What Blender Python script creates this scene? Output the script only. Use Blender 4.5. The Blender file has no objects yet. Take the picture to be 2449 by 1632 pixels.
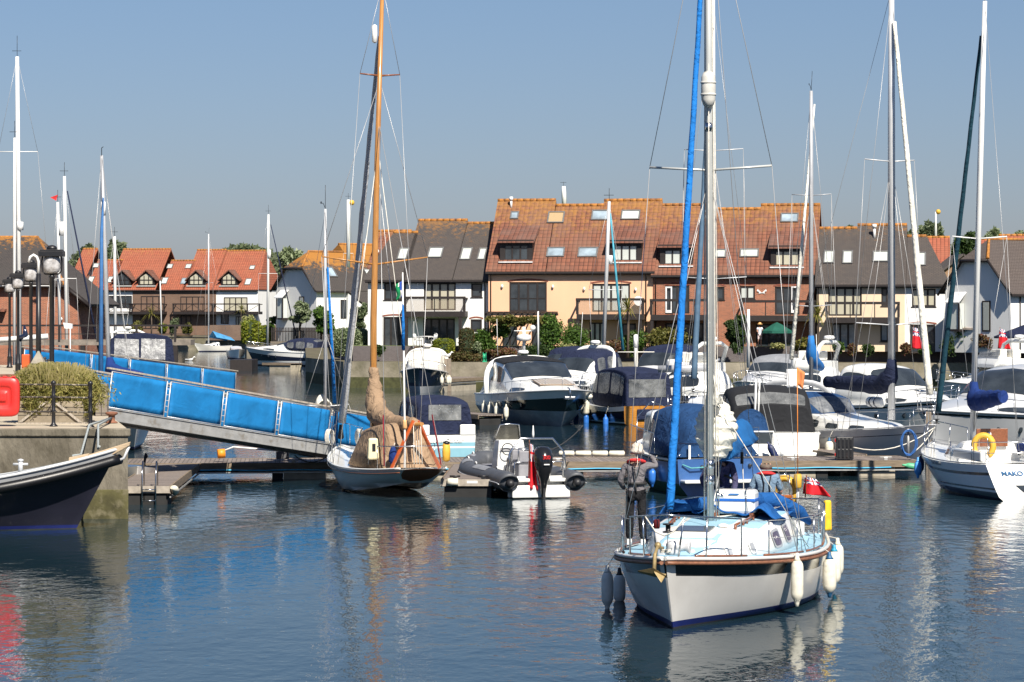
import bpy, math, random
from mathutils import Vector, Matrix
R = math.radians
scene = bpy.context.scene
C = scene.collection
# photograph measures: focal length in px, eye height above the water, horizon row, centre column
F, H, HY, CX = 6800.0, 5.2, 753.0, 1224.5
def PX(px, py, D): return Vector(((px-CX)*D/F, D, H-(py-HY)*D/F))
def ZP(px, py, z): return PX(px, py, F*(H-z)/(py-HY))
def XP(px, D): return (px-CX)*D/F
def ZZ(py, D): return H-(py-HY)*D/F
# ---------------- camera, sky, sun, exposure ----------------
cam = bpy.data.cameras.new('camera'); co = bpy.data.objects.new('camera', cam); C.objects.link(co)
co.location = (0, 0, H); co.rotation_euler = (R(90), 0, 0)
cam.sensor_width = 36; cam.lens = 36*F/2449; cam.shift_y = -(816-HY)/2449
cam.clip_start = 1; cam.clip_end = 8000
scene.camera = co
SUN_AZ, SUN_EL = 21, 46     # degrees to the right of straight behind the camera, and up
w = bpy.data.worlds.new('World'); scene.world = w; w.use_nodes = True
nt = w.node_tree; bg = nt.nodes['Background']
sky = nt.nodes.new('ShaderNodeTexSky'); sky.sky_type = 'NISHITA'; sky.sun_disc = False
sky.sun_elevation = R(SUN_EL); sky.sun_rotation = R(180-SUN_AZ)
sky.air_density = 1.0; sky.dust_density = .6; sky.ozone_density = 3.0; sky.altitude = 0
tint = nt.nodes.new('ShaderNodeMix'); tint.data_type = 'RGBA'; tint.blend_type = 'MULTIPLY'; tint.inputs[0].default_value = 1; 
tcw = nt.nodes.new('ShaderNodeTexCoord'); sxw = nt.nodes.new('ShaderNodeSeparateXYZ'); nt.links.new(tcw.outputs['Generated'], sxw.inputs[0])
rw = nt.nodes.new('ShaderNodeValToRGB'); rw.color_ramp.elements[0].color = (.69, .70, .93, 1); rw.color_ramp.elements[1].position = .13; rw.color_ramp.elements[1].color = (.77, .83, .98, 1)   # hazier, bluer air low down
nt.links.new(sxw.outputs[2], rw.inputs[0]); nt.links.new(rw.outputs[0], tint.inputs[7])
nt.links.new(sky.outputs[0], tint.inputs[6]); nt.links.new(tint.outputs[2], bg.inputs[0]); bg.inputs[1].default_value = 0.05
sl = bpy.data.lights.new('sun', 'SUN'); so = bpy.data.objects.new('sun', sl); C.objects.link(so)
sl.energy = 5.0; sl.angle = R(0.55); sl.color = (1, .93, .82)
sd = Vector((math.sin(R(SUN_AZ))*math.cos(R(SUN_EL)), -math.cos(R(SUN_AZ))*math.cos(R(SUN_EL)), math.sin(R(SUN_EL))))
so.rotation_euler = sd.to_track_quat('Z', 'Y').to_euler(); so.location = (40, -40, 60)
scene.view_settings.view_transform = 'Standard'; scene.view_settings.look = 'None'
scene.view_settings.exposure = 0.75; scene.view_settings.gamma = 1
scene.cycles.max_bounces = 8; scene.cycles.transparent_max_bounces = 12; scene.cycles.caustics_reflective = False
# ---------------- materials ----------------
MATS = {}
def new_mat(name):
    m = bpy.data.materials.new(name); m.use_nodes = True
    n = m.node_tree.nodes; return m, n, m.node_tree.links, n['Principled BSDF']
def coords(n, l, kind='Object', scale=(1, 1, 1)):
    t = n.new('ShaderNodeTexCoord'); mp = n.new('ShaderNodeMapping'); mp.inputs['Scale'].default_value = scale
    l.new(t.outputs[kind], mp.inputs[0]); return mp.outputs[0]
def noise(n, l, vec, scale, detail=4, rough=.55):
    t = n.new('ShaderNodeTexNoise'); t.inputs['Scale'].default_value = scale; t.inputs['Detail'].default_value = detail
    t.inputs['Roughness'].default_value = rough
    l.new(vec, t.inputs['Vector']); return t.outputs['Fac']
def ramp(n, l, fac, stops):
    r = n.new('ShaderNodeValToRGB'); e = r.color_ramp.elements
    while len(e) < len(stops): e.new(.5)
    for i, (p, c) in enumerate(stops): e[i].position = p; e[i].color = (c[0], c[1], c[2], 1)
    l.new(fac, r.inputs[0]); return r.outputs[0]
def mixc(n, l, fac, a, b, mode='MIX'):
    m = n.new('ShaderNodeMix'); m.data_type = 'RGBA'; m.blend_type = mode
    for sock, v in ((0, fac), (6, a), (7, b)):
        if isinstance(v, bpy.types.NodeSocket): l.new(v, m.inputs[sock])
        elif sock == 0: m.inputs[0].default_value = v
        else: m.inputs[sock].default_value = (v[0], v[1], v[2], 1)
    return m.outputs[2]
def bump(n, l, p, h, s=.3, d=.02):
    b = n.new('ShaderNodeBump'); b.inputs['Strength'].default_value = s; b.inputs['Distance'].default_value = d
    l.new(h, b.inputs['Height']); l.new(b.outputs[0], p.inputs['Normal']); return b
def mat(name, col, rough=.6, var=.18, ns=3, bs=.15, bn=25, metal=0, spec=.5, dirt=None, dsc=1.2, dth=(.55, .75), coat=0, bd=.01, stretch=(1, 1, 1)):
    """plain surface with uneven colour, optional stains and fine relief"""
    if name in MATS: return MATS[name]
    m, n, l, p = new_mat(name)
    v = coords(n, l, 'Object', stretch)
    f = noise(n, l, v, ns)
    lo = [max(0, c*(1-var)) for c in col]; hi = [min(1, c*(1+var)) for c in col]
    c = ramp(n, l, f, [(.3, lo), (.7, hi)])
    if dirt:
        d = noise(n, l, v, dsc, 6, .65); k = ramp(n, l, d, [(dth[0], (0, 0, 0)), (dth[1], (1, 1, 1))])
        c = mixc(n, l, k, c, dirt)
    l.new(c, p.inputs['Base Color']); p.inputs['Roughness'].default_value = rough
    p.inputs['Metallic'].default_value = metal; p.inputs['Specular IOR Level'].default_value = spec
    p.inputs['Coat Weight'].default_value = coat; p.inputs['Coat Roughness'].default_value = .08
    if bs: bump(n, l, p, noise(n, l, v, bn, 5), bs, bd)
    MATS[name] = m; return m
def cloth(name, col, rough=.85, fold=.5, fs=2.2, spec=.25):
    if name in MATS: return MATS[name]
    m, n, l, p = new_mat(name); v = coords(n, l)
    f = noise(n, l, v, 1.7, 5); c = ramp(n, l, f, [(.3, [x*.82 for x in col]), (.7, [min(1, x*1.15) for x in col])])
    l.new(c, p.inputs['Base Color']); p.inputs['Roughness'].default_value = rough; p.inputs['Specular IOR Level'].default_value = spec
    t = n.new('ShaderNodeTexNoise'); t.inputs['Scale'].default_value = fs; t.inputs['Detail'].default_value = 5; t.inputs['Distortion'].default_value = 1.2
    l.new(v, t.inputs['Vector']); bump(n, l, p, t.outputs['Fac'], fold, .12)
    MATS[name] = m; return m
def glass(name, col=(.02, .025, .03), rough=.04, alpha=1.0, curtain=None):
    """window pane: dark glossy, or with pale curtains showing behind the gloss"""
    if name in MATS: return MATS[name]
    m, n, l, p = new_mat(name); v = coords(n, l)
    if curtain:
        t = n.new('ShaderNodeTexWave'); t.inputs['Scale'].default_value = 5; t.inputs['Distortion'].default_value = 2.5; l.new(v, t.inputs['Vector'])
        l.new(ramp(n, l, t.outputs['Fac'], [(.1, [c*.6 for c in curtain]), (.8, curtain)]), p.inputs['Base Color'])
    else:
        l.new(ramp(n, l, noise(n, l, v, .9, 3), [(.35, col), (.7, [c*2.2+.004 for c in col])]), p.inputs['Base Color'])
    p.inputs['Roughness'].default_value = rough; p.inputs['Specular IOR Level'].default_value = .8
    if alpha < 1: p.inputs['Alpha'].default_value = alpha
    bump(n, l, p, noise(n, l, v, 2.5, 3), .08, .03)
    MATS[name] = m; return m
def vinyl():
    """clear plastic canopy window, rippled"""
    if 'vinyl' in MATS: return MATS['vinyl']
    m, n, l, p = new_mat('vinyl'); v = coords(n, l)
    l.new(ramp(n, l, noise(n, l, v, 1.4, 5, .7), [(.3, (.05, .055, .06)), (.62, (.30, .31, .31)), (.75, (.55, .55, .53))]), p.inputs['Base Color'])
    p.inputs['Roughness'].default_value = .12; p.inputs['Alpha'].default_value = .62; p.inputs['Specular IOR Level'].default_value = .9
    bump(n, l, p, noise(n, l, v, 5, 4), .5, .05); MATS['vinyl'] = m; return m
def brick(name, c1, c2, mortar, bw=.225, bh=.075, ms=.012):
    if name in MATS: return MATS[name]
    m, n, l, p = new_mat(name); v = coords(n, l, 'UV')
    b = n.new('ShaderNodeTexBrick'); b.inputs['Scale'].default_value = 1; b.inputs['Brick Width'].default_value = bw; b.inputs['Row Height'].default_value = bh
    b.inputs['Mortar Size'].default_value = ms; b.inputs['Bias'].default_value = 0
    b.inputs['Color1'].default_value = (*c1, 1); b.inputs['Color2'].default_value = (*c2, 1); b.inputs['Mortar'].default_value = (*mortar, 1)
    l.new(v, b.inputs['Vector'])
    k = noise(n, l, coords(n, l), .6, 5)
    c = mixc(n, l, .55, b.outputs['Color'], ramp(n, l, k, [(.3, (.55, .5, .5)), (.7, (1, 1, 1))]), 'MULTIPLY')
    l.new(c, p.inputs['Base Color']); p.inputs['Roughness'].default_value = .9
    bump(n, l, p, b.outputs['Fac'], -.5, .01); MATS[name] = m; return m
def rooftile(name, c1, c2, c3, lichen, tw=.33, th=.38, zl=(8, 13.6), lth=(.45, .62), curve=1.0, lw=.75):
    """tiled roof: rows of tiles of uneven colour, with orange lichen growing thickest towards the ridge"""
    if name in MATS: return MATS[name]
    m, n, l, p = new_mat(name); v = coords(n, l, 'UV')
    b = n.new('ShaderNodeTexBrick'); b.inputs['Scale'].default_value = 1; b.inputs['Brick Width'].default_value = tw; b.inputs['Row Height'].default_value = th
    b.offset = 0 if curve else .5; b.inputs['Mortar Size'].default_value = .020 if curve else .012
    b.inputs['Color1'].default_value = (*c1, 1); b.inputs['Color2'].default_value = (*c2, 1); b.inputs['Mortar'].default_value = (*[x*.18 for x in c1], 1)
    l.new(v, b.inputs['Vector'])
    ov = coords(n, l); k = noise(n, l, ov, .5, 6, .6)
    c = mixc(n, l, ramp(n, l, k, [(.42, (0, 0, 0)), (.62, (.7, .7, .7))]), b.outputs['Color'], c3)
    g = n.new('ShaderNodeNewGeometry'); sx = n.new('ShaderNodeSeparateXYZ'); l.new(g.outputs['Position'], sx.inputs[0])
    mr = n.new('ShaderNodeMapRange'); mr.inputs[1].default_value = zl[0]; mr.inputs[2].default_value = zl[1]; mr.inputs[3].default_value = -.22; mr.inputs[4].default_value = .25
    l.new(sx.outputs[2], mr.inputs[0])
    ad = n.new('ShaderNodeMath'); ad.operation = 'ADD'; l.new(mr.outputs[0], ad.inputs[0]); l.new(noise(n, l, ov, 2.4, 8, .75), ad.inputs[1])
    lk = ramp(n, l, ad.outputs[0], [(lth[0], (0, 0, 0)), (lth[1], (lw, lw, lw))])
    c = mixc(n, l, lk, c, lichen)
    l.new(c, p.inputs['Base Color']); p.inputs['Roughness'].default_value = .88
    # relief: rounded tile across, step at each course
    s2 = n.new('ShaderNodeSeparateXYZ'); l.new(v, s2.inputs[0])
    def mth(op, a, bb=None):
        q = n.new('ShaderNodeMath'); q.operation = op
        for i, z in enumerate((a, bb)):
            if z is None: continue
            if isinstance(z, (int, float)): q.inputs[i].default_value = z
            else: l.new(z, q.inputs[i])
        return q.outputs[0]
    sn = mth('ABSOLUTE', mth('SINE', mth('MULTIPLY', s2.outputs[0], math.pi/tw)))
    fr = mth('FRACT', mth('MULTIPLY', s2.outputs[1], 1/th))
    h = mth('SUBTRACT', mth('MULTIPLY', sn, .55*curve), mth('MULTIPLY', fr, .6))
    bump(n, l, p, h, .9, .05); MATS[name] = m; return m
def planks(name, c, bw=.14, axis='X', rough=.85, L=2.4):
    if name in MATS: return MATS[name]
    m, n, l, p = new_mat(name); v = coords(n, l, 'UV')
    b = n.new('ShaderNodeTexBrick'); b.inputs['Scale'].default_value = 1
    b.inputs['Brick Width'].default_value = L; b.inputs['Row Height'].default_value = bw
    if axis == 'Y':
        b.inputs['Brick Width'].default_value = bw; b.inputs['Row Height'].default_value = L; b.offset = 0
    b.inputs['Mortar Size'].default_value = .012
    b.inputs['Color1'].default_value = (*[x*.75 for x in c], 1); b.inputs['Color2'].default_value = (*[x*1.2 for x in c], 1); b.inputs['Mortar'].default_value = (*[x*.2 for x in c], 1)
    l.new(v, b.inputs['Vector'])
    k = noise(n, l, coords(n, l, 'Object', (3, 3, 3)), 2.2, 6, .7)
    l.new(mixc(n, l, .6, b.outputs['Color'], ramp(n, l, k, [(.3, (.5, .5, .5)), (.7, (1, 1, 1))]), 'MULTIPLY'), p.inputs['Base Color'])
    p.inputs['Roughness'].default_value = rough; bump(n, l, p, b.outputs['Fac'], -.6, .015); MATS[name] = m; return m
def leaf(name, cols, rough=.55):
    if name in MATS: return MATS[name]
    m, n, l, p = new_mat(name)
    g = n.new('ShaderNodeNewGeometry')
    rp = ramp(n, l, g.outputs['Random Per Island'], [(i/(len(cols)-1), c) for i, c in enumerate(cols)])
    k = noise(n, l, coords(n, l), .9, 3)
    l.new(mixc(n, l, .6, rp, ramp(n, l, k, [(.35, (.5, .55, .5)), (.65, (1.0, 1.0, 1.0))]), 'MULTIPLY'), p.inputs['Base Color'])
    p.inputs['Roughness'].default_value = rough; p.inputs['Specular IOR Level'].default_value = .3
    tr = n.new('ShaderNodeBsdfTranslucent'); l.new(rp, tr.inputs[0]); mx = n.new('ShaderNodeMixShader'); mx.inputs[0].default_value = .3
    l.new(p.outputs[0], mx.inputs[1]); l.new(tr.outputs[0], mx.inputs[2]); l.new(mx.outputs[0], n['Material Output'].inputs[0])
    MATS[name] = m; return m
# ---------------- mesh builder ----------------
class MB:
    def __init__(s): s.v = []; s.f = []; s.m = []; s.s = []
    def add(s, vs, fs, m=0, sm=False):
        o = len(s.v); s.v += [Vector(q) for q in vs]
        for i, f in enumerate(fs):
            s.f.append([o+k for k in f]); s.m.append(m[i] if isinstance(m, list) else m); s.s.append(sm)
        return s
    def box(s, c, d, m=0, rz=0, top=(1, 1), rot=None, sh=(0, 0)):
        x, y, z = d[0]/2, d[1]/2, d[2]/2
        vs = [Vector((a*x*(top[0] if e > 0 else 1)+(sh[0] if e > 0 else 0), b*y*(top[1] if e > 0 else 1)+(sh[1] if e > 0 else 0), e*z)) for e in (-1, 1) for a, b in ((-1, -1), (1, -1), (1, 1), (-1, 1))]
        M = rot.to_matrix() if rot else Matrix.Rotation(rz, 3, 'Z')
        return s.add([M @ q+Vector(c) for q in vs], [(3, 2, 1, 0), (4, 5, 6, 7), (0, 1, 5, 4), (1, 2, 6, 5), (2, 3, 7, 6), (3, 0, 4, 7)], m)
    def bx(s, a, b, m=0):
        return s.box(((a[0]+b[0])/2, (a[1]+b[1])/2, (a[2]+b[2])/2), (abs(b[0]-a[0]), abs(b[1]-a[1]), abs(b[2]-a[2])), m)
    def tube(s, pts, r, n=6, m=0, cap=True, flat=1.0, sm=True):
        pts = [Vector(p) for p in pts]; k = len(pts); rs = r if isinstance(r, (list, tuple)) else [r]*k
        rings = []; up = None
        for i in range(k):
            t = (pts[min(i+1, k-1)]-pts[max(i-1, 0)]); t = t.normalized() if t.length > 1e-9 else Vector((0, 0, 1))
            if up is None:
                up = Vector((0, 0, 1)) if abs(t.z) < .9 else Vector((1, 0, 0))
            a = t.cross(up).normalized(); up = a.cross(t).normalized()
            rings.append([pts[i]+(a*math.cos(2*math.pi*j/n)+up*math.sin(2*math.pi*j/n)*flat)*rs[i] for j in range(n)])
        return s.loft(rings, m, cap, sm)
    def loft(s, rings, m=0, cap=True, sm=True, closed=True):
        n = len(rings[0]); vs = [q for r in rings for q in r]; fs = []; ms = []
        for i in range(len(rings)-1):
            for j in range(n if closed else n-1):
                fs.append((i*n+j, i*n+(j+1) % n, (i+1)*n+(j+1) % n, (i+1)*n+j)); ms.append(m[j] if isinstance(m, list) else m)
        s.add(vs, fs, ms, sm)
        if cap:
            o = len(s.v)-len(vs); m0 = m[0] if isinstance(m, list) else m
            s.f.append([o+j for j in range(n)][::-1]); s.m.append(m0); s.s.append(False)
            s.f.append([o+(len(rings)-1)*n+j for j in range(n)]); s.m.append(m0); s.s.append(False)
        return s
    def lathe(s, prof, c=(0, 0, 0), n=16, m=0, ax=None, sm=True, sc=(1, 1)):
        Mx = Vector(ax).to_track_quat('Z', 'Y').to_matrix() if ax else Matrix.Identity(3)
        rings = [[Mx @ Vector((r*math.cos(2*math.pi*j/n)*sc[0], r*math.sin(2*math.pi*j/n)*sc[1], z))+Vector(c) for j in range(n)] for r, z in prof]
        return s.loft(rings, m, True, sm)
    def sph(s, c, r, m=0, n=12, k=7):
        r = r if isinstance(r, (tuple, list)) else (r, r, r)
        rings = [[Vector((c[0]+r[0]*math.sin(a)*math.cos(2*math.pi*j/n), c[1]+r[1]*math.sin(a)*math.sin(2*math.pi*j/n), c[2]-r[2]*math.cos(a))) for j in range(n)] for a in [math.pi*(.03+.94*i/k) for i in range(k+1)]]
        return s.loft(rings, m, True, True)
    def poly(s, pts, ex, m=0):
        """polygon extruded by the vector ex"""
        pts = [Vector(p) for p in pts]; n = len(pts); ex = Vector(ex)
        return s.add(pts+[p+ex for p in pts], [list(range(n))[::-1], list(range(n, 2*n))]+[(i, (i+1) % n, n+(i+1) % n, n+i) for i in range(n)], m)
    def grid(s, fn, nu, nv, m=0, sm=True):
        vs = [fn(i/nu, j/nv) for i in range(nu+1) for j in range(nv+1)]
        return s.add(vs, [(i*(nv+1)+j, (i+1)*(nv+1)+j, (i+1)*(nv+1)+j+1, i*(nv+1)+j+1) for i in range(nu) for j in range(nv)], m, sm)
    def build(s, name, mats, parent=None, world=False, bevel=0, solid=0, loc=None, rz=0, fix=True):
        mats = mats if isinstance(mats, (list, tuple)) else [mats]
        vs = s.v
        if world and parent is not None:
            inv = WM[parent.name].inverted(); vs = [inv @ q for q in vs]
        if loc is not None: vs = [q-Vector(loc) for q in vs]
        me = bpy.data.meshes.new(name); me.from_pydata([tuple(q) for q in vs], [], s.f)
        for m_ in mats: me.materials.append(m_)
        me.polygons.foreach_set('material_index', s.m); me.polygons.foreach_set('use_smooth', s.s)
        if fix:
            import bmesh
            b = bmesh.new(); b.from_mesh(me); bmesh.ops.recalc_face_normals(b, faces=b.faces); b.to_mesh(me); b.free()
        uv = me.uv_layers.new(name='UVMap'); d = uv.data; Z = Vector((0, 0, 1))
        for p in me.polygons:
            nn = p.normal
            if abs(nn.z) > .97: t = Vector((1, 0, 0)); bb = Vector((0, 1, 0))
            else: t = Z.cross(nn).normalized(); bb = nn.cross(t)
            for li in p.loop_indices:
                q = me.vertices[me.loops[li].vertex_index].co; d[li].uv = (q.dot(t), q.dot(bb))
        o = bpy.data.objects.new(name, me); C.objects.link(o)
        if parent is not None: o.parent = parent
        if loc is not None: o.location = loc
        if rz: o.rotation_euler[2] = rz
        if bevel:
            b = o.modifiers.new('bevel', 'BEVEL'); b.width = bevel; b.segments = 2; b.limit_method = 'ANGLE'; b.angle_limit = R(40)
        if solid:
            b = o.modifiers.new('solid', 'SOLIDIFY'); b.thickness = solid; b.offset = 0
        WM[o.name] = Matrix.Translation(Vector(loc or (0, 0, 0))) @ Matrix.Rotation(rz, 4, 'Z') if parent is None else WM[parent.name]
        return o
WM = {}
def thing(name, label, cat, loc=(0, 0, 0), rz=0, group=None, rot=None):
    o = bpy.data.objects.new(name, None); C.objects.link(o); o.location = loc; o.rotation_euler = rot or (0, 0, rz)
    o.empty_display_size = .3
    o['label'] = label; o['category'] = cat
    if group: o['group'] = group
    WM[o.name] = Matrix.Translation(Vector(loc)) @ o.rotation_euler.to_matrix().to_4x4()
    return o
def tag(o, label, cat, group=None, kind=None):
    if label: o['label'] = label
    if cat: o['category'] = cat
    if group: o['group'] = group
    if kind: o['kind'] = kind
    return o
def struct(o): o['kind'] = 'structure'; return o
def dup(root, label, loc=None, rz=None, group=None, sc=None):
    r = root.copy(); C.objects.link(r)
    if loc is not None: r.location = loc
    if rz is not None: r.rotation_euler[2] = rz
    if sc: r.scale = (sc, sc, sc)
    r['label'] = label
    if group: r['group'] = group
    def rec(src, dst):
        for ch in list(src.children):
            c = ch.copy(); C.objects.link(c); c.parent = dst; rec(ch, c)
    rec(root, r)
    WM[r.name] = Matrix.Translation(r.location) @ r.rotation_euler.to_matrix().to_4x4()
    return r
def lettering(s, size, M, m, parent, name='lettering', shear=0, ext=.004, world=False, bold=0):
    cu = bpy.data.curves.new('t', 'FONT'); cu.body = s; cu.size = size; cu.extrude = ext; cu.shear = shear; cu.align_x = 'CENTER'; cu.offset = bold
    o = bpy.data.objects.new('t', cu); C.objects.link(o); bpy.context.view_layer.update()
    me = bpy.data.meshes.new_from_object(o.evaluated_get(bpy.context.evaluated_depsgraph_get())); bpy.data.objects.remove(o)
    if world: M = WM[parent.name].inverted() @ M
    me.transform(M); me.materials.clear(); me.materials.append(m)
    t = bpy.data.objects.new(name, me); C.objects.link(t); t.parent = parent; WM[t.name] = WM[parent.name]; return t
def wire(mb, a, b, r=.006, sag=0, n=4, k=1):
    a, b = Vector(a), Vector(b); k = max(k, 8 if sag else 1)
    mb.tube([a.lerp(b, i/k)-Vector((0, 0, sag*4*(i/k)*(1-i/k))) for i in range(k+1)], r, n)
def lerp(a, b, t): return a+(b-a)*t
def interp(tab, x):
    if x <= tab[0][0]: return tab[0][1]
    for (a, va), (b, vb) in zip(tab, tab[1:]):
        if x <= b:
            t = (x-a)/(b-a); t = t*t*(3-2*t) if len(tab) > 9 else t
            return va+(vb-va)*t
    return tab[-1][1]
# ---- shared materials ----
M_gel = mat('white_gelcoat', (.78, .78, .75), .22, .04, 1.2, .05, 3, coat=.4, dirt=(.62, .60, .54), dsc=.9, dth=(.6, .85))
M_cream = mat('cream_gelcoat', (.72, .70, .63), .3, .05, 1.2, .05, 3, coat=.3)
M_greygel = mat('grey_gelcoat', (.50, .51, .52), .28, .05, 1, .04, 3, coat=.3)
M_silver = mat('silver_hull', (.46, .47, .49), .3, .06, .8, .05, 3, coat=.4)
M_navy = mat('navy_gelcoat', (.010, .014, .035), .15, .2, 1, .03, 3, coat=.6)
M_black = mat('black_gelcoat', (.010, .010, .012), .14, .2, 1, .03, 3, coat=.6)
M_boot = mat('boot_blue', (.012, .02, .12), .4, .15)
M_anti = mat('antifouling', (.02, .022, .03), .8, .3, 4, dirt=(.06, .07, .03))
M_alu = mat('aluminium', (.60, .61, .62), .38, .08, 1.5, .06, 20, metal=.2)
M_alud = mat('grey_aluminium', (.42, .43, .45), .42, .08, 1.5, .06, 20, metal=.2)
M_maswh = mat('white_mast_paint', (.74, .74, .72), .35, .06, 1.5, .03, 9)
M_steel = mat('stainless_steel', (.60, .61, .62), .18, .08, 3, 0, metal=1)
M_wire = mat('rigging_wire', (.42, .42, .42), .4, .1, 3, 0, metal=.4)
M_rope = mat('white_rope', (.62, .59, .52), .9, .2, 12, .6, 60)
M_dkrope = mat('dark_rope', (.03, .03, .03), .9, .2, 12, .6, 60)
M_redrope = mat('red_rope', (.45, .03, .05), .8, .2, 12, .3, 60)
M_blrope = mat('blue_rope', (.03, .12, .36), .8, .2, 12, .3, 60)
M_teak = mat('varnished_teak', (.20, .07, .03), .35, .35, 5, .2, 30, coat=.5, stretch=(1, 6, 6))
M_wood = mat('varnished_spruce', (.40, .185, .05), .35, .25, 5, .1, 20, coat=.5, stretch=(6, 6, .4))
M_rub = mat('black_rubber', (.018, .018, .02), .5, .2, 5, .1, 20)
M_rubgrey = mat('grey_hypalon', (.075, .08, .09), .5, .15, 4, .1, 20)
M_fend = mat('white_fender', (.72, .69, .58), .45, .1, 5, .2, 14, dirt=(.50, .44, .30), dsc=6, dth=(.5, .75))
M_fendb = mat('blue_fender', (.03, .16, .55), .4, .15, 5, .1, 14)
M_fendn = mat('navy_fender', (.012, .02, .08), .5, .15, 5, .1, 14)
M_fendg = mat('green_fender', (.10, .42, .22), .45, .15, 5, .1, 14)
M_bluecap = mat('fender_cap_blue', (.02, .10, .22), .5, .1)
M_cnavy = cloth('navy_canvas', (.014, .020, .050), fold=.8, fs=3.2)
M_cblack = cloth('black_canvas', (.016, .017, .020))
M_cblue = cloth('blue_canvas', (.014, .052, .145), fold=.8, fs=3)
M_cbright = cloth('bright_blue_canvas', (.010, .15, .47), fold=.8, fs=4)
M_croyal = cloth('royal_blue_canvas', (.010, .032, .15), fold=.6)
M_ctan = cloth('tan_canvas', (.30, .205, .13), fold=1.0, fs=3.2)
M_cwhite = cloth('white_sailcloth', (.70, .68, .60), fold=.7, fs=3)
M_cgrey = cloth('grey_canvas', (.24, .25, .27), fold=.4)
M_cgreen = cloth('dark_green_canvas', (.010, .045, .068), fold=.5)
M_glass = glass('dark_glass'); M_tint = glass('tinted_glass', (.035, .03, .03))
M_curt = glass('curtained_glass', curtain=(.55, .52, .40)); M_blind = glass('blind_glass', curtain=(.62, .66, .62))
M_plast = mat('white_plastic', (.74, .74, .72), .35, .05, 3, .03, 20)
M_yel = mat('yellow_cover', (.62, .36, .04), .6, .15, 5, .3, 14)
M_red = mat('red_plastic', (.62, .03, .025), .4, .12, 3, .08, 20)
M_blackm = mat('black_metal', (.012, .012, .014), .4, .2, 4, .15, 20, dirt=(.05, .035, .03))
M_dkwood = mat('dark_stained_timber', (.017, .012, .011), .6, .3, 4, .3, 25)
M_conc = mat('concrete', (.27, .245, .20), .92, .22, 1.5, .5, 14, dirt=(.13, .11, .085), dsc=.8, dth=(.45, .7), bd=.02)
M_deckw = planks('weathered_decking', (.24, .20, .175), .14, 'Y')
M_galv = mat('galvanised_steel', (.40, .40, .39), .5, .15, 4, .2, 14, metal=.4, dirt=(.25, .22, .18), dsc=3)
def one(name, m, root, fn, bevel=0, solid=0, world=False):
    mb = MB(); fn(mb); return mb.build(name, m, root, bevel=bevel, solid=solid, world=world)
# =============== SETTING: water, land, quays ===============
def water_mat():
    m, n, l, p = new_mat('water')
    v = coords(n, l, 'Object', (1, .55, 1))
    p.inputs['Base Color'].default_value = (.009, .024, .034, 1); p.inputs['Roughness'].default_value = .05; p.inputs['IOR'].default_value = 1.18
    p.inputs['Specular IOR Level'].default_value = .5
    a = noise(n, l, v, 2.6, 3, .5); b = noise(n, l, coords(n, l, 'Object', (1, .4, 1)), .7, 3, .5); c = noise(n, l, v, 9, 2, .5)
    big = noise(n, l, coords(n, l, 'Object', (1, .35, 1)), .045, 3, .55)
    k = ramp(n, l, big, [(.36, (.35, .35, .35)), (.62, (1, 1, 1))])
    def mul(x, y, op='MULTIPLY'):
        q = n.new('ShaderNodeMath'); q.operation = op
        for i, z in enumerate((x, y)):
            if isinstance(z, (int, float)): q.inputs[i].default_value = z
            else: l.new(z, q.inputs[i])
        return q.outputs[0]
    h = mul(mul(a, .5), mul(mul(b, 1.1), mul(c, .10), 'ADD'), 'ADD')
    h = mul(h, k)
    bump(n, l, p, h, 1.0, .049)
    return m
M_water = water_mat()
mb = MB(); mb.add([(-3000, -100, 0), (3000, -100, 0), (3000, 7000, 0), (-3000, 7000, 0)], [(0, 1, 2, 3)])
struct(mb.build('water', M_water, fix=False))
M_ground = mat('garden_ground', (.10, .085, .05), .95, .4, .8, .5, 6, dirt=(.06, .10, .03), dsc=.3)
M_grass = mat('lawn', (.09, .12, .025), .95, .35, .9, .6, 12)
M_seawall = mat('sea_wall_concrete', (.25, .22, .165), .93, .22, .8, .6, 6, dirt=(.10, .095, .05), dsc=.35, dth=(.45, .68), bd=.04)
M_seaweed = mat('tide_mark', (.06, .062, .022), .9, .4, 3, .6, 10)
M_slate = brick('grey_brick', (.085, .07, .075), (.12, .10, .105), (.16, .15, .14))
def land(name, outline, z, zb=-.5, m=None, mside=None):
    mb = MB(); n = len(outline)
    mb.add([(x, y, z) for x, y in outline]+[(x, y, zb) for x, y in outline], [list(range(n))]+[(i, i+n, (i+1) % n+n, (i+1) % n) for i in range(n)], [0]+[1]*n)
    return struct(mb.build(name, [m or M_ground, mside or M_seawall]))
fl = [(XP(822, 203), 203), (XP(1168, 200), 200), (70, 193), (700, 193), (700, 4000), (-500, 4000), (-26, 420), (-31, 330), (XP(590, 302), 302), (XP(730, 297), 297), (XP(732, 222), 222)]
land('ground', fl, 1.85)
land('terrace_ground', [(-26.05, 419), (-31, 410), (XP(640, 414), 412), (XP(150, 416), 416), (-400, 416), (-600, 4000), (-501, 4000)], 1.75, m=M_ground)
# tide-stained foot of the long sea wall, proud of it by a few millimetres
mb = MB()
for (a, b) in (((XP(822, 203), 203), (XP(1168, 200), 200)), ((XP(1168, 200), 200), (70, 193)), ((XP(732, 222), 222), (XP(822, 203), 203))):
    d = Vector((b[0]-a[0], b[1]-a[1], 0)).normalized(); nrm = Vector((d.y, -d.x, 0))*.02
    A = Vector((*a, 0))+nrm; B = Vector((*b, 0))+nrm
    mb.add([A+Vector((0, 0, -.3)), B+Vector((0, 0, -.3)), B+Vector((0, 0, .75)), A+Vector((0, 0, .75))], [(0, 1, 2, 3)])
struct(mb.build('tide_mark', M_seaweed))
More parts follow.
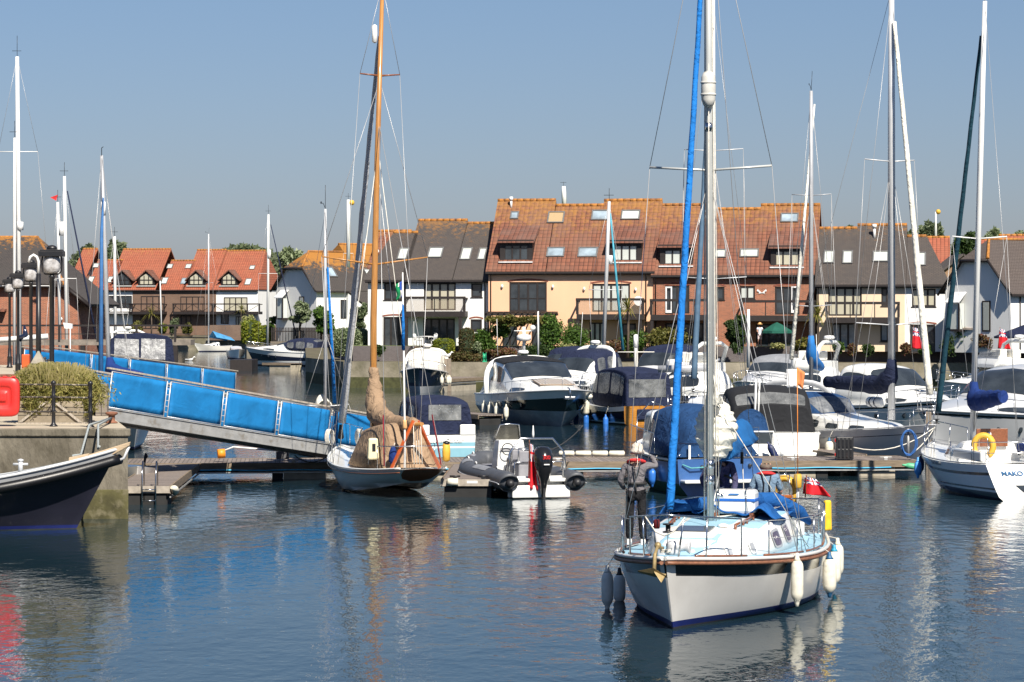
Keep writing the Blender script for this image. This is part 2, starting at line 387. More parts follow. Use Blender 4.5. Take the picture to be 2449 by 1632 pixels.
# upper garden terrace behind a grey brick retaining wall
gl = [(XP(844, 205), 205), (70, 197), (700, 197), (700, 400), (-26, 400), (XP(800, 230), 230)]
land('garden_terrace', gl, 2.95, 1.8, m=M_grass, mside=M_slate)
# ---------------- near quay on the left ----------------
M_quayc = mat('quay_concrete', (.17, .15, .115), .93, .35, 1.6, .9, 9, dirt=(.07, .06, .04), dsc=1.1, dth=(.40, .68), bd=.05, stretch=(1, 1, .45))
M_paving = mat('quay_paving', (.42, .36, .27), .9, .15, 1.2, .3, 12, dirt=(.30, .26, .20), dsc=1.1)
q0 = (XP(306, 72.4), 72.4)
q1 = (XP(258, 84), 84); q2 = (XP(120, 128), 128); q3 = (XP(60, 165), 165)
mb = MB(); ol = [(-60, 72.4), q0, q1, q2, q3, (-60, 165)]; n = len(ol)
mb.add([(x, y, 2.28) for x, y in ol]+[(x, y, -.6) for x, y in ol], [list(range(n))]+[(i, i+n, (i+1) % n+n, (i+1) % n) for i in range(n)], [0]+[1]*n)
struct(mb.build('quay', [M_paving, M_quayc]))
mb = MB(); mb.box(((q0[0]-60)/2+.01, 72.44, 2.20), (q0[0]+60+.1, .2, .20)); cq = mb.build('quay_coping', M_quayc, bevel=.03); struct(cq)
mb = MB(); mb.box(((q0[0]-60)/2+.008, 72.42, .25), (q0[0]+60, .06, 1.0)); struct(mb.build('quay_tide_mark', mat('quay_algae', (.075, .068, .025), .9, .5, 2, .7, 12, dirt=(.17, .15, .09), dsc=3, dth=(.5, .7)), bevel=.02))
# ---------------- houses ----------------
class Fr:
    def __init__(s, px0, D0, rz):
        s.D = D0; s.rz = rz; s.c = math.cos(R(rz)); s.s = math.sin(R(rz)); s.X = XP(px0, D0)
    def x(s, px, y=0):
        k = (px-CX)/F; X0 = s.X-y*s.s; D0 = s.D+y*s.c
        return (k*D0-X0)/(s.c-k*s.s)
    def z(s, py, px=None, y=0):
        lx = s.x(px, y) if px is not None else 0
        return H-(py-HY)*(s.D+lx*s.s+y*s.c)/F
    def root(s, label, name='house', cat='house', group=None, z=0): return thing(name, label, cat, (s.X, s.D, z), R(s.rz), group)
def wallgrid(mb, x0, x1, z0, z1, holes, y=0, dep=.16, m=0, mr=0):
    xs = sorted({x0, x1}|{q for h in holes for q in (h[0], h[2]) if x0 < q < x1}); zs = sorted({z0, z1}|{q for h in holes for q in (h[1], h[3]) if z0 < q < z1})
    for a, b in zip(xs, xs[1:]):
        for c, d in zip(zs, zs[1:]):
            mx, mz = (a+b)/2, (c+d)/2
            if any(h[0] < mx < h[2] and h[1] < mz < h[3] for h in holes): continue
            mb.add([(a, y, c), (b, y, c), (b, y, d), (a, y, d)], [(0, 1, 2, 3)], m)
    for h in holes:
        a, c, b, d = h; a = max(a, x0); b = min(b, x1)
        if a >= b: continue
        Y = y+dep
        mb.add([(a, y, c), (b, y, c), (b, y, d), (a, y, d), (a, Y, c), (b, Y, c), (b, Y, d), (a, Y, d)], [(0, 1, 5, 4), (1, 2, 6, 5), (2, 3, 7, 6), (3, 0, 4, 7)], mr)
def window(root, x0, z0, x1, z1, cols=2, pane=None, y=0, frame=None, rows=(), name='window', fw=.11, open_i=None, sill=True):
    mb = MB(); Y = y+.06
    mb.bx((x0, Y, z0), (x0+fw, Y+.08, z1)); mb.bx((x1-fw, Y, z0), (x1, Y+.08, z1)); mb.bx((x0+fw, Y, z0), (x1-fw, Y+.08, z0+fw)); mb.bx((x0+fw, Y, z1-fw), (x1-fw, Y+.08, z1))
    for i in range(1, cols):
        c = x0+(x1-x0)*i/cols; mb.bx((c-fw*.6, Y+.002, z0+fw), (c+fw*.6, Y+.078, z1-fw))
    for r in rows:
        zz = z0+(z1-z0)*r; mb.bx((x0+fw, Y+.006, zz-.025), (x1-fw, Y+.072, zz+.025))
    if sill: mb.bx((x0-.06, y-.05, z0-.06), (x1+.06, y+.06, z0-.003))
    f = mb.build(name, frame or M_dkwood, root)
    p = MB(); p.bx((x0+.02, Y+.045, z0+.02), (x1-.02, Y+.065, z1-.02)); p.build('pane', pane or M_glass, f)
    return f
def skylight(root, x0, x1, u0, u1, fn, tilt, pane, name='roof_window', fr=None):
    """fn(u) -> (y,z) on the slope; u0,u1 along slope"""
    (ya, za), (yb, zb) = fn(u0), fn(u1); n = Vector((0, -math.sin(tilt), math.cos(tilt)))
    def q(x, u, h): y, z = fn(u); return Vector((x, y, z))+n*h
    fw = .09; mb = MB()
    for (a, b, c, d) in ((x0, x0+fw, u0, u1), (x1-fw, x1, u0, u1), (x0+fw, x1-fw, u0, u0+fw), (x0+fw, x1-fw, u1-fw, u1)):
        vs = [q(a, c, -.05), q(b, c, -.05), q(b, d, -.05), q(a, d, -.05), q(a, c, .10), q(b, c, .10), q(b, d, .10), q(a, d, .10)]
        mb.add(vs, [(3, 2, 1, 0), (4, 5, 6, 7), (0, 1, 5, 4), (1, 2, 6, 5), (2, 3, 7, 6), (3, 0, 4, 7)])
    f = mb.build(name, fr or mat('rooflight_frame', (.13, .13, .13), .5), root)
    p = MB(); vs = [q(a, u, h) for h in (.02, .05) for a, u in ((x0+.05, u0+.05), (x1-.05, u0+.05), (x1-.05, u1-.05), (x0+.05, u1-.05))]
    p.add(vs, [(3, 2, 1, 0), (4, 5, 6, 7), (0, 1, 5, 4), (1, 2, 6, 5), (2, 3, 7, 6), (3, 0, 4, 7)]); p.build('pane', pane, f)
M_rl = M_blind; M_rlt = glass('tan_blind_glass', curtain=(.50, .36, .20)); M_rls = glass('painted_sky_glass', (.16, .20, .23), .06)  # M_rls: reflected sky painted into the pane colour
class Roof:
    """front slope from the eaves line up; sections of different ridge height share the plane"""
    def __init__(s, fr, ze, yr, zr, ov=.35): s.fr = fr; s.ze = ze; s.ov = ov; s.tilt = math.atan2(zr-ze, yr+ov)
    def at(s, u): return (-s.ov+u*math.cos(s.tilt), s.ze+u*math.sin(s.tilt))
    def zy(s, y): return s.ze+(y+s.ov)*math.tan(s.tilt)
    def u_at(s, py, px):
        """slope distance of a pixel row"""
        lo, hi = 0, 12
        for _ in range(40):
            m = (lo+hi)/2; y, z = s.at(m)
            if s.fr.z(py, px, y) > z: lo = m
            else: hi = m
        return (lo+hi)/2
    def section(s, mb, x0, x1, zr, thick=.16, back=None, hipL=0, hipR=0, m=0):
        y1 = -s.ov+(zr-s.ze)/math.tan(s.tilt); k = 1/math.tan(s.tilt); yb = 2*y1+s.ov+.0
        zb = s.ze
        vs = []
        for x, hx in ((x0, hipL), (x1, -hipR)):
            vs += [(x, -s.ov, s.ze), (x+hx, y1, zr), (x, yb, zb), (x, -s.ov, s.ze-thick), (x+hx, y1, zr-thick*1.4), (x, yb, zb-thick)]
        mb.add(vs, [(0, 6, 7, 1), (1, 7, 8, 2), (3, 4, 10, 9), (4, 5, 11, 10), (0, 3, 9, 6), (2, 8, 11, 5), (0, 1, 4, 3), (1, 2, 5, 4), (6, 9, 10, 7), (7, 10, 11, 8)], m)
        if hipL: mb.add([vs[0], vs[1], vs[2]], [(0, 1, 2)], m)
        if hipR: mb.add([vs[6], vs[7], vs[8]], [(0, 1, 2)], m)
        return y1, yb
def ridge_tiles(root, secs, m):
    for x0, x1, y, z in secs:
        mb = MB(); k = max(2, int((x1-x0)/.45))
        for i in range(k):
            a = x0+(x1-x0)*i/k; b = x0+(x1-x0)*(i+1)/k-.02
            mb.tube([(a, y, z-.02), (b, y, z+.0)], [.14, .125], 8)
        mb.build('ridge_tiles', m, root)
def gutter(root, x0, x1, z, ov=.35, pipes=(), zg=3, m=None):
    mb = MB(); mb.bx((x0, -ov-.10, z-.20), (x1, -ov+.02, z-.06)); mb.bx((x0, -ov+.025, z-.27), (x1, .0-.003, z-.21))
    mb.build('gutter', M_dkwood, root)
    for p in pipes:
        q = MB(); q.tube([(p, -ov, z-.2), (p, -.06, z-.55), (p, -.06, zg)], .04, 6); q.build('downpipe', M_dkwood, root)
def sidewall(mb, x, y0, y1, yr, z0, ze, zr, m=0):
    mb.add([(x, y0, z0), (x, y1, z0), (x, y1, ze), (x, yr, zr), (x, y0, ze)], [(0, 1, 2, 3, 4)], m)
def dormer(root, roof, x0, x1, zb, zt, panes, pane, tilemat, upitch=22, wt=None, cheek=M_dkwood):
    """shed dormer: box standing out of the roof slope with its own tiled roof"""
    tan = math.tan(roof.tilt); yf = (zb-roof.ze)/tan-roof.ov   # where slope reaches sill height
    yt = (zt-roof.ze)/tan-roof.ov; tp = math.tan(R(upitch))
    d = MB(); yF = yf+.05
    # cheeks and front head
    for xa in (x0, x1-.30): d.poly([(xa, yF, zb-.1), (xa, yF, zt), (xa, yt+1.0, zt), (xa, yt+.6, zt-.3)], (.30, 0, 0))
    d.bx((x0+.30, yF, zt-.22), (x1-.30, yF+.1, zt-.002))
    d.bx((x0-.12, yF-.30, zt-.02), (x1+.12, yF-.22, zt+.14))
    dm = d.build('dormer', cheek, root)
    # roof of dormer meets main slope: z = zt + tp*(y-yF)  vs  ze+tan*(y+ov)
    y2 = (zt+.16-tp*yF*1.0-roof.ze-tan*roof.ov)/(tan-tp); z2 = roof.zy(y2)
    r = MB(); a = yF-.32; za = zt+.16+tp*(a-yF)
    r.add([(x0-.18, a, za), (x1+.18, a, za), (x1+.18, y2, z2+.0), (x0-.18, y2, z2+.0), (x0-.18, a, za-.12), (x1+.18, a, za-.12), (x1+.18, y2, z2-.25), (x0-.18, y2, z2-.25)],
          [(0, 1, 2, 3), (4, 7, 6, 5), (0, 4, 5, 1), (0, 3, 7, 4), (1, 5, 6, 2)])
    r.build('dormer_roof', tilemat, dm)
    window(dm, x0+.30, zb+.02, x1-.30, zt-.22, panes, pane, y=yF-.04, sill=False, fw=.09)
    f = MB(); f.box(((x0+x1)/2, yF-.16, zb-.10), (x1-x0+.1, .42, .09), rot=None); f.build('lead_apron', mat('white_flashing', (.62, .62, .62), .6, dirt=(.4, .38, .35), dsc=4), dm)
def lintel(root, x0, x1, z, m, rise=.10):
    mb = MB(); k = 10; w_ = (x1-x0)+.2; pts = []
    for i in range(k+1):
        t = i/k; pts.append((x0-.1+w_*t, -.02, z+rise*4*t*(1-t)))
    pts += [(p[0], p[1], p[2]+.11) for p in pts[::-1]]
    mb.poly(pts, (0, .05, 0)); mb.build('lintel', m, root)
def balcony(root, x0, x1, zf, zr, out=1.3, posts=(), zg=3, panel=None, cross=False, th=.40, mats=None):
    m = mats or M_dkwood; mb = MB()
    mb.bx((x0, -out, zf-th), (x1, -.005, zf)); b = mb.build('balcony', m, root)
    r = MB()
    for x in (x0+.05, x1-.05): r.bx((x-.09, -out-.003, zf), (x+.09, -out+.15, zr-.05)); r.bx((x-.05, -out+.15, zr-.14), (x+.05, -.006, zr-.02))
    r.bx((x0-.05, -out-.05, zr-.12), (x1+.05, -out+.08, zr+.06))
    n = max(2, int((x1-x0)/1.5))
    for i in range(1, n): xx = x0+(x1-x0)*i/n; r.bx((xx-.035, -out+.01, zf), (xx+.035, -out+.07, zr-.07))
    if cross:
        for i in range(n):
            a = x0+(x1-x0)*i/n+.05; c = x0+(x1-x0)*(i+1)/n-.05
            z0, z1 = (zf+.05, zr-.1) if i % 2 else (zr-.1, zf+.05)
            r.tube([(a, -out+.04, z0), (c, -out+.04, z1)], .035, 4)
    r.build('railing', m, b)
    if panel:
        for i in range(n):
            p = MB(); a = x0+(x1-x0)*i/n; p.bx((a+.06, -out+.030, zf+.02), (x0+(x1-x0)*(i+1)/n-.06, -out+.042, zr-.1)); p.build('balcony_panel', panel, b)
    for x in posts:
        q = MB(); q.bx((x-.11, -out+.03, zg), (x+.11, -out+.23, zf-th)); q.build('post', m, b)
    return b
M_pnl = mat('smoked_panel', (.25, .2, .15), .08, .05, 1, 0); M_pnl.node_tree.nodes['Principled BSDF'].inputs['Alpha'].default_value = .25
M_white = mat('white_render', (.76, .76, .74), .9, .04, .7, .25, 20, dirt=(.60, .59, .55), dsc=.5, dth=(.55, .85), stretch=(1, 1, .4))
M_crm = mat('peach_render', (.76, .455, .285), .9, .05, .6, .2, 20, dirt=(.58, .40, .26), dsc=.5, dth=(.55, .85), stretch=(1, 1, .4))
M_crm2 = mat('cream_render', (.70, .55, .39), .9, .05, .6, .2, 20, dirt=(.58, .45, .33), dsc=.5, dth=(.55, .85))
M_brick = brick('orange_brick', (.40, .115, .055), (.22, .065, .036), (.40, .28, .19), ms=.010)
M_brickb = brick('brown_brick', (.20, .105, .065), (.155, .085, .055), (.22, .17, .13))
M_brickr = mat('red_brick_trim', (.22, .07, .045), .9, .3, 8, .3, 30)
M_tile = rooftile('pantile', (.215, .080, .045), (.150, .056, .034), (.17, .09, .06), (.31, .145, .03), zl=(8.6, 14.6), lth=(.50, .72))
M_tiled = rooftile('dormer_pantile', (.20, .075, .045), (.14, .055, .035), (.16, .10, .08), (.30, .13, .03), zl=(10, 20), lth=(.55, .8))
M_tileo = rooftile('orange_pantile', (.35, .10, .052), (.27, .078, .042), (.27, .09, .05), (.33, .16, .05), zl=(11, 17), lth=(.56, .72), th=.36)
M_slateroof = rooftile('plain_dark_tile', (.066, .056, .052), (.090, .074, .064), (.060, .052, .048), (.28, .13, .03), tw=.25, th=.14, zl=(8.9, 13.6), lth=(.52, .70), curve=0, lw=.8)
M_slateroof2 = rooftile('lichened_dark_tile', (.052, .045, .042), (.066, .055, .050), (.05, .044, .04), (.36, .15, .02), tw=.25, th=.14, zl=(8.6, 12), lth=(.50, .62), curve=0, lw=.85)
M_ridge = mat('lichened_ridge', (.36, .15, .03), .9, .4, 6, .4, 30, dirt=(.15, .07, .04), dsc=2, dth=(.5, .7))
def cr(ox, oy, s): return (lambda x: ox+x/s), (lambda y: oy+y/s)
# --- white house with dark roof ---
def terrace(label, px0, px1, D, rz, eave_py, secs, yr, wallmats, holes, tilem, zg, ends=(1, 1), wall_split=None, rm=None, pipes=(), hip=(0, 0), depth=None, name='house'):
    """secs: (pxa, pxb, ridge_py) left to right; returns (root, frame, roof)"""
    fr = Fr(px0, D, rz); rt = fr.root(label, name, 'house'); ze = fr.z(eave_py, (px0+px1)/2, -.35)
    x0, x1 = 0, fr.x(px1)
    zr0 = fr.z(secs[0][2], secs[0][0], yr); ro = Roof(fr, ze, yr, zr0)
    rb = MB(); rl = []
    for i, (a, b, py) in enumerate(secs):
        yy = yr
        for _ in range(6): zz = fr.z(py, (a+b)/2, yy); yy = -ro.ov+(zz-ze)/math.tan(ro.tilt)
        xa, xb = fr.x(a, yy), fr.x(b, yy)
        if i == 0: xa = -.15 if not hip[0] else -.3
        if i == len(secs)-1: xb = x1+.15
        y1, yb = ro.section(rb, xa, xb, zz, hipL=hip[0] if i == 0 else 0, hipR=hip[1] if i == len(secs)-1 else 0)
        rl.append((xa+(hip[0] if i == 0 else 0), xb-(hip[1] if i == len(secs)-1 else 0), y1, zz))
    roof = rb.build('roof', tilem, rt); ridge_tiles(rt, rl, rm or M_ridge)
    yb = 2*rl[0][2]
    wb = MB(); hl = [h[:4] for h in holes]
    if wall_split:
        xs = fr.x(wall_split); wallgrid(wb, 0, xs, zg, ze-.1, [h for h in hl if h[0] < xs], m=0); wallgrid(wb, xs, x1, zg, ze-.1, [h for h in hl if h[0] >= xs], m=1)
    else: wallgrid(wb, 0, x1, zg, ze-.1, hl)
    z_l, z_r = rl[0][3]-.3, rl[-1][3]-.3
    sidewall(wb, 0, 0, 2*rl[0][2]-.1, rl[0][2], zg, ze-.1, z_l if not hip[0] else ze-.1, 0)
    sidewall(wb, x1, 0, 2*rl[-1][2]-.1, rl[-1][2], zg, ze-.1, z_r if not hip[1] else ze-.1, 1 if wall_split else 0)
    wb.add([(0, yb-.1, zg), (x1, yb-.1, zg), (x1, yb-.1, ze), (0, yb-.1, ze)], [(0, 1, 2, 3)])
    wb.build('wall', wallmats, rt, fix=False)
    gutter(rt, -.15, x1+.15, ze, pipes=[fr.x(p) for p in pipes], zg=zg)
    return rt, fr, ro, roof
def px_holes(fr, lst, fx, fy): return [(fr.x(fx(a)), fr.z(fy(d), fx(a)), fr.x(fx(c)), fr.z(fy(b), fx(a))) for a, b, c, d in lst]
def px_sky(rt, fr, ro, lst, fx, fy):
    for a, b, c, d, p in lst:
        u0 = ro.u_at(fy(d), fx(a)); u1 = ro.u_at(fy(b), fx(a)); ym = ro.at((u0+u1)/2)[0]
        skylight(rt, fr.x(fx(a), ym), fr.x(fx(c), ym), u0, u1, ro.at, ro.tilt, p)
def windows_of(rt, fr, hs, specs):
    for h, (cols, pane, rows, nm) in zip(hs, specs): window(rt, h[0]+.003, h[1]+.003, h[2]-.003, h[3]-.003, cols, pane, rows=rows, name=nm, sill=(nm == 'window'))
# white house, crop 3
fx, fy = cr(600, 450, 3.1367)
L3 = [(998, 710, 1163, 840), (1297, 712, 1537, 918), (1652, 715, 1735, 820), (993, 967, 1163, 1200), (1293, 978, 1530, 1172), (1648, 985, 1733, 1070)]
fr = Fr(880, 208, -9); hs = px_holes(fr, L3, fx, fy)
rt, fr, ro, _ = terrace('white rendered house with dark tiled roof and brown balcony, left of the peach house', 880, 1168, 208, -9, 668,
    [(950, 1001, 556), (1001, 1119, 527), (1119, 1180, 534)], 5.0, M_white, hs, M_slateroof, 2.95, pipes=(1160,), hip=(1.2, 0))
windows_of(rt, fr, hs, [(3, M_glass, (), 'window'), (4, M_curt, (), 'door'), (1, M_glass, (), 'window'), (3, M_glass, (), 'door'), (4, M_glass, (), 'door'), (1, M_glass, (), 'window')])
for h in (hs[3], hs[5]): lintel(rt, h[0], h[2], h[3], M_brickr)
px_sky(rt, fr, ro, [(1105, 455, 1180, 540, M_rl), (1330, 450, 1440, 527, M_rl), (1575, 452, 1655, 543, M_rl), (1705, 455, 1765, 543, M_rl)], fx, fy)
balcony(rt, fr.x(fx(1175)), fr.x(fx(1628)), fr.z(fy(925), 1040, -1.3), fr.z(fy(820), 1040, -1.3), posts=(fr.x(fx(1190)), fr.x(fx(1592))), zg=2.95, panel=M_pnl)
for x in (1580, 1245, 1252):
    lb = MB(); lb.sph((fr.x(fx(x)), -.09, fr.z(fy(720 if x != 1245 else 998), fx(x))), (.08, .08, .12)); lb.build('wall_lamp', M_plast, rt)
# peach house, crop 6
fx, fy = cr(1100, 450, 3.646)
L6 = [(430, 820, 757, 1078), (1153, 835, 1483, 1080), (370, 1180, 500, 1400), (625, 1180, 745, 1400), (1130, 1172, 1265, 1395), (1410, 1180, 1535, 1395)]
fr = Fr(1168, 206, -9); hs = px_holes(fr, L6, fx, fy)
rt, fr, ro, _ = terrace('peach rendered house with mossy orange pantiled roof and two black dormers', 1168, 1562, 206, -9, 648,
    [(1192, 1330, 479), (1330, 1445, 491), (1445, 1587, 479)], 5.2, M_crm, hs, M_tile, 2.95, pipes=(1174, 1545))
windows_of(rt, fr, hs, [(4, M_glass, (.45,), 'door'), (4, M_blind, (), 'door'), (2, M_glass, (), 'door'), (1, M_glass, (), 'door'), (3, M_blind, (), 'door'), (2, M_glass, (), 'door')])
for h in hs[:2]: lintel(rt, h[0], h[2], h[3], M_brickr, .14)
px_sky(rt, fr, ro, [(440, 210, 512, 274, M_rls), (765, 212, 910, 308, M_rlt), (1148, 198, 1300, 284, M_rls), (1406, 198, 1570, 280, M_rl), (757, 522, 912, 604, M_rls), (1030, 522, 1200, 606, M_rls)], fx, fy)
yd = .9
dormer(rt, ro, fr.x(fx(357), yd), fr.x(fx(640), yd), fr.z(fy(636), fx(400), yd), fr.z(fy(470), fx(400), yd), 3, M_glass, M_tiled)
dormer(rt, ro, fr.x(fx(1312), yd), fr.x(fx(1590), yd), fr.z(fy(640), fx(1400), yd), fr.z(fy(472), fx(1400), yd), 3, M_blind, M_tiled)
balcony(rt, fr.x(fx(1037)), fr.x(fx(1618)), fr.z(fy(1100), 1460, -1.3), fr.z(fy(968), 1460, -1.3), posts=(fr.x(fx(1050)), fr.x(fx(1590))), zg=2.95, panel=M_pnl)
for x, y in ((370, 857), (812, 860), (1085, 880), (1533, 885)):
    lb = MB(); lb.sph((fr.x(fx(x)), -.1, fr.z(fy(y), fx(x))), (.09, .09, .14)); lb.build('wall_lamp', M_plast, rt)
vb = MB(); vy, vz = ro.at(ro.u_at(fy(165), fx(447))); vb.tube([(fr.x(fx(447), vy), vy, vz-.1), (fr.x(fx(447), vy), vy, vz+.55)], .09, 10); vb.tube([(fr.x(fx(447), vy), vy, vz+.5), (fr.x(fx(447), vy), vy, vz+.75)], [.16, .13], 10); vb.build('flue', M_plast, rt)
sb = MB(); sx, sz = fr.x(fx(1560)), fr.z(fy(990), fx(1560)); sb.lathe([(.02, 0), (.2, .03), (.36, .12)], (sx, -.45, sz), 16, ax=(.4, -1, .3)); sb.tube([(sx, -.4, sz), (sx+.1, -.02, sz-.15)], .02, 5); sb.build('satellite_dish', M_alud, rt)
# pergola over the patio
pb = MB()
xa, xb = fr.x(fx(272)), fr.x(fx(862)); zt = fr.z(fy(1092), fx(560), -2)
for y in (-2.4, -.3): pb.bx((xa, y-.05, zt-.17), (xb, y+.05, zt))
for i in range(12): x = xa+.1+(xb-xa-.2)*i/11; pb.bx((x-.03, -2.6, zt+.002), (x+.03, -.02, zt+.12))
for x in (xa+.2, xb-.3): pb.bx((x-.06, -2.46, 2.95), (x+.06, -2.34, zt-.17))
pb.build('pergola', M_dkwood, rt)
# brick house, crop 7
fx, fy = cr(1550, 450, 3.646)
L7 = [(150, 850, 360, 1095), (590, 862, 665, 975), (800, 855, 932, 970), (1105, 860, 1320, 1105), (150, 1178, 480, 1400), (940, 1185, 1280, 1400)]
fr = Fr(1563, 204, -9); hs = px_holes(fr, L7, fx, fy)
rt, fr, ro, _ = terrace('orange brick house with mossy pantiled roof, between the peach and the cream houses', 1563, 1949, 204, -9, 656,
    [(1588, 1705, 490), (1705, 1820, 500), (1820, 1966, 490)], 5.2, M_brick, hs, M_tile, 2.95, pipes=(1568, 1946))
M_whfr = mat('white_frame', (.7, .7, .7), .5)
windows_of(rt, fr, hs, [(2, M_glass, (), 'door'), (1, M_glass, (), 'window'), (2, M_blind, (), 'window'), (3, M_glass, (), 'door'), (3, M_glass, (), 'door'), (3, M_glass, (), 'door')])
for h in hs[:4]: lintel(rt, h[0], h[2], h[3], M_brickr, .12)
for x in (152, 1248):   # white door leaves folded back
    lf = MB(); a, b_, z0, z1 = fr.x(fx(x)), fr.x(fx(x+58)), hs[0][1]+.05, hs[0][3]-.08
    lf.bx((a, -.07, z0), (a+.1, -.02, z1)); lf.bx((b_-.1, -.07, z0), (b_, -.02, z1)); lf.bx((a+.1, -.07, z1-.1), (b_-.1, -.02, z1)); lf.bx((a+.1, -.07, z0), (b_-.1, -.02, z0+.2))
    lf.build('door_leaf', M_whfr, rt)
px_sky(rt, fr, ro, [(1155, 225, 1312, 302, M_rls), (545, 540, 680, 612, M_rl), (800, 535, 965, 607, M_rl)], fx, fy)
dormer(rt, ro, fr.x(fx(110), yd), fr.x(fx(395), yd), fr.z(fy(672), 1600, yd), fr.z(fy(512), 1600, yd), 3, M_blind, M_tiled)
dormer(rt, ro, fr.x(fx(1075), yd), fr.x(fx(1358), yd), fr.z(fy(682), 1880, yd), fr.z(fy(520), 1880, yd), 3, M_curt, M_tiled)
balcony(rt, fr.x(fx(37)), fr.x(fx(605)), fr.z(fy(1105), 1630, -1.3), fr.z(fy(975), 1630, -1.3), posts=(fr.x(fx(50)), fr.x(fx(590))), zg=2.95)
balcony(rt, fr.x(fx(822)), fr.x(fx(1462)), fr.z(fy(1112), 1850, -1.3), fr.z(fy(985), 1850, -1.3), posts=(fr.x(fx(835)), fr.x(fx(1450))), zg=2.95)
bt = MB(); cx_, cz_ = fr.x(fx(992)), fr.z(fy(902), fx(992))
for sg in (-1, 1): bt.poly([(cx_, -.04, cz_-.1), (cx_+sg*.30, -.08, cz_+.17), (cx_+sg*.36, -.08, cz_+.02), (cx_+sg*.20, -.07, cz_-.02), (cx_+sg*.22, -.06, cz_-.16), (cx_, -.04, cz_-.12)], (0, .02, 0))
bt.build('butterfly_ornament', M_plast, rt)
# cream and white house, crop 8
fx, fy = cr(1950, 450, 3.647)
L8 = [(112, 868, 405, 1115), (575, 872, 632, 1030), (842, 878, 1050, 1035), (148, 1178, 355, 1400), (566, 1178, 636, 1340), (825, 1190, 1045, 1440)]
fr = Fr(1954, 201, -9); hs = px_holes(fr, L8, fx, fy)
rt, fr, ro, _ = terrace('half cream, half white house with dark roof, to the right of the brick house', 1954, 2268, 201, -9, 679,
    [(1962, 2051, 546), (2051, 2170, 538), (2170, 2282, 565)], 5.0, [M_crm2, M_white], hs, M_slateroof, 2.6, pipes=(1957, 2264), wall_split=2164, hip=(0, 1.7))
windows_of(rt, fr, hs, [(4, M_curt, (), 'door'), (1, M_glass, (), 'window'), (3, M_curt, (), 'window'), (3, M_rls, (), 'door'), (1, M_rls, (), 'window'), (3, M_glass, (), 'door')])
lintel(rt, hs[5][0], hs[5][2], hs[5][3], M_brickr)
px_sky(rt, fr, ro, [(72, 552, 166, 660, M_rl), (236, 552, 326, 664, M_rl), (500, 556, 640, 648, M_rl), (865, 567, 965, 682, M_rl)], fx, fy)
balcony(rt, fr.x(fx(98)), fr.x(fx(735)), fr.z(fy(1128), 2060, -1.3), fr.z(fy(1000), 2060, -1.3), posts=(fr.x(fx(360)), fr.x(fx(712))), zg=2.6)
vb = MB(); vy, vz = ro.at(ro.u_at(fy(430), fx(515))); X_ = fr.x(fx(515), vy); vb.tube([(X_, vy, vz-.1), (X_, vy, vz+.75)], .10, 10); vb.tube([(X_, vy, vz+.7), (X_, vy, vz+.95)], [.19, .15], 10); vb.build('flue', M_plast, rt)
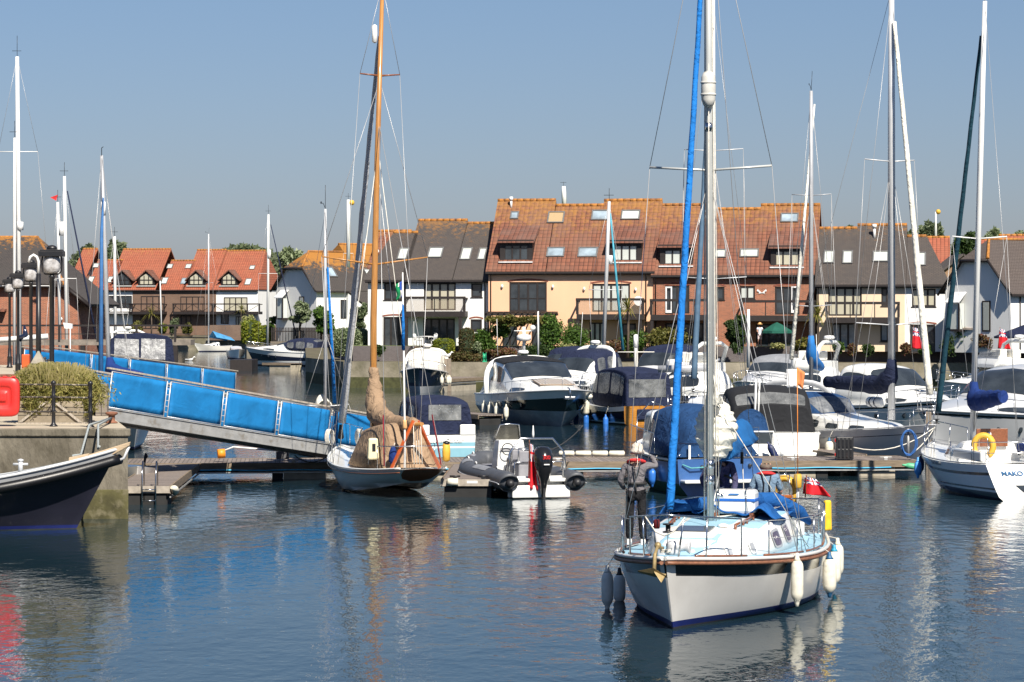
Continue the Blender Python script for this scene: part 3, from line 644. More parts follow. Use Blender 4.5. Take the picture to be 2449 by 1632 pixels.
# houses turned towards the right: clipped gable on their left end
def clipped(label, pxc, D, rz, depth, length, ze, zc, zr, zg, roofm, step=None, nm='house'):
    fr = Fr(pxc, D, rz); rt = fr.root(label, nm, 'house'); h = depth/2; k = (zr-ze)/h; yc = (zc-ze)/k; hx = (zr-zc)/k*.9; o = .35
    def roofshape(mb, x0, x1, dz=0):
        ov = .35; zo = ze-ov*k
        top = zr+dz; hy = h+dz/k
        P = [(x0-o, -ov, zo), (x0-o, yc, zc), (x0-o, 2*h-yc, zc), (x0-o, 2*h+ov, zo), (x0+hx, hy, top), (x1, -ov, zo), (x1, hy, top), (x1, 2*h+ov, zo)]
        mb.add(P, [(0, 5, 6, 4, 1), (1, 4, 2), (3, 2, 4, 6, 7)])
        Q = [(p[0]+.06, p[1], p[2]-.16) for p in P]; mb.add(P[:4]+Q[:4]+[P[5], Q[5]], [(0, 1, 5, 4), (1, 2, 6, 5), (2, 3, 7, 6), (0, 4, 9, 8)])
    mb = MB(); roofshape(mb, 0, length)
    if step:
        a, z2 = step; y2 = (z2-ze)/k; mb.add([(a, h, zr), (a, y2, z2), (length, y2, z2), (length, h, zr-.01), (a, 2*y2-h+.5, zr)], [(0, 3, 2, 1), (0, 1, 4)])
        mb.add([(a, h-.3, zr-.3*k+.03), (length, h-.3, zr-.3*k+.03), (length, y2, z2), (a, y2, z2)], [(0, 1, 2, 3)])
        mb.add([(a, y2, z2), (length, y2, z2), (length, y2+3, z2-3*k), (a, y2+3, z2-3*k)], [(0, 1, 2, 3)])
    mb.build('roof', roofm, rt)
    one('ridge_tiles', M_ridge, rt, lambda q: q.tube([(-o, yc, zc), (hx, h, zr), (step[0] if step else length, h, zr)], .12, 6))
    if step: one('ridge_tiles', M_ridge, rt, lambda q: q.tube([(step[0], (step[1]-ze)/k, step[1]), (length, (step[1]-ze)/k, step[1])], .12, 6))
    wl = MB(); b_ = ze-.05
    wl.add([(0, 0, zg), (0, depth, zg), (0, depth, b_), (0, 2*h-yc, zc-.05), (0, yc, zc-.05), (0, 0, b_)], [(0, 1, 2, 3, 4, 5)]); wl.add([(0, 0, zg), (length, 0, zg), (length, 0, b_), (0, 0, b_)], [(0, 1, 2, 3)])
    wl.build('wall', M_white, rt)
    v = MB()
    for a, b in (((-o-.02, -.36, ze-.36*k-.1), (-o-.02, yc, zc-.12)), ((-o-.02, yc, zc-.12), (-o-.02, 2*h-yc, zc-.12)), ((-o-.02, 2*h-yc, zc-.12), (-o-.02, depth+.36, ze-.36*k-.1))): v.tube([a, b], .10, 4)
    v.bx((-.3, -.42, ze-.36*k-.22), (length, -.34, ze-.36*k-.08)); v.build('bargeboard', M_dkwood, rt)
    # oriel and small window in the gable, a window in the long wall
    q = MB(); yo = depth*.78
    q.bx((-.62, yo-.55, ze-3.0), (-.003, yo+.55, ze-2.85)); q.poly([(-.75, yo-.65, ze-1.05), (-.75, yo+.65, ze-1.05), (-.01, yo+.65, ze-.35), (-.01, yo-.65, ze-.35)], (0, 0, .07), 1)
    for a in (-.5, .46): q.bx((-.60, yo+a-.04, ze-2.85), (-.52, yo+a+.08, ze-1.05))
    q.build('oriel_window', [M_dkwood, M_whfr], rt); q = MB(); q.bx((-.54, yo-.47, ze-2.84), (-.04, yo+.47, ze-1.07)); q.build('pane', M_blind, rt)
    q = MB(); q.bx((-.05, depth*.30, ze-3.0), (.02, depth*.30+.75, ze-.9)); f = q.build('window', M_dkwood, rt); q = MB(); q.bx((-.065, depth*.30+.12, ze-2.9), (-.052, depth*.30+.63, ze-1.0)); q.build('pane', M_blind, f)
    for x in (2.6, 7):
        q = MB(); q.bx((x, -.05, ze-2.9), (x+1.7, .02, ze-1.2)); f = q.build('window', M_dkwood, rt); q = MB(); q.bx((x+.1, -.065, ze-2.8), (x+.8, -.052, ze-1.3)); q.bx((x+.9, -.065, ze-2.8), (x+1.6, -.052, ze-1.3)); q.build('pane', M_glass, f)
    q = MB(); q.tube([(.9, -.06, ze-.6), (.9, -.06, zg)], .045, 6); q.build('downpipe', M_dkwood, rt)
    return rt, fr, k, h
rt, fr, k, h = clipped('white house with clipped gable and rust-lichened dark roof, behind the round hedge', 757, 255, 38, 6.6, 15, 7.75, 9.5, 10.95, 1.9, M_slateroof2, step=(5.2, 11.7))
for x, u in ((2.0, 1.2), (6.2, 1.0), (10.4, 1.3)):
    class _R: pass
    tilt = math.atan(k); skylight(rt, x, x+(.9 if x < 3 else 1.9), u, u+1.3, (lambda u, t=tilt, kk=k: (u*math.cos(t), 7.75+u*math.sin(t))), tilt, M_rl if x > 3 else M_rls)
# lower wing with its own hipped end
lb = MB(); lb.add([(3.2, -.4, 7.3), (10, -.4, 7.3), (10, -3.4, 4.4), (5.4, -3.4, 4.4)], [(0, 1, 2, 3)]); lb.build('lean_to_roof', M_slateroof2, rt)
lb = MB(); lb.add([(3.2, 0, 7.1), (3.2, -.4, 7.1), (5.4, -3.2, 4.3), (5.4, -3.2, 1.9), (3.2, 0, 1.9)], [(0, 1, 2, 3, 4)]); lb.bx((5.4, -3.2, 1.9), (10, -3.15, 4.3)); lb.build('wing_wall', M_white, rt)
rt.scale = (1.196,)*3; rt.location = rt.location*1.196; rt.location.z = 5.2*(1-1.196)
rt, fr, k, h = clipped('white house with grey brown clipped gable roof at the right edge', 2417, 192, 38, 6.0, 16, 7.05, 9.0, 10.4, 2.6, rooftile('brown_plain_tile', (.085, .066, .058), (.10, .08, .07), (.075, .06, .055), (.16, .09, .05), tw=.25, th=.14, zl=(11, 16), curve=0))
# ---- distant orange-roofed terrace on the left, crop 1 ----
fx, fy = cr(0, 350, 2.8508)
L1 = [(725, 1020, 900, 1100), (962, 1022, 1125, 1125), (1232, 1025, 1395, 1125), (1528, 1030, 1688, 1125), (1235, 1155, 1305, 1245), (1507, 1143, 1560, 1212), (1608, 1160, 1650, 1250), (960, 1160, 1100, 1245), (600, 1030, 690, 1100)]
fr = Fr(fx(560), 418, -13); hs = px_holes(fr, L1, fx, fy); xbr0, xbr1 = fr.x(fx(905)), fr.x(fx(1476))
rt, fr, ro, _ = terrace('far row of houses with bright orange roofs and small gabled dormers', fx(460), fx(1757), 420, -13, fy(978),
    [(fx(470), fx(668), fy(699)), (fx(668), fx(840), fy(776)), (fx(840), fx(1167), fy(701)), (fx(1167), fx(1335), fy(779)), (fx(1345), fx(1546), fy(706)), (fx(1548), fx(1725), fy(712))], 6.6, M_white, [], M_tileo, 2.2, name='terraced_houses', hip=(0, .9))
hs = px_holes(fr, L1, fx, fy)
bw = MB(); bw.bx((fr.x(fx(905)), -.06, 2.2), (fr.x(fx(1474)), -.004, fr.z(fy(985), fx(1200)))); bw.build('brick_facing', M_brickb, rt)
for i, h in enumerate(hs):
    window(rt, h[0], h[1], h[2], h[3], 2 if i in (4, 6) else (1 if i == 5 else 4), M_glass if i in (5, 0, 8) else M_curt, y=-.16, sill=False)
for a, b in ((690, 925), (905, 1140), (1200, 1470), (1470, 1790)):
    balcony(rt, fr.x(fx(a)), fr.x(fx(b)), fr.z(fy(1128), fx(a), -1.3), fr.z(fy(1075), fx(a), -1.3), cross=True, out=1.4)
px_sky(rt, fr, ro, [(636, 800, 676, 830, M_rl), (602, 890, 640, 932, M_rl), (735, 890, 768, 932, M_rl), (1140, 805, 1178, 835, M_rl), (1103, 897, 1143, 940, M_rl), (1265, 805, 1305, 835, M_rl), (1235, 900, 1272, 942, M_rls), (1672, 905, 1712, 947, M_rl), (1702, 815, 1738, 842, M_rl)], fx, fy)
for cx_ in (522, 850, 1012, 1352, 1575):
    yd2 = 1.0; a, b = fr.x(fx(cx_-55), yd2), fr.x(fx(cx_+55), yd2); zb, zt, zp = fr.z(fy(952), fx(cx_), yd2), fr.z(fy(898), fx(cx_), yd2), fr.z(fy(842), fx(cx_), yd2); c_ = (a+b)/2
    d = MB(); d.poly([(a, .2, zb), (b, .2, zb), (b, .2, zt), (c_, .2, zp-.15), (a, .2, zt)], (0, 3.2, 0)); dm = d.build('dormer', M_dkwood, rt)
    p = MB(); p.poly([(a+.25, .14, zb+.25), (b-.25, .14, zb+.25), (b-.25, .14, zt), (c_, .14, zp-.6), (a+.25, .14, zt)], (0, .03, 0)); p.build('pane', M_curt if cx_ > 900 else M_glass, dm)
    p = MB(); 
    for xx in (a+.25, c_-.35, c_+.35, b-.25): p.bx((xx-.06, .10, zb+.25), (xx+.06, .138, zt+(.0 if xx in (a+.25, b-.25) else .3)))
    p.bx((a+.1, .09, (zb+zt)/2+.2), (b-.1, .10, (zb+zt)/2+.32)); p.build('glazing_bars', M_dkwood, dm); one('lead_apron', mat('weathered_white', (.4, .4, .38), .7), dm, lambda q: q.bx((a-.2, -.15, zb-.12), (b+.2, .25, zb+.05)))
    r_ = MB()
    for sg in (-1, 1):
        e = c_+sg*((b-a)/2+.45); r_.add([(c_, -.15, zp), (e, -.15, zt-.30), (e, 3.2, zt-.30), (c_, 4.4, zp), (c_, -.15, zp-.18), (e, -.15, zt-.48), (e, 3.2, zt-.48), (c_, 4.4, zp-.18)], [(0, 1, 2, 3), (0, 4, 5, 1), (4, 7, 6, 5), (1, 5, 6, 2)])
    r_.build('dormer_roof', M_tiled, dm)
# brown roofs peeping above between the houses
def backroof(label, pa, pb, D, pyr, pye, m, rz=-9, hip=(0, 0)):
    fr = Fr(pa, D, rz); rt = fr.root(label, 'house', 'house', 'roofs of further houses'); ze = fr.z(pye, pa); x1 = fr.x(pb, 4); zr = fr.z(pyr, pa, 4)
    ro = Roof(fr, ze, 4, zr); mb = MB(); y1, yb = ro.section(mb, 0, x1, zr, hipL=hip[0], hipR=hip[1]); mb.build('roof', m, rt); ridge_tiles(rt, [(hip[0], x1-hip[1], y1, zr)], M_ridge)
    wb = MB(); wb.bx((.2, .1, 2.5), (x1-.2, 2*y1-.1, ze-.02)); wb.poly([(.2, .1, ze-.02), (.2, y1, zr-.35), (.2, 2*y1-.1, ze-.02)], (x1-.4, 0, 0)); wb.build('wall', M_brickb, rt); return rt, fr, ro
rt, fr, ro = backroof('orange-lichened roof with white flue above the dark roofs', 880, 985, 232, 553, 640, M_tile)
fb = MB(); fb.tube([(.6, .4, ZZ(600, 232)), (.6, .4, ZZ(557, 232))], .16, 10); fb.tube([(.6, .4, ZZ(600, 232)), (.6, .9, ZZ(603, 232))], .2, 8); fb.build('flue', M_plast, rt)
backroof('short orange roof behind the cream and white house', 2200, 2272, 236, 568, 640, M_tileo)
backroof('orange roof between the trees and the white house on the right', 2338, 2385, 260, 573, 640, M_tileo)
backroof('orange roof rising behind the white house at the right edge', 2390, 2460, 255, 563, 640, M_tileo)
rt = thing('house', 'small house showing a brown brick gable beside the green furled sail', 'house', (XP(2306, 228), 228, 2.5), 0, 'roofs of further houses')
mb = MB(); mb.poly([(-2.2, 0, 0), (1.4, 0, 0), (1.4, 0, ZZ(650, 228)-2.5), (-.1, 0, ZZ(613, 228)-2.5), (-2.2, 0, ZZ(662, 228)-2.5)], (0, 5, 0)); mb.build('wall', brick('tan_brick', (.36, .20, .10), (.28, .16, .09), (.3, .24, .17)), rt)
mb = MB()
for sg in (-1, 1): mb.add([(-.1, -.3, ZZ(609, 228)-2.5), (-.1+sg*2.6, -.3, ZZ(609, 228)-4.5), (-.1+sg*2.6, 6, ZZ(609, 228)-4.5), (-.1, 6, ZZ(609, 228)-2.5)], [(0, 1, 2, 3)])
mb.build('roof', M_slateroof, rt, solid=.14)
# ---- brick building on the left beyond the quay ----
rt = thing('house', 'orange brick building with a lichened dark hipped roof behind the lamp posts', 'house', (XP(208, 200), 196, 0), R(-4))
zb = ZZ(682, 196); zc = ZZ(567, 201)
xl = -32
mb = MB(); wallgrid(mb, xl, 0, .8, ZZ(798, 196)+3.6, [(-5.95+.6, 2.6, -4.3+.6, 5.7)]); 
mb.v = []; mb.f = []; mb.m = []; mb.s = []
wallgrid(mb, xl, 0, 1.6, zb-.1, [(-6.6, 2.6, -5.6, 5.4), (-3.0-3.6, 2.6, -2.0-3.6, 5.4)][:1]); 
mb.v = []; mb.f = []; mb.m = []; mb.s = []
wallgrid(mb, xl, -.84, 1.6, zb-.1, [(-6.6, 3.6, -5.6, 6.2)]); mb.add([(-.84, 0, 1.6), (0, 0, 1.6), (0, 0, 6.4), (-.84, 0, zb-.1)], [(0, 1, 2, 3)]); mb.add([(0, 0, 1.6), (0, 9, 1.6), (0, 9, 6.4), (0, 0, 6.4)], [(0, 1, 2, 3)])
mb.build('wall', M_brick, rt, fix=False)
mb = MB(); P = [(-.84, -.5, zb), (xl, -.5, zb), (xl, 6, zc), (-4.3, 6, zc), (-.84, 9, zb), (.95, -.5, 5.85), (.95, 9, 5.85)]
mb.add(P, [(0, 3, 2, 1), (0, 4, 3), (0, 5, 6, 4)]); mb.build('roof', M_slateroof2, rt, solid=.2)
mb = MB(); mb.tube([(-.84, -.52, zb-.1), (xl, -.52, zb-.1)], .12, 4); mb.tube([(-.84, -.56, zb-.1), (.95, -.56, 5.75)], .16, 4); mb.build('bargeboard', M_dkwood, rt)
mb = MB(); mb.tube([(-4.3, 6, zc), (xl, 6, zc)], .14, 6); mb.tube([(-4.3, 6, zc), (-.84, -.5, zb)], .14, 6); mb.build('ridge_tiles', M_ridge, rt)
window(rt, -6.6, 3.6, -5.6, 6.2, 2, M_curt, sill=False)
mb = MB(); mb.poly([(-7.0, -.06, 5.5), (-7.0, -.7, 5.4), (-5.0, -.7, 5.4), (-5.0, -.06, 5.5)], (0, 0, .12)); mb.build('porch_roof', M_tiled, rt)
for x in (-13, -19): window(rt, x, 3.6, x+1.6, 6.0, 2, M_blind, y=-.2)
lb = MB(); lb.sph((-1.2, -.12, 4.9), .13); lb.build('wall_lamp', M_plast, rt)
# raised timber walkway in front of it
rt = thing('walkway', 'raised timber walkway with dark posts and rail in front of the brick building', 'walkway', (XP(130, 185), 185, 0))
mb = MB(); mb.box((-3, 0, 3.40), (24, 2.4, .35)); mb.build('deck', mat('weathered_beam', (.20, .17, .14), .9, .3, 3, .4), rt)
mb = MB()
for x in range(-14, 9, 2): mb.box((x, -1, 1.4), (.3, .3, 3.6))
mb.build('piles', M_dkwood, rt)
mb = MB(); mb.box((-3, -1.15, 4.5), (24, .10, .12))
for i in range(10): mb.box((-14.5+i*2.5, -1.15, 3.95), (.14, .14, 1.0))
mb.box((-3, -1.15, 3.95), (24, .05, .05)); mb.build('railing', M_dkwood, rt)
# low timber wall by the channel and black fence
rt = thing('retaining_wall', 'brown brick and timber garden wall behind the far mooring', 'wall', (XP(590, 409), 405, 0))
mb = MB(); mb.box((0, 6.0, 2.6), (11, .3, 2.2)); mb.build('wall', brick('old_brick', (.16, .09, .06), (.12, .07, .05), (.2, .16, .12)), rt)
rt = thing('fence', 'black boarded fence with gaps beside the small garden trees', 'fence', (XP(690, 296), 299, 1.85))
mb = MB()
for i in range(40): mb.box((-2+i*.16, 0, 1.0), (.10 if i < 14 else .15, .03, 2.0))
mb.build('boards', M_dkwood, rt); mb = MB(); mb.box((1.2, .06, .5), (6.6, .06, .1)); mb.box((1.2, .06, 1.6), (6.6, .06, .1)); mb.build('rails', M_dkwood, rt)
mb = MB(); mb.box((XP(700, 298), 297.6, 2.15), (4.6, .25, .5)); tag(mb.build('timber_barrier', planks('old_plank', (.2, .17, .13), .2), bevel=.02), 'low weathered timber barrier at the foot of the black fence', 'barrier')
# dark tall mole wall is part of the land; small hydrant-like green hose reel
rt = thing('hose_reel', 'green hose reel standing on the sea wall', 'hose reel', (XP(1159, 201), 200.8, 1.85))
mb = MB(); mb.lathe([(.32, -.12), (.32, -.09), (.22, -.08), (.22, .08), (.32, .09), (.32, .12)], (0, 0, .38), 18, ax=(1, 0, 0)); mb.box((0, 0, .1), (.3, .3, .2)); mb.build('reel', mat('green_plastic', (.02, .32, .16), .4), rt)
# =============== boat building ===============
def tube(name, m, root, pts, r, n=6, world=False, flat=1): return one(name, m, root, lambda b: b.tube(pts, r, n, flat=flat), world=world)
def stay(root, a, b, r=.007, name='shroud', m=None, sag=0, world=False): return one(name, m or M_wire, root, lambda q: wire(q, a, b, r, sag), world=world)
class Hull:
    def __init__(s, root, L, B, fb=(.9, .85, 1.2), bo=1.0, so=.4, tw=.75, um=.42, wm=.84, wb=.25, fl=(.5, 1.1), p=2.2, keel=-.35, counter=None):
        s.ct = counter
        s.root = root; s.L = L; s.B = B; s.fb = fb; s.bo = bo; s.so = so; s.tw = tw; s.um = um; s.wm = wm; s.wb = wb; s.fl = fl; s.p = p; s.keel = keel
    def zs(s, u): a, b, c = s.fb; return a*(1-u)*(1-2*u)+4*b*u*(1-u)+c*u*(2*u-1)
    def hb(s, u):
        if u < s.um: k = s.tw+(1-s.tw)*math.sin(math.pi/2*u/s.um)
        else: q = (u-s.um)/(1-s.um); k = 1-q**s.p
        return max(.02, s.B/2*k)
    def pt(s, u, z, side=1, off=0):
        c = 0; cw = 1
        if s.ct and u < s.ct[1]: k_ = (1-u/s.ct[1])**1.7; c = s.ct[0]*k_; cw = 1-.55*k_
        z = max(z, c) if c else z; t = (z-c)/(s.zs(u)-c); w_ = (s.wm+(s.wb-s.wm)*u**3)*cw
        if u > 1-1e-6: w_ = max(w_, .3)
        f = s.fl[0]+(s.fl[1]-s.fl[0])*u
        y = s.hb(u)*(w_+(1-w_)*max(t, 0)**f) if t >= 0 else s.hb(u)*w_*max(.15, 1+t*1.2)
        tc = max(-.4, min(1.2, t)); xw = -s.L/2+s.so+(s.L-s.so-s.bo)*u; xd = -s.L/2+s.L*u
        return Vector((xw+(xd-xw)*tc, side*(y+off), z))
    def sheer(s, u, side=1, inset=0, dz=0): q = s.pt(u, s.zs(u), side); return Vector((q.x, side*max(0.01, abs(q.y)-inset), q.z+dz))
    def build(s, rows, mats, deckm, transom=None, deckdz=-.02, camber=.05, nu=30, rail=None, railr=.03, rail_name='rubbing_strake', flatbow=False):
        """rows: (kind, value, material index of the band above it); kind z = height, s = below the sheer"""
        mb = MB(); us = [(i/nu) for i in range(nu)]+[.985, 1.0]; us = sorted(set(us)); zr = []
        nr = len(rows)
        sub = []
        for i, (k, v, m_) in enumerate(rows):
            sub.append((k, v, m_, 0))
            if i < nr-1 and (rows[i][2] == 0 or True) and rows[i+1][0] == 's' and k == 'z': sub += [('m', i, m_, .25), ('m', i, m_, .5), ('m', i, m_, .75)]
        def zz(q, u):
            k, v, m_, t = q
            if k == 'm': a = zz((rows[v][0], rows[v][1], 0, 0), u); b = zz((rows[v+1][0], rows[v+1][1], 0, 0), u); return a+(b-a)*t
            return v if k == 'z' else s.zs(u)-v
        for side in (1, -1):
            vs = [s.pt(u, zz(q, u), side) for u in us for q in sub]; n = len(sub)
            fs = []; ms = []
            for i in range(len(us)-1):
                for j in range(n-1): fs.append((i*n+j, (i+1)*n+j, (i+1)*n+j+1, i*n+j+1)); ms.append(0 if flatbow and us[i] > .962 and sub[j][0] == 's' and sub[j][2] == 3 else sub[j][2])
            mb.add(vs, fs, ms, True)
        n = len(sub); tr = MB() if transom is not None else mb
        for j in range(n-1):
            a, b = sub[j], sub[j+1]; z0, z1 = zz(a, 0), zz(b, 0)
            p = [s.pt(0, z0, -1), s.pt(0, z0, 1), s.pt(0, z1, 1), s.pt(0, z1, -1)]; tr.add(p, [(0, 1, 2, 3)], 0 if transom is not None else sub[j][2])
        p1 = [s.pt(1, zz(q, 1), 1) for q in sub]; p2 = [s.pt(1, zz(q, 1), -1) for q in sub]
        for j in range(n-1): mb.add([p1[j], p1[j+1], p2[j+1], p2[j]], [(0, 1, 2, 3)], sub[j][2], False)
        h = mb.build('hull', mats, s.root)
        if transom is not None: tr.build('transom', transom, s.root)
        d = MB()
        def g(a, b):
            u = a; q = s.sheer(u, 1, .03); y = q.y*(2*b-1); return Vector((q.x, y, q.z+deckdz+camber*(1-(2*b-1)**2)*min(1, q.y*1.2)))
        d.grid(g, 24, 6); d.build('deck', deckm, s.root)
        if rail:
            for side in (1, -1): tube(rail_name, rail, s.root, [s.sheer(i/24, side, -.005, -.03) for i in range(25)], railr, 6)
        return h
    def lifelines(s, u0, u1, n, h=.6, inset=.08, m=None, two=True, sides=(1, -1)):
        m = m or M_steel
        for side in sides:
            tops = []
            for i in range(n):
                u = u0+(u1-u0)*i/(n-1); b = s.sheer(u, side, inset); t = b+Vector((0, 0, h)); tops.append(t); tube('stanchion', m, s.root, [b, t], .013, 5)
            for k in ((.0, .3) if two else (0,)):
                one('lifeline', M_wire, s.root, lambda q: q.tube([t-Vector((0, 0, k)) for t in tops], .006, 4))
    def pulpit(s, ua=.86, h=.62, over=.12, r=.014, bars=((.93, 0),), inset=.06):
        f = MB(); top = []
        a = s.sheer(ua, 1, inset); b = s.sheer(ua, -1, inset); nose = s.sheer(1, 1)+Vector((over, 0, h+.05)); nose.y = 0
        m1 = s.sheer(.965, 1, -.06, h+.03); m2 = s.sheer(.965, -1, -.06, h+.03)
        f.tube([a, a+Vector((.03, 0, h)), m1, nose, m2, b+Vector((.03, 0, h)), b], r, 6)
        for u, q in bars:
            for side in (1, -1): p = s.sheer(u, side, .04); t = lerp(s.sheer(ua, side, inset, h), s.sheer(.965, side, -.06, h+.03), (u-ua)/(.965-ua)); f.tube([p, t], r, 5)
        f.build('pulpit', M_steel, s.root)
    def pushpit(s, ub=.10, h=.62, r=.014, inset=.06, bars=True):
        f = MB(); a = s.sheer(ub, 1, inset); b = s.sheer(ub, -1, inset); c1 = s.sheer(0, 1, inset+.05, h)+Vector((.05, 0, 0)); c2 = s.sheer(0, -1, inset+.05, h)+Vector((.05, 0, 0)); up = Vector((0, 0, h))
        f.tube([a, a+up, c1, c2, b+up, b], r, 6); f.tube([a+up*.5, c1-up*.5, c2-up*.5, b+up*.5], r*.8, 5)
        for c in (c1, c2): f.tube([c, c-up], r, 5)
        f.build('pushpit', M_steel, s.root)
    def text(s, st, size, u, z, side, m, name='lettering', shear=0, off=.015, bold=0):
        p = s.pt(u, z, side, off); q = s.pt(u+.02, z, side, off); r = s.pt(u, z+.08, side, off); x = (q-p).normalized()*(-side); y = (r-p).normalized(); zz = x.cross(y).normalized(); y = zz.cross(x)
        lettering(st, size, Matrix(((x.x, y.x, zz.x, p.x), (x.y, y.y, zz.y, p.y), (x.z, y.z, zz.z, p.z), (0, 0, 0, 1))), m, s.root, name, shear, .003, bold=bold)
class Shell:
    """streamlined superstructure or canopy; stations (x, w_bottom, w_top, z_bottom, z_top, camber, corner)"""
    def __init__(s, st, sub=4, smooth=True):
        o = []
        n = len(st)
        for i in range(n-1):
            for k in range(sub):
                t = k/sub; r = []
                for c in range(7):
                    p0, p1, p2, p3 = (st[max(0, min(n-1, i+d))][c] for d in (-1, 0, 1, 2))
                    v = .5*((2*p1)+(-p0+p2)*t+(2*p0-5*p1+4*p2-p3)*t*t+(-p0+3*p1-3*p2+p3)*t**3) if smooth else p1+(p2-p1)*t
                    r.append(v)
                o.append(r)
        o.append(list(st[-1])); s.st = o; s.n = len(o)-1; s.raw = n-1; s.c = Vector((sum(q[0] for q in o)/len(o), 0, min(q[3] for q in o)))
    def prof(s, q):
        x, wb, wt, zb, zt, cm, r = q; r = min(r, max(.001, zt-zb)*.8, wt*.8+.001)
        return [(wb, zb), (lerp(wb, wt, .5), lerp(zb, zt-r, .5)), (wt, zt-r), (wt-r*.29, zt-r*.29), (wt-r, zt), ((wt-r)*.5, zt+cm*.78), (0, zt+cm)]
    def S(s, u, k, side):
        """u in station numbers of the given list, k 0..6 up the half profile"""
        f = max(0, min(s.n-1e-6, u/s.raw*s.n)); i = int(f); t = f-i
        def at(i):
            p = s.prof(s.st[i]); kk = max(0, min(5.9999, k)); j = int(kk); e = kk-j
            return Vector((s.st[i][0], side*lerp(p[j][0], p[j+1][0], e), lerp(p[j][1], p[j+1][1], e)))
        return at(i).lerp(at(i+1), t)
    def build(s, name, m, root, caps=True, solid=0):
        mb = MB(); rings = []
        for q in s.st:
            p = s.prof(q); rings.append([Vector((q[0], y, z)) for y, z in p]+[Vector((q[0], -y, z)) for y, z in p[-2::-1]])
        mb.loft(rings, 0, caps, True, closed=False) if not caps else mb.loft(rings, 0, True, True, closed=True)
        return mb.build(name, m, root, solid=solid)
    def N(s, u, k, side):
        e = .03; a = s.S(u+e, k, side)-s.S(u-e, k, side); b = s.S(u, k+e*2, side)-s.S(u, k-e*2, side)
        n = a.cross(b); n = n.normalized() if n.length > 1e-9 else Vector((0, 0, 1))
        d = s.S(u, k, side)-s.c; return n if n.dot(d) > 0 else -n
    def patch(s, name, m, root, u0, u1, k0, k1, side=1, off=.012, e=.45, n=28):
        f = lambda u, k: s.S(u, k, side)+s.N(u, k, side)*off
        return s._p(name, m, root, f, u0, u1, k0, k1, e, n)
    def cross(s, name, m, root, u0, u1, q0=-.9, q1=.9, kmin=2, off=.012, e=.35, n=36):
        def f(u, q): sd = 1 if q >= 0 else -1; k = 6-(6-kmin)*abs(q); return s.S(u, k, sd)+s.N(u, min(k, 5.6), sd)*off
        return s._p(name, m, root, f, u0, u1, q0, q1, e, n)
    def _p(s, name, m, root, f, u0, u1, k0, k1, e, n):
        mb = MB(); rings = []; sg = lambda v: (1 if v >= 0 else -1)*abs(v)**e
        for r in (.001, .25, .5, .75, .9, 1):
            rings.append([f((u0+u1)/2+(u1-u0)/2*r*sg(math.cos(2*math.pi*j/n)), (k0+k1)/2+(k1-k0)/2*r*sg(math.sin(2*math.pi*j/n))) for j in range(n)])
        mb.loft(rings, 0, False, True); return mb.build(name, m, root)
def boat(label, bow, stern, cat='boat', name='boat', group=None):
    """bow, stern: (px, D); gives root at the middle, local +x towards the bow, and the length"""
    b = Vector((XP(*bow), bow[1], 0)); s_ = Vector((XP(*stern), stern[1], 0)); d = b-s_; c = (b+s_)/2
    return thing(name, label, cat, c, math.atan2(d.y, d.x), group), d.length
def lp(root, px, py, D): return WM[root.name].inverted() @ PX(px, py, D)
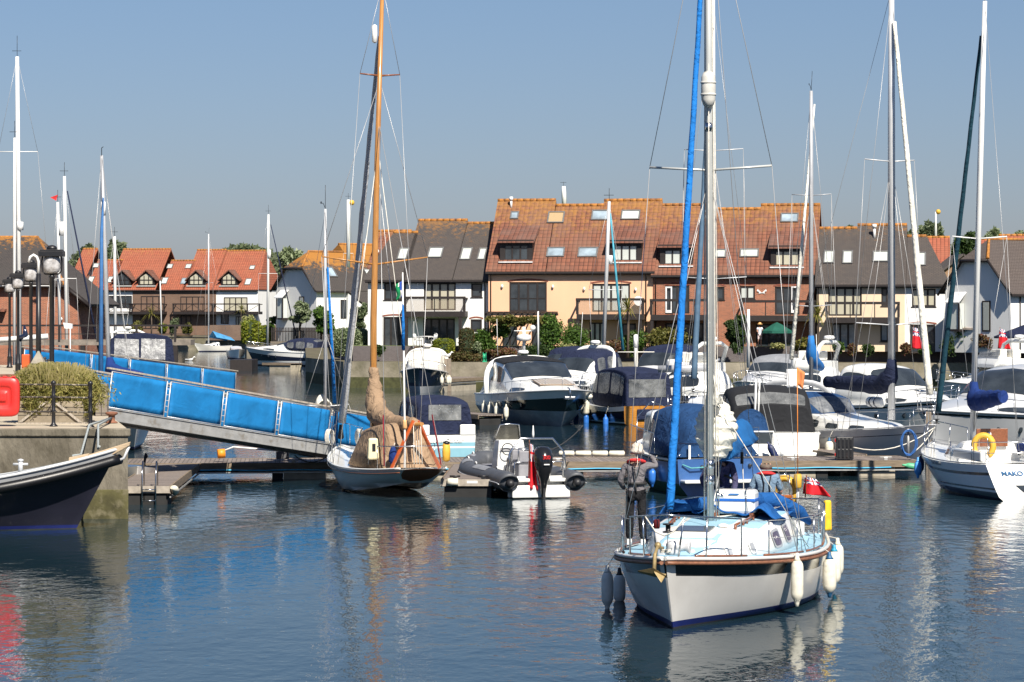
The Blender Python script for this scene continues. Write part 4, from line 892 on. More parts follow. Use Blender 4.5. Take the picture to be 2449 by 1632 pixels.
def rig(root, h, mx, z0, z1, r=.075, spreaders=((.5, .9),), bow=True, m=None, back=True, chain=None, uch=None, rk=0, fore=None, furl=None, furlr=.06, boom=None, boomL=3.5, boomz=None, cover=None, cr=.2, ch=1, topkit=True, wr=.007, top=(0, 0), low=True, zfore=None):
    """mast with spreaders, shrouds, stays, furled headsail, boom and sail cover. rk: forward/aft lean at the top in metres"""
    m = m or M_alu; T = Vector((mx+rk, top[1], z1)); Bm = Vector((mx, 0, z0)); at = lambda z: Bm.lerp(T, (z-z0)/(z1-z0))
    one('mast', m, root, lambda q: q.tube([Bm, at(z0+(z1-z0)*.7), T], [r, r, r*.75], 10, flat=1.25))
    hb = h.hb(.5)*.93 if h else (chain or 1.2); cx = mx-.15; cz = h.zs(.5) if h else z0
    pr = {1: Vector((cx, hb, cz)), -1: Vector((cx, -hb, cz))}
    for f, wd in spreaders:
        zz = z0+(z1-z0)*f; c = at(zz)
        for sd in (1, -1): tube('spreader', m, root, [c, c+Vector((-.12, sd*wd, .04+wd*.03))], .022, 5)
    for sd in (1, -1):
        prev = pr[sd]
        for f, wd in spreaders: q = at(z0+(z1-z0)*f)+Vector((-.12, sd*wd, .04+wd*.03)); stay(root, prev, q, wr); prev = q
        stay(root, prev, T-Vector((0, 0, .15)), wr)
        if low and spreaders:
            q = at(z0+(z1-z0)*spreaders[0][0]-.1)
            for dx in (.45, -.5): stay(root, pr[sd]+Vector((dx, 0, 0)), q, wr)
    if h and fore is None: fore = h.sheer(1)+Vector((-.15, 0, .05)); fore.y = 0
    if fore is not None:
        ft = T-Vector((0, 0, .1)) if zfore is None else at(zfore)
        stay(root, fore, ft, wr, 'forestay')
        if furl:
            a, b = fore.lerp(ft, .06), fore.lerp(ft, .93); k = 30
            one('furled_headsail', furl, root, lambda q: q.tube([a.lerp(b, i/k)+Vector((0, .004*math.sin(i*1.7), 0)) for i in range(k+1)], [furlr*(1.0-.45*i/k+.02*math.sin(i*2.3)) for i in range(k+1)], 10))
            one('furling_drum', M_blackm, root, lambda q: q.lathe([(.09, 0), (.09, .02), (.04, .03), (.04, .12), (.09, .13), (.09, .15)], fore.lerp(ft, .03), 12))
    if back:
        bt = h.sheer(0) if h else Vector((mx-4, 0, cz)); bt = Vector((bt.x+.1, 0, bt.z+.1)); stay(root, bt, T, wr, 'backstay')
    if topkit:
        one('masthead_aerial', M_blackm, root, lambda q: q.tube([T, T+Vector((-.1, .03, .9))], .010, 4)); one('wind_vane', M_blackm, root, lambda q: (q.tube([T+Vector((0, 0, .02)), T+Vector((.25, 0, .22)), T+Vector((.5, 0, .24))], .012, 4), q.box(T+Vector((.52, 0, .26)), (.14, .01, .08))))
    if boom is not None:
        bz = boomz if boomz else z0+1.0; g = at(bz); e = g+Vector((-boomL, 0, boom))
        tube('boom', m, root, [g, e], .06, 8)
        if cover:
            k = 22
            def cov(q):
                rings = []
                pts = [at(bz+1.25*ch)+Vector((.02, 0, 0)), at(bz+.9*ch), at(bz+.6*ch)+Vector((-.06, 0, 0)), at(bz+.38*ch)+Vector((-.25, 0, 0))]+[g.lerp(e, i/12)+Vector((0, 0, .16-.07*i/12)) for i in range(2, 13)]
                rr = [r*1.25, r*1.7, cr*.95, cr*1.15]+[cr*(1.1-.5*i/12+.06*math.sin(i*2.1)) for i in range(2, 13)]
                q.tube(pts, rr, 12, flat=1.25)
            one('sail_cover', cover, root, cov)
    return at
def fender(label, x, y, z, L=.6, r=.11, m=None, cap=None, group=None, hang=None, tilt=0, world_at=None, name='fender'):
    """z = top of the fender body; hang = point the line goes up to (world)"""
    t = thing(name, label, 'fender', (x, y, z), 0, group, rot=(0, tilt, 0)); m = m or M_fend
    pr = [(.02, 0), (r*.55, -.05), (r*.9, -.11), (r, -.17), (r*1.02, -L/2), (r, -L+.17), (r*.9, -L+.11), (r*.55, -L+.05), (.02, -L)]
    one('body', m, t, lambda q: q.lathe(pr, (0, 0, 0), 16))
    one('eye', cap or m, t, lambda q: (q.lathe([(r*.62, -.055), (r*.40, -.02), (.035, .02), (.03, .07), (.012, .075)], (0, 0, 0), 12)))
    one('tip', cap or m, t, lambda q: q.lathe([(.012, -L-.06), (.03, -L-.05), (.04, -L), (r*.45, -L+.035), (r*.64, -L+.065)], (0, 0, 0), 12))
    if hang is not None: o = one('lanyard', M_rope, t, lambda q: q.tube([Vector((0, 0, .06)), WM[t.name].inverted() @ Vector(hang)], .008, 5))
    return t
def ensign(root_label, x, y, z, h=1.1, droop=1.0, w_=.28, rz=0, lean=.15):
    """red ensign hanging in folds from a slanting staff"""
    t = thing('ensign', root_label, 'flag', (x, y, z), rz)
    top = Vector((lean, 0, h)); tube('staff', M_teak, t, [(0, 0, 0), top, top*1.05], .014, 6)
    nv, nu = 18, 10; mb = MB()
    for i in range(nv+1):
        for j in range(nu+1):
            a = i/nv; b = j/nu; ww = w_*(.45+.65*a)
            p = top*(1-.02)+Vector((ww*(b-.12)*.9, .06*math.sin(b*9+a*2)*(.4+a), -a*droop-.06*b))
            mb.v.append(p)
    for i in range(nv):
        for j in range(nu):
            mb.f.append([i*(nu+1)+j, i*(nu+1)+j+1, (i+1)*(nu+1)+j+1, (i+1)*(nu+1)+j]); a, b = i/nv, j/nu
            c = 0
            if a < .36:
                u, v = (a/.36-.5)*2, (b-.5)*2
                c = 1
                if abs(u-v) < .2 or abs(u+v) < .2: c = 2
                if abs(v) < .22 or abs(u) < .14: c = 2
                if abs(v) < .14 or abs(u) < .08: c = 0
            mb.m.append(c); mb.s.append(True)
    mb.build('flag', [cloth('ensign_red', (.62, .02, .03), fold=.3), cloth('ensign_blue', (.02, .03, .16), fold=.2), cloth('ensign_white', (.72, .72, .74), fold=.2)], t, solid=.006, fix=False)
    return t
def person(label, loc, rz, J, rad, cl, name='person', head=None, extras=None, sc=1.0):
    """J: joints (local metres). body is one skinned mesh; clothing are child meshes"""
    t = thing(name, label, 'person', loc, rz)
    def skin(nm, chains, m, sub=2, root=0, extra=0):
        vs = []; es = []; rs = []; idx = {}
        for ch in chains:
            prev = None
            for k_, rr in ch:
                if k_ not in idx: idx[k_] = len(vs); vs.append(Vector(J[k_] if isinstance(k_, str) else k_)*sc); rs.append(rr)
                i = idx[k_]
                if prev is not None and prev != i: es.append((prev, i))
                prev = i
        me = bpy.data.meshes.new(nm); me.from_pydata([tuple(v) for v in vs], es, []); o = bpy.data.objects.new(nm, me); C.objects.link(o); o.parent = t
        me.materials.append(m)
        md = o.modifiers.new('skin', 'SKIN')
        for i, r_ in enumerate(rs):
            r_ = r_ if isinstance(r_, tuple) else (r_, r_); o.data.skin_vertices[0].data[i].radius = ((r_[0]+extra)*sc, (r_[1]+extra)*sc)
        o.data.skin_vertices[0].data[root].use_root = True
        md.use_smooth_shade = True
        s_ = o.modifiers.new('sub', 'SUBSURF'); s_.levels = sub; s_.render_levels = sub
        return o
    for nm, chains, m in cl: skin(nm, chains, m)
    return t, skin
# =============== foreground yacht coming towards the camera ===============
M_ltblue = mat('light_blue_deck_paint', (.27, .45, .56), .7, .08, 3, .3, 40, dirt=(.20, .33, .42), dsc=2)
M_strake = mat('teak_strake', (.20, .085, .045), .55, .3, 6, .2, 30, stretch=(1, 5, 5))
M_bronze = mat('old_bronze_paint', (.30, .22, .10), .5, .25, 6, .3, 20, metal=.3)
M_stripek = mat('black_stripe', (.012, .011, .012), .16, .1, 2, 0, coat=.5)
M_sgel = mat('weathered_white_hull', (.70, .68, .645), .30, .05, .9, .08, 3, coat=.25, dirt=(.60, .575, .54), dsc=.8, dth=(.45, .8))
def solve_u(root, h, px, side, lo=0.0, hi=1.0, z=None):
    best = None
    for i in range(401):
        u = lo+(hi-lo)*i/400; p = WM[root.name] @ h.pt(u, z if z is not None else h.zs(u), side); q = CX+F*p.x/p.y
        if best is None or abs(q-px) < best[0]: best = (abs(q-px), u)
    return best[1]
def hang_fender(label, root, h, px, side, py_top, L, r, group, m=None, cap=None, off=.0, lo=0, hi=1, u=None, rail=0.02, tilt=0):
    u = u if u is not None else solve_u(root, h, px, side, lo, hi); a = h.sheer(u, side, -r*.9-off, rail); w_ = WM[root.name] @ a
    zt = ZZ(py_top, w_.y); low = h.pt(u, max(.02, zt-L/2), side); y_ = max(abs(low.y)+r, 0)
    b = WM[root.name] @ Vector((a.x, side*max(abs(a.y)-.02, 0), 0)); top = WM[root.name] @ h.sheer(u, side, .03, .35 if rail > .1 else .03)
    return fender(label, w_.x, w_.y, zt, L, r, m, cap, group, hang=top)
YB, YL = boat('white sailing yacht with black topside stripe and light blue deck, motoring towards the camera', (1588, 46.3), (1812, 55.3), 'sailboat', 'sailing_yacht')
hy = Hull(YB, YL, 3.55, fb=(.98, .98, 1.24), bo=.75, so=.35, tw=.74, um=.40, wm=.88, wb=.42, fl=(.45, .85), p=2.1)
hy.build([('z', -.4, 2), ('z', .03, 1), ('z', .13, 0), ('s', .31, 3), ('s', .10, 0), ('s', 0, 0)], [M_sgel, M_boot, M_anti, M_stripek], M_ltblue, transom=None, nu=44, flatbow=True, camber=.06)
for sd in (1, -1):
    tube('rubbing_strake', M_strake, YB, [hy.sheer(i/40, sd, -.02, -.085) for i in range(41)], .035, 6)
    tube('gunwale', M_sgel, YB, [hy.sheer(i/40, sd, -.006, -.01) for i in range(41)], .036, 6)
    for a, b in ((.04, .30), (.34, .50), (.53, .72), (.78, .92)): tube('toe_rail', M_teak, YB, [hy.sheer(a+(b-a)*i/8, sd, .08, .035) for i in range(9)], .022, 5)
sh = Shell([(3.15, .34, .25, 1.05, 1.12, .0, .02), (2.75, .60, .48, 1.02, 1.30, .03, .04), (1.5, 1.00, .84, .97, 1.42, .06, .05), (.2, 1.18, 1.00, .95, 1.48, .08, .05), (-1.2, 1.22, 1.02, .94, 1.54, .09, .05), (-2.1, 1.20, 1.0, .94, 1.56, .09, .05)])
cb = sh.build('cabin', mat('white_cabin_paint', (.80, .79, .76), .3, .03, 2, .03, 5, coat=.3), YB)
sh.cross('non_slip_panel', M_ltblue, cb, (.15), 4.95, -.96, .96, 3.3, .006, e=.12, n=60)
fh = MB(); fh.box((1.95, 0, 1.46), (.78, .78, .10), top=(.88, .88), rot=Matrix.Rotation(R(4), 4, 'Y').to_euler()); f_ = fh.build('fore_hatch', M_gel, YB, bevel=.02)
one('hatch_glass', glass('hatch_glass', (.05, .05, .055), .1), f_, lambda q: q.box((1.95, 0, 1.522), (.60, .60, .012), rot=Matrix.Rotation(R(4), 4, 'Y').to_euler()))
for sd in (1, -1):
    for u in (1.35, 2.0): sh.patch('portlight_frame', M_gel, cb, u-.10, u+.10, .5, 1.6, sd, .02); sh.patch('portlight', M_alud, cb, u-.062, u+.062, .68, 1.42, sd, .026)
    for u in (3.2, 3.95): sh.patch('window_frame', M_alud, cb, u-.26, u+.20, .45, 1.75, sd, .016); sh.patch('window', glass('purple_curtain_glass', (.06, .035, .06), .08), cb, u-.20, u+.14, .62, 1.58, sd, .024)
    g = MB(); pts = [sh.S(2.2+i*.2, 4.6, sd)+Vector((0, 0, .075)) for i in range(6)]; g.tube(pts, .024, 6)
    for i in (0, 2, 3, 5): g.tube([pts[i]-Vector((0, 0, .09)), pts[i]], .026, 5)
    g.build('grab_rail', M_teak, YB)
cp = MB()
for sd in (1, -1): cp.poly([(-2.1, sd*1.05, .9), (-4.2, sd*.98, .9), (-4.2, sd*.92, 1.24), (-2.1, sd*.98, 1.42)], (0, -sd*.10, 0))
cp.bx((-4.25, -.98, .9), (-4.16, .98, 1.22)); cp.build('cockpit_coaming', M_gel, YB, bevel=.015)
one('companionway', M_teak, YB, lambda q: q.box((-2.14, 0, 1.32), (.05, .62, .62)))
one('sliding_hatch', M_gel, YB, lambda q: q.box((-1.55, 0, 1.67), (.9, .72, .07)), bevel=.02)
one('washboard_trim', mat('orange_teak', (.34, .11, .03), .4, .2, 6, coat=.4), YB, lambda q: q.tube([(-2.18, 1.0, 1.44), (-2.2, .5, 1.60), (-2.2, -.5, 1.60), (-2.18, -1.0, 1.44)], .05, 6))
# mast and rigging
at = rig(YB, hy, .45, 1.5, 13.2, .066, ((.535, 1.10),), furl=M_cbright, furlr=.072, m=M_maswh if False else mat('pale_grey_mast', (.52, .53, .51), .35, .05, 2, .03, 20, metal=.2), fore=Vector((4.42, 0, 1.27)), wr=.0065, top=(0, -.05), rk=-.06, topkit=False)
rr = at(9.2)
one('radar_reflector', mat('dirty_white_plastic', (.55, .54, .50), .45, .15, 6, .1, 20, dirt=(.30, .28, .22), dsc=5), YB, lambda q: (q.lathe([(.03, -.34), (.09, -.30), (.125, -.2), (.13, 0), (.125, .2), (.09, .28), (.02, .31)], rr+Vector((.17, .02, 0)), 18), q.lathe([(.131, -.13), (.139, -.12), (.139, -.10), (.131, -.09)], rr+Vector((.17, .02, 0)), 18), q.lathe([(.131, .08), (.139, .09), (.139, .11), (.131, .12)], rr+Vector((.17, .02, 0)), 18)))
for z in (8.45, 2.2, 2.48): one('mast_band', M_steel, YB, lambda q: q.tube([at(z), at(z+.15)], .072, 12, flat=1.25))
one('mast_winch', M_steel, YB, lambda q: q.lathe([(.06, 0), (.06, .03), (.035, .05), (.035, .10), (.05, .12)], at(2.0)+Vector((.02, .12, 0)), 12, ax=(0, 1, 0)))
for i, (dy, dx) in enumerate(((.10, -.02), (.12, .06), (-.10, .0), (.14, -.10), (-.13, -.08))):
    tube('halyard', M_rope, YB, [at(1.55)+Vector((dx, dy, 0)), at(4)+Vector((dx*.6, dy*.9, 0)), at(12.8)+Vector((dx*.3, dy*.5, 0))], .007, 4)
gb, ge = at(2.62)+Vector((-.05, 0, 0)), at(2.62)+Vector((-3.5, 0, .16))
tube('boom', M_alud, YB, [gb, ge], .075, 8)
# flaked mainsail bulging either side of the mast, blue cover pulled back over the boom end
ms = MB()
rings = []
for i in range(40):
    t = i/39; z = 2.66+1.05*t; wd = .40*math.sin(math.pi*min(1, (t*.86+.1)))**.7; fold = .5+.5*math.sin(t*44+2*math.sin(t*9))
    rings.append([Vector((.45-.45+(.20+.42*(1-t))*math.cos(a)*(.88+.12*fold)-.1, wd*(.88+.12*fold)*math.sin(a), z+.025*math.sin(a*3+i))) for a in [2*math.pi*j/22 for j in range(22)]])
ms.loft(rings, 0, True, True); ms.build('flaked_mainsail', M_cwhite, YB)
tube('sail_head', M_cwhite, YB, [at(3.6)+Vector((-.12, .05, 0)), at(3.9)+Vector((-.12, .02, 0)), at(4.2)+Vector((-.1, 0, 0))], [.17, .10, .03], 8)
def scov(q):
    rings = []
    for i in range(22):
        t = i/21; c = gb.lerp(ge, .22+.80*t); hgt = .44+.08*math.sin(t*9)-.16*t; wd = .27+.03*math.sin(t*12)
        rings.append([c+Vector((0, wd*math.sin(a)*(1.15 if math.cos(a) < 0 else .8), hgt*(.45 if math.cos(a) < 0 else 1)*-math.cos(a)*(-1)+.10)) for a in [2*math.pi*j/14 for j in range(14)]])
    q.loft(rings, 0, True, True)
one('sail_cover', M_cblue2 if 'M_cblue2' in globals() else cloth('cover_blue', (.012, .105, .30), fold=.7), YB, scov)
tube('kicking_strap', M_wire, YB, [at(1.65)+Vector((-.1, 0, 0)), gb.lerp(ge, .35)], .015, 5)
tube('mainsheet', M_rope, YB, [ge+Vector((.2, 0, 0)), (-2.9, .05, 1.2)], .010, 5); one('mainsheet_block', M_blackm, YB, lambda q: q.box(ge+Vector((.18, 0, -.28)), (.07, .05, .22)))
tube('spinnaker_pole_line', M_rope, YB, [at(3.85), (-.9, 1.55, 1.0)], .009, 5)
stay(YB, at(10.5), (1.2, .1, 1.55), .009, 'staysail_halyard', M_rope)
# blue canvas lying in folds over the coachroof and companionway
dc = cloth('folded_cover_blue', (.010, .085, .28), fold=.9, fs=3)
dm = MB()
def dcp(u, v):
    x = -.15-2.75*u; y = -1.08+2.15*v
    yy = y; z = 1.67+.055*math.sin(v*16+u*5)+.04*math.sin(u*11)+.03*math.sin(v*31)
    if v < .13: z -= (.13-v)*2.2
    if v > .86: z -= (v-.86)*1.6*(.4+u)
    if v < .30 and u < .35: z += .12
    return Vector((x-.25*v*math.sin(u*3), yy+.06*math.sin(u*9), z+.10*(u if v > .5 else .3)))
dm.grid(dcp, 30, 40); dm.build('canvas_cover', dc, YB, solid=.02)
tube('canvas_roll', dc, YB, [(-.4, -.95, 1.72), (-.2, -.3, 1.80), (-1.0, .15, 1.83), (-1.9, .75, 1.78), (-2.6, 1.12, 1.52), (-2.9, 1.28, 1.30)], [.10, .12, .13, .15, .13, .05], 10)
hy.pulpit(.80, .66, .05, .016, bars=((.90, 0), (.965, 0)))
one('pulpit_step', M_rope, YB, lambda q: q.tube([(4.55, -.33, 1.9), (4.6, -.15, 1.66), (4.62, 0, 1.60), (4.6, .15, 1.66), (4.55, .33, 1.9)], .013, 5))
one('bow_light', mat('bow_light', (.10, .01, .01), .3), YB, lambda q: q.lathe([(.045, 0), (.055, .02), (.055, .12), (.04, .15)], (4.45, -.16, 1.70), 10))
hy.lifelines(.16, .70, 5, .62, .09); hy.pushpit(.12, .66)
for sd in (1, -1): one('lifeline', M_wire, YB, lambda q: q.tube([hy.sheer(.70, sd, .09, .62), hy.sheer(.80, sd, .06, .62)], .006, 4))
# anchor on the stemhead roller
an = MB(); an.tube([(4.15, -.12, 1.36), (4.62, -.12, 1.40), (4.80, -.12, 1.30)], .030, 6); an.tube([(4.80, -.12, 1.32), (4.86, -.12, 1.05)], .035, 6)
an.poly([(4.92, -.12, 1.10), (4.86, -.40, 1.04), (4.80, -.12, .96), (4.86, .10, .96)], (-.05, 0, -.03)); an.poly([(4.90, -.12, 1.04), (4.97, .02, .86), (4.80, .07, .99)], (-.04, 0, 0)); an.sph((4.55, -.12, 1.43), .06)
an.build('anchor', M_bronze, YB, bevel=.008)
wl = MB(); wl.lathe([(.12, 0), (.13, .05), (.11, .12), (.12, .16), (.10, .20), (.03, .23)], (4.0, .02, 1.24), 16); wl.lathe([(.10, -.03), (.065, .02), (.06, .12), (.10, .17), (.10, .19)], (4.0, .12, 1.36), 16, ax=(0, 1, 0)); wl.build('windlass', M_alu, YB)
one('anchor_line', M_rope, YB, lambda q: [q.tube([(4.25+.05*math.cos(a+k), -.05+.09*math.sin(a+k*2), 1.30+.012*k) for a in [i*.7 for i in range(10)]], .012, 5) for k in range(4)])
for x, y in ((3.55, .45), (3.55, -.42), (-4.0, 1.1), (-4.0, -1.1)): one('cleat', M_steel, YB, lambda q: (q.tube([(x-.1, y, 1.19 if x > 0 else 1.08), (x+.1, y, 1.19 if x > 0 else 1.08)], .013, 5), q.box((x, y, 1.15 if x > 0 else 1.04), (.06, .03, .07))))
for sd in (1, -1):
    g = MB(); g.lathe([(.09, 0), (.08, .03), (.06, .06), (.06, .13), (.075, .15), (.03, .155)], (-2.7, sd*.98, 1.40), 14); g.build('winch', M_steel, YB)
one('vent_cowl', M_gel, YB, lambda q: q.lathe([(.09, 0), (.10, .03), (.03, .06)], (1.15, .35, 1.50), 14))
one('stern_locker', mat('orange_brown_wood', (.36, .10, .02), .45, .2, 6, coat=.3), YB, lambda q: q.box((-4.7, .42, 1.50), (.14, .52, .40)), bevel=.01)
one('tiller', M_teak, YB, lambda q: q.tube([(-4.4, 0, 1.25), (-3.7, .1, 1.45), (-3.2, .15, 1.5)], [.04, .03, .02], 6))
for i in range(6): tube('sheet_line', M_rope, YB, [(.35, .1-.04*i, 1.60), (-.8, .45+.05*i, 1.62), (-1.9, .62+.05*i, 1.66)], .007, 4)
# liferaft canister and other things carried on board
t = thing('liferaft', 'white liferaft canister with blue band strapped behind the mast', 'liferaft', WM[YB.name] @ Vector((-.45, .28, 1.62)), YB.rotation_euler[2])
mb = MB(); mb.box((0, 0, .22), (.50, .80, .44)); mb.build('canister', M_gel, t, bevel=.07); mb = MB(); mb.box((0, 0, .26), (.52, .82, .055)); mb.build('band', mat('raft_band_blue', (.02, .12, .45), .4), t, bevel=.01)
for y in (-.25, .25): tube('strap', M_steel, t, [(-.27, y, .0), (-.27, y, .46), (.27, y, .46), (.27, y, .0)], .010, 5)
for y in (-.18, .22): one('chock', M_teak, t, lambda q: q.box((.0, y*1.6, -.01), (.62, .07, .09)))
one('maker_mark', mat('mark_blue', (.04, .15, .4), .5), t, lambda q: q.poly([(.262, -.08, .35), (.262, .10, .35), (.262, .13, .38), (.262, -.05, .38)], (.004, 0, 0)))
def horseshoe(label, loc, rz, m, r=.28, th=.085, name='lifebuoy'):
    t = thing(name, label, 'lifebuoy', loc, rz)
    one('buoy', m, t, lambda q: q.tube([(0, math.sin(a)*r, .15+.02+math.cos(a)*r*1.15-(.0)) for a in [R(-150+300*i/24) for i in range(25)]], th, 10, flat=.8)); one('holder', M_steel, t, lambda q: q.tube([(-.09, -.12, .5), (-.09, .12, .5), (-.09, .12, 0), (-.09, -.12, 0), (-.09, -.12, .5)], .01, 5)); return t
horseshoe('yellow horseshoe lifebuoy beside the man in the blue shirt', PX(1877, 1196, 55.6), R(70), M_yel, .22, .08)
t = thing('life_sling', 'tall yellow rescue sling bag on the stern rail', 'rescue bag', PX(1979, 1270, 54.9), YB.rotation_euler[2]+.6)
one('bag', mat('yellow_bag', (.72, .45, .02), .6, .25, 6, .4, 20, dirt=(.25, .22, .05), dsc=5), t, lambda q: q.box((0, 0, .30), (.10, .16, .58), top=(1, .85)), bevel=.03)
t = thing('dan_buoy', 'yellow dan buoy float with thin orange pole carrying white and orange flags', 'dan buoy', PX(1908, 1168, 55.4))
one('float', M_yel, t, lambda q: q.lathe([(.05, 0), (.075, .02), (.075, .26), (.05, .28)], (0, 0, 0), 14)); one('pole', mat('orange_pole', (.7, .22, .03), .5), t, lambda q: q.tube([(0, 0, .27), (-.01, 0, 2.35)], .009, 5))
one('orange_flag', cloth('orange_flag', (.62, .22, .08), fold=.3), t, lambda q: q.grid(lambda u, v: Vector((.0+.14*u*(1-v*.3), .02*math.sin(u*6), 2.35-.33*v-.10*u)), 6, 6), solid=.005); one('white_flag', cloth('white_flag', (.7, .7, .7), fold=.3), t, lambda q: q.grid(lambda u, v: Vector((-.02-.20*u, .03*math.sin(u*5), 2.32-.36*v)), 6, 6), solid=.005)
one('rail_post', M_plast, t, lambda q: q.tube([(0, .05, -.35), (0, .05, 0)], .028, 8))
ensign('red ensign bundled over the brown stern locker of the foreground yacht', *PX(1926, 1190, 55.9), h=.42, droop=.34, w_=.55, rz=0, lean=.02)
gf = 'fenders hanging from the foreground yacht'
hang_fender('long grey-white fender nearest the mast shroud on the sunlit side of the foreground yacht', YB, hy, 1893, 1, 1333, .80, .11, gf, lo=.2, hi=.9)
hang_fender('plump cream fender with navy end, second along the sunlit side', YB, hy, 1969, 1, 1330, .70, .125, gf, cap=M_bluecap, lo=.1, hi=.9)
hang_fender('cream fender with bright blue cap at the quarter of the foreground yacht', YB, hy, 2012, 1, 1312, .70, .125, gf, cap=mat('teal_cap', (.02, .25, .42), .5), u=.165, off=.0)
hang_fender('pinkish white fender furthest aft on the foreground yacht', YB, hy, 2034, 1, 1296, .68, .115, gf, cap=M_fend, u=.085, off=.10)
M_fsh = mat('grey_white_fender', (.58, .58, .56), .45, .1, 5, .2, 14)
hang_fender('grey fender hanging on the shaded side, leftmost of the foreground yacht', YB, hy, 1465, -1, 1362, .68, .105, gf, m=M_fsh, u=.60, off=.07)
hang_fender('white fender with black end tucked behind the leftmost fender', YB, hy, 1497, -1, 1368, .60, .11, gf, m=M_fsh, cap=M_blackm, u=.45, off=-.02)
# ---------------- people ----------------
skin_m = mat('skin', (.46, .24, .16), .55, .15, 9, .1, 30); hair_m = mat('grey_brown_hair', (.13, .10, .08), .8, .3, 20, .5, 60)
M_jgrey = cloth('grey_jacket', (.15, .14, .15), fold=.8, fs=6); M_trb = cloth('black_trousers', (.012, .012, .014), fold=.7, fs=6); M_hat = cloth('beige_hat', (.56, .50, .43), fold=.5, fs=8); M_ljr = cloth('red_lifejacket', (.60, .04, .04), fold=.2, fs=8)
M_jnav = cloth('navy_purple_jacket', (.060, .058, .12), fold=.9, fs=6); M_shb = cloth('grey_blue_shirt', (.16, .24, .33), fold=.6, fs=7); M_harn = mat('black_webbing', (.012, .012, .012), .7)
def finger_chains(J, w_, d, side, up, ln=.085):
    """five short finger chains fanning from the wrist/palm point"""
    w_, d, side, up = Vector(w_), Vector(d).normalized(), Vector(side).normalized(), Vector(up).normalized(); ch = []
    for i, (o, l) in enumerate(((-.030, .9), (-.010, 1.05), (.011, 1.0), (.030, .8))):
        a = w_+d*.075+side*o; b = a+d*ln*.5*l-up*.008; c = b+d*ln*.25*l-up*.03; ch.append([(tuple(w_+d*.03+side*o*.6), .016), (tuple(a), .0105), (tuple(b), .009), (tuple(c), .007)])
    ch.append([(tuple(w_+d*.02-side*.02), .016), (tuple(w_+d*.035-side*.052-up*.01), .011), (tuple(w_+d*.075-side*.062-up*.022), .008)])
    return ch
def torso(hip, neck, sw, y0=0):
    pass
def headparts(t, skinf, J, neck, head, face, m_hair, hat=False, bald=False):
    hc = Vector(head); n = Vector(neck); f = Vector(face).normalized(); up = (hc-n).normalized(); rt = f.cross(up).normalized()
    ch = [[(tuple(n-up*.04), (.062, .062)), (tuple(n+up*.03), (.055, .055)), (tuple(hc-up*.03+f*.005), (.072, .078)), (tuple(hc+up*.05-f*.008), (.076, .088)), (tuple(hc+up*.10-f*.01), (.05, .06))]]
    ch.append([(tuple(hc-up*.03+f*.005), (.072, .078)), (tuple(hc-up*.075+f*.055), (.030, .030))])
    return ch, hc, f, up, rt
def faceparts(t, hc, f, up, rt):
    one('nose', skin_m, t, lambda q: q.loft([[hc+f*(.082+d)+up*z+rt*x for x, z, d in s] for s in (((-.012, -.03, 0), (.012, -.03, 0), (.0, -.028, .028)), ((-.006, .025, 0), (.006, .025, 0), (0, .025, .006)))], 0, True))
    for s_ in (-1, 1):
        one('ear', skin_m, t, lambda q: q.sph(hc+rt*s_*.083+up*.0-f*.01, (.014, .022, .034), n=8, k=5)); one('eye', mat('eye_dark', (.03, .02, .02), .2), t, lambda q: q.sph(hc+rt*s_*.032+up*.022+f*.078, .011, n=8, k=5))
    one('mouth', mat('lips', (.30, .10, .08), .5), t, lambda q: q.box(hc+f*.085-up*.055, (.04, .04, .008)))
# 1. standing man in a sun hat on the side deck, seen from behind, right hand raised to the shroud
J = dict(hipc=(0, 0, .95), hl=(-.10, 0, .90), hr=(.10, 0, .90), kl=(-.11, -.02, .49), kr=(.11, -.03, .49), al=(-.12, .03, .09), ar=(.13, -.02, .09), tl=(-.13, .17, .035), tr=(.15, .12, .035), bel=(0, .0, 1.08), che=(0, .02, 1.30), nk=(.0, .03, 1.50), sl=(-.19, .03, 1.43), sr=(.19, .03, 1.43), el=(-.29, .03, 1.14), wl=(-.22, .20, .98), er=(.37, .10, 1.40), wr=(.26, .16, 1.60))
P1 = PX(1521, 1303, 51.0)
hd, hcc, ff, uu, rr_ = headparts(None, None, J, (.0, .03, 1.50), (.02, .05, 1.66), (.1, 1, -.05), hair_m)
body = [[('hipc', .11), ('bel', .10), ('che', .12), ('nk', .06)]]+hd+[[('che', .12), ('sl', .055), ('el', .038), ('wl', .026)], [('che', .12), ('sr', .055), ('er', .038), ('wr', .026)], [('hipc', .11), ('hl', .075), ('kl', .05), ('al', .04), ('tl', .03)], [('hipc', .11), ('hr', .075), ('kr', .05), ('ar', .04), ('tr', .03)]]+finger_chains(J, J['wr'], (.05, .1, 1), (1, .2, 0), (0, -1, 0))+finger_chains(J, J['wl'], (.1, .8, -.5), (1, 0, 0), (0, 0, 1))
t, skin = person('standing man in beige sun hat, grey jacket and black trousers, hand raised to a shroud', P1, R(-6), J, None, [('body', body, skin_m)])
skin('jacket', [[('bel', (.155, .11)), ('che', (.175, .125)), ((0, .03, 1.44), (.13, .09))], [('bel', (.155, .11)), ((0, 0, .96), (.165, .12)), ((0, 0, .90), (.16, .118))], [('che', (.17, .12)), ('sl', .075), ('el', .058), ('wl', .040)], [('che', (.17, .12)), ('sr', .075), ('er', .058), ('wr', .040)]], M_jgrey)
skin('trousers', [[('hipc', (.15, .12)), ('hl', .095), ('kl', .080), ('al', .072)], [('hipc', (.15, .12)), ('hr', .095), ('kr', .078), ('ar', .068)]], M_trb)
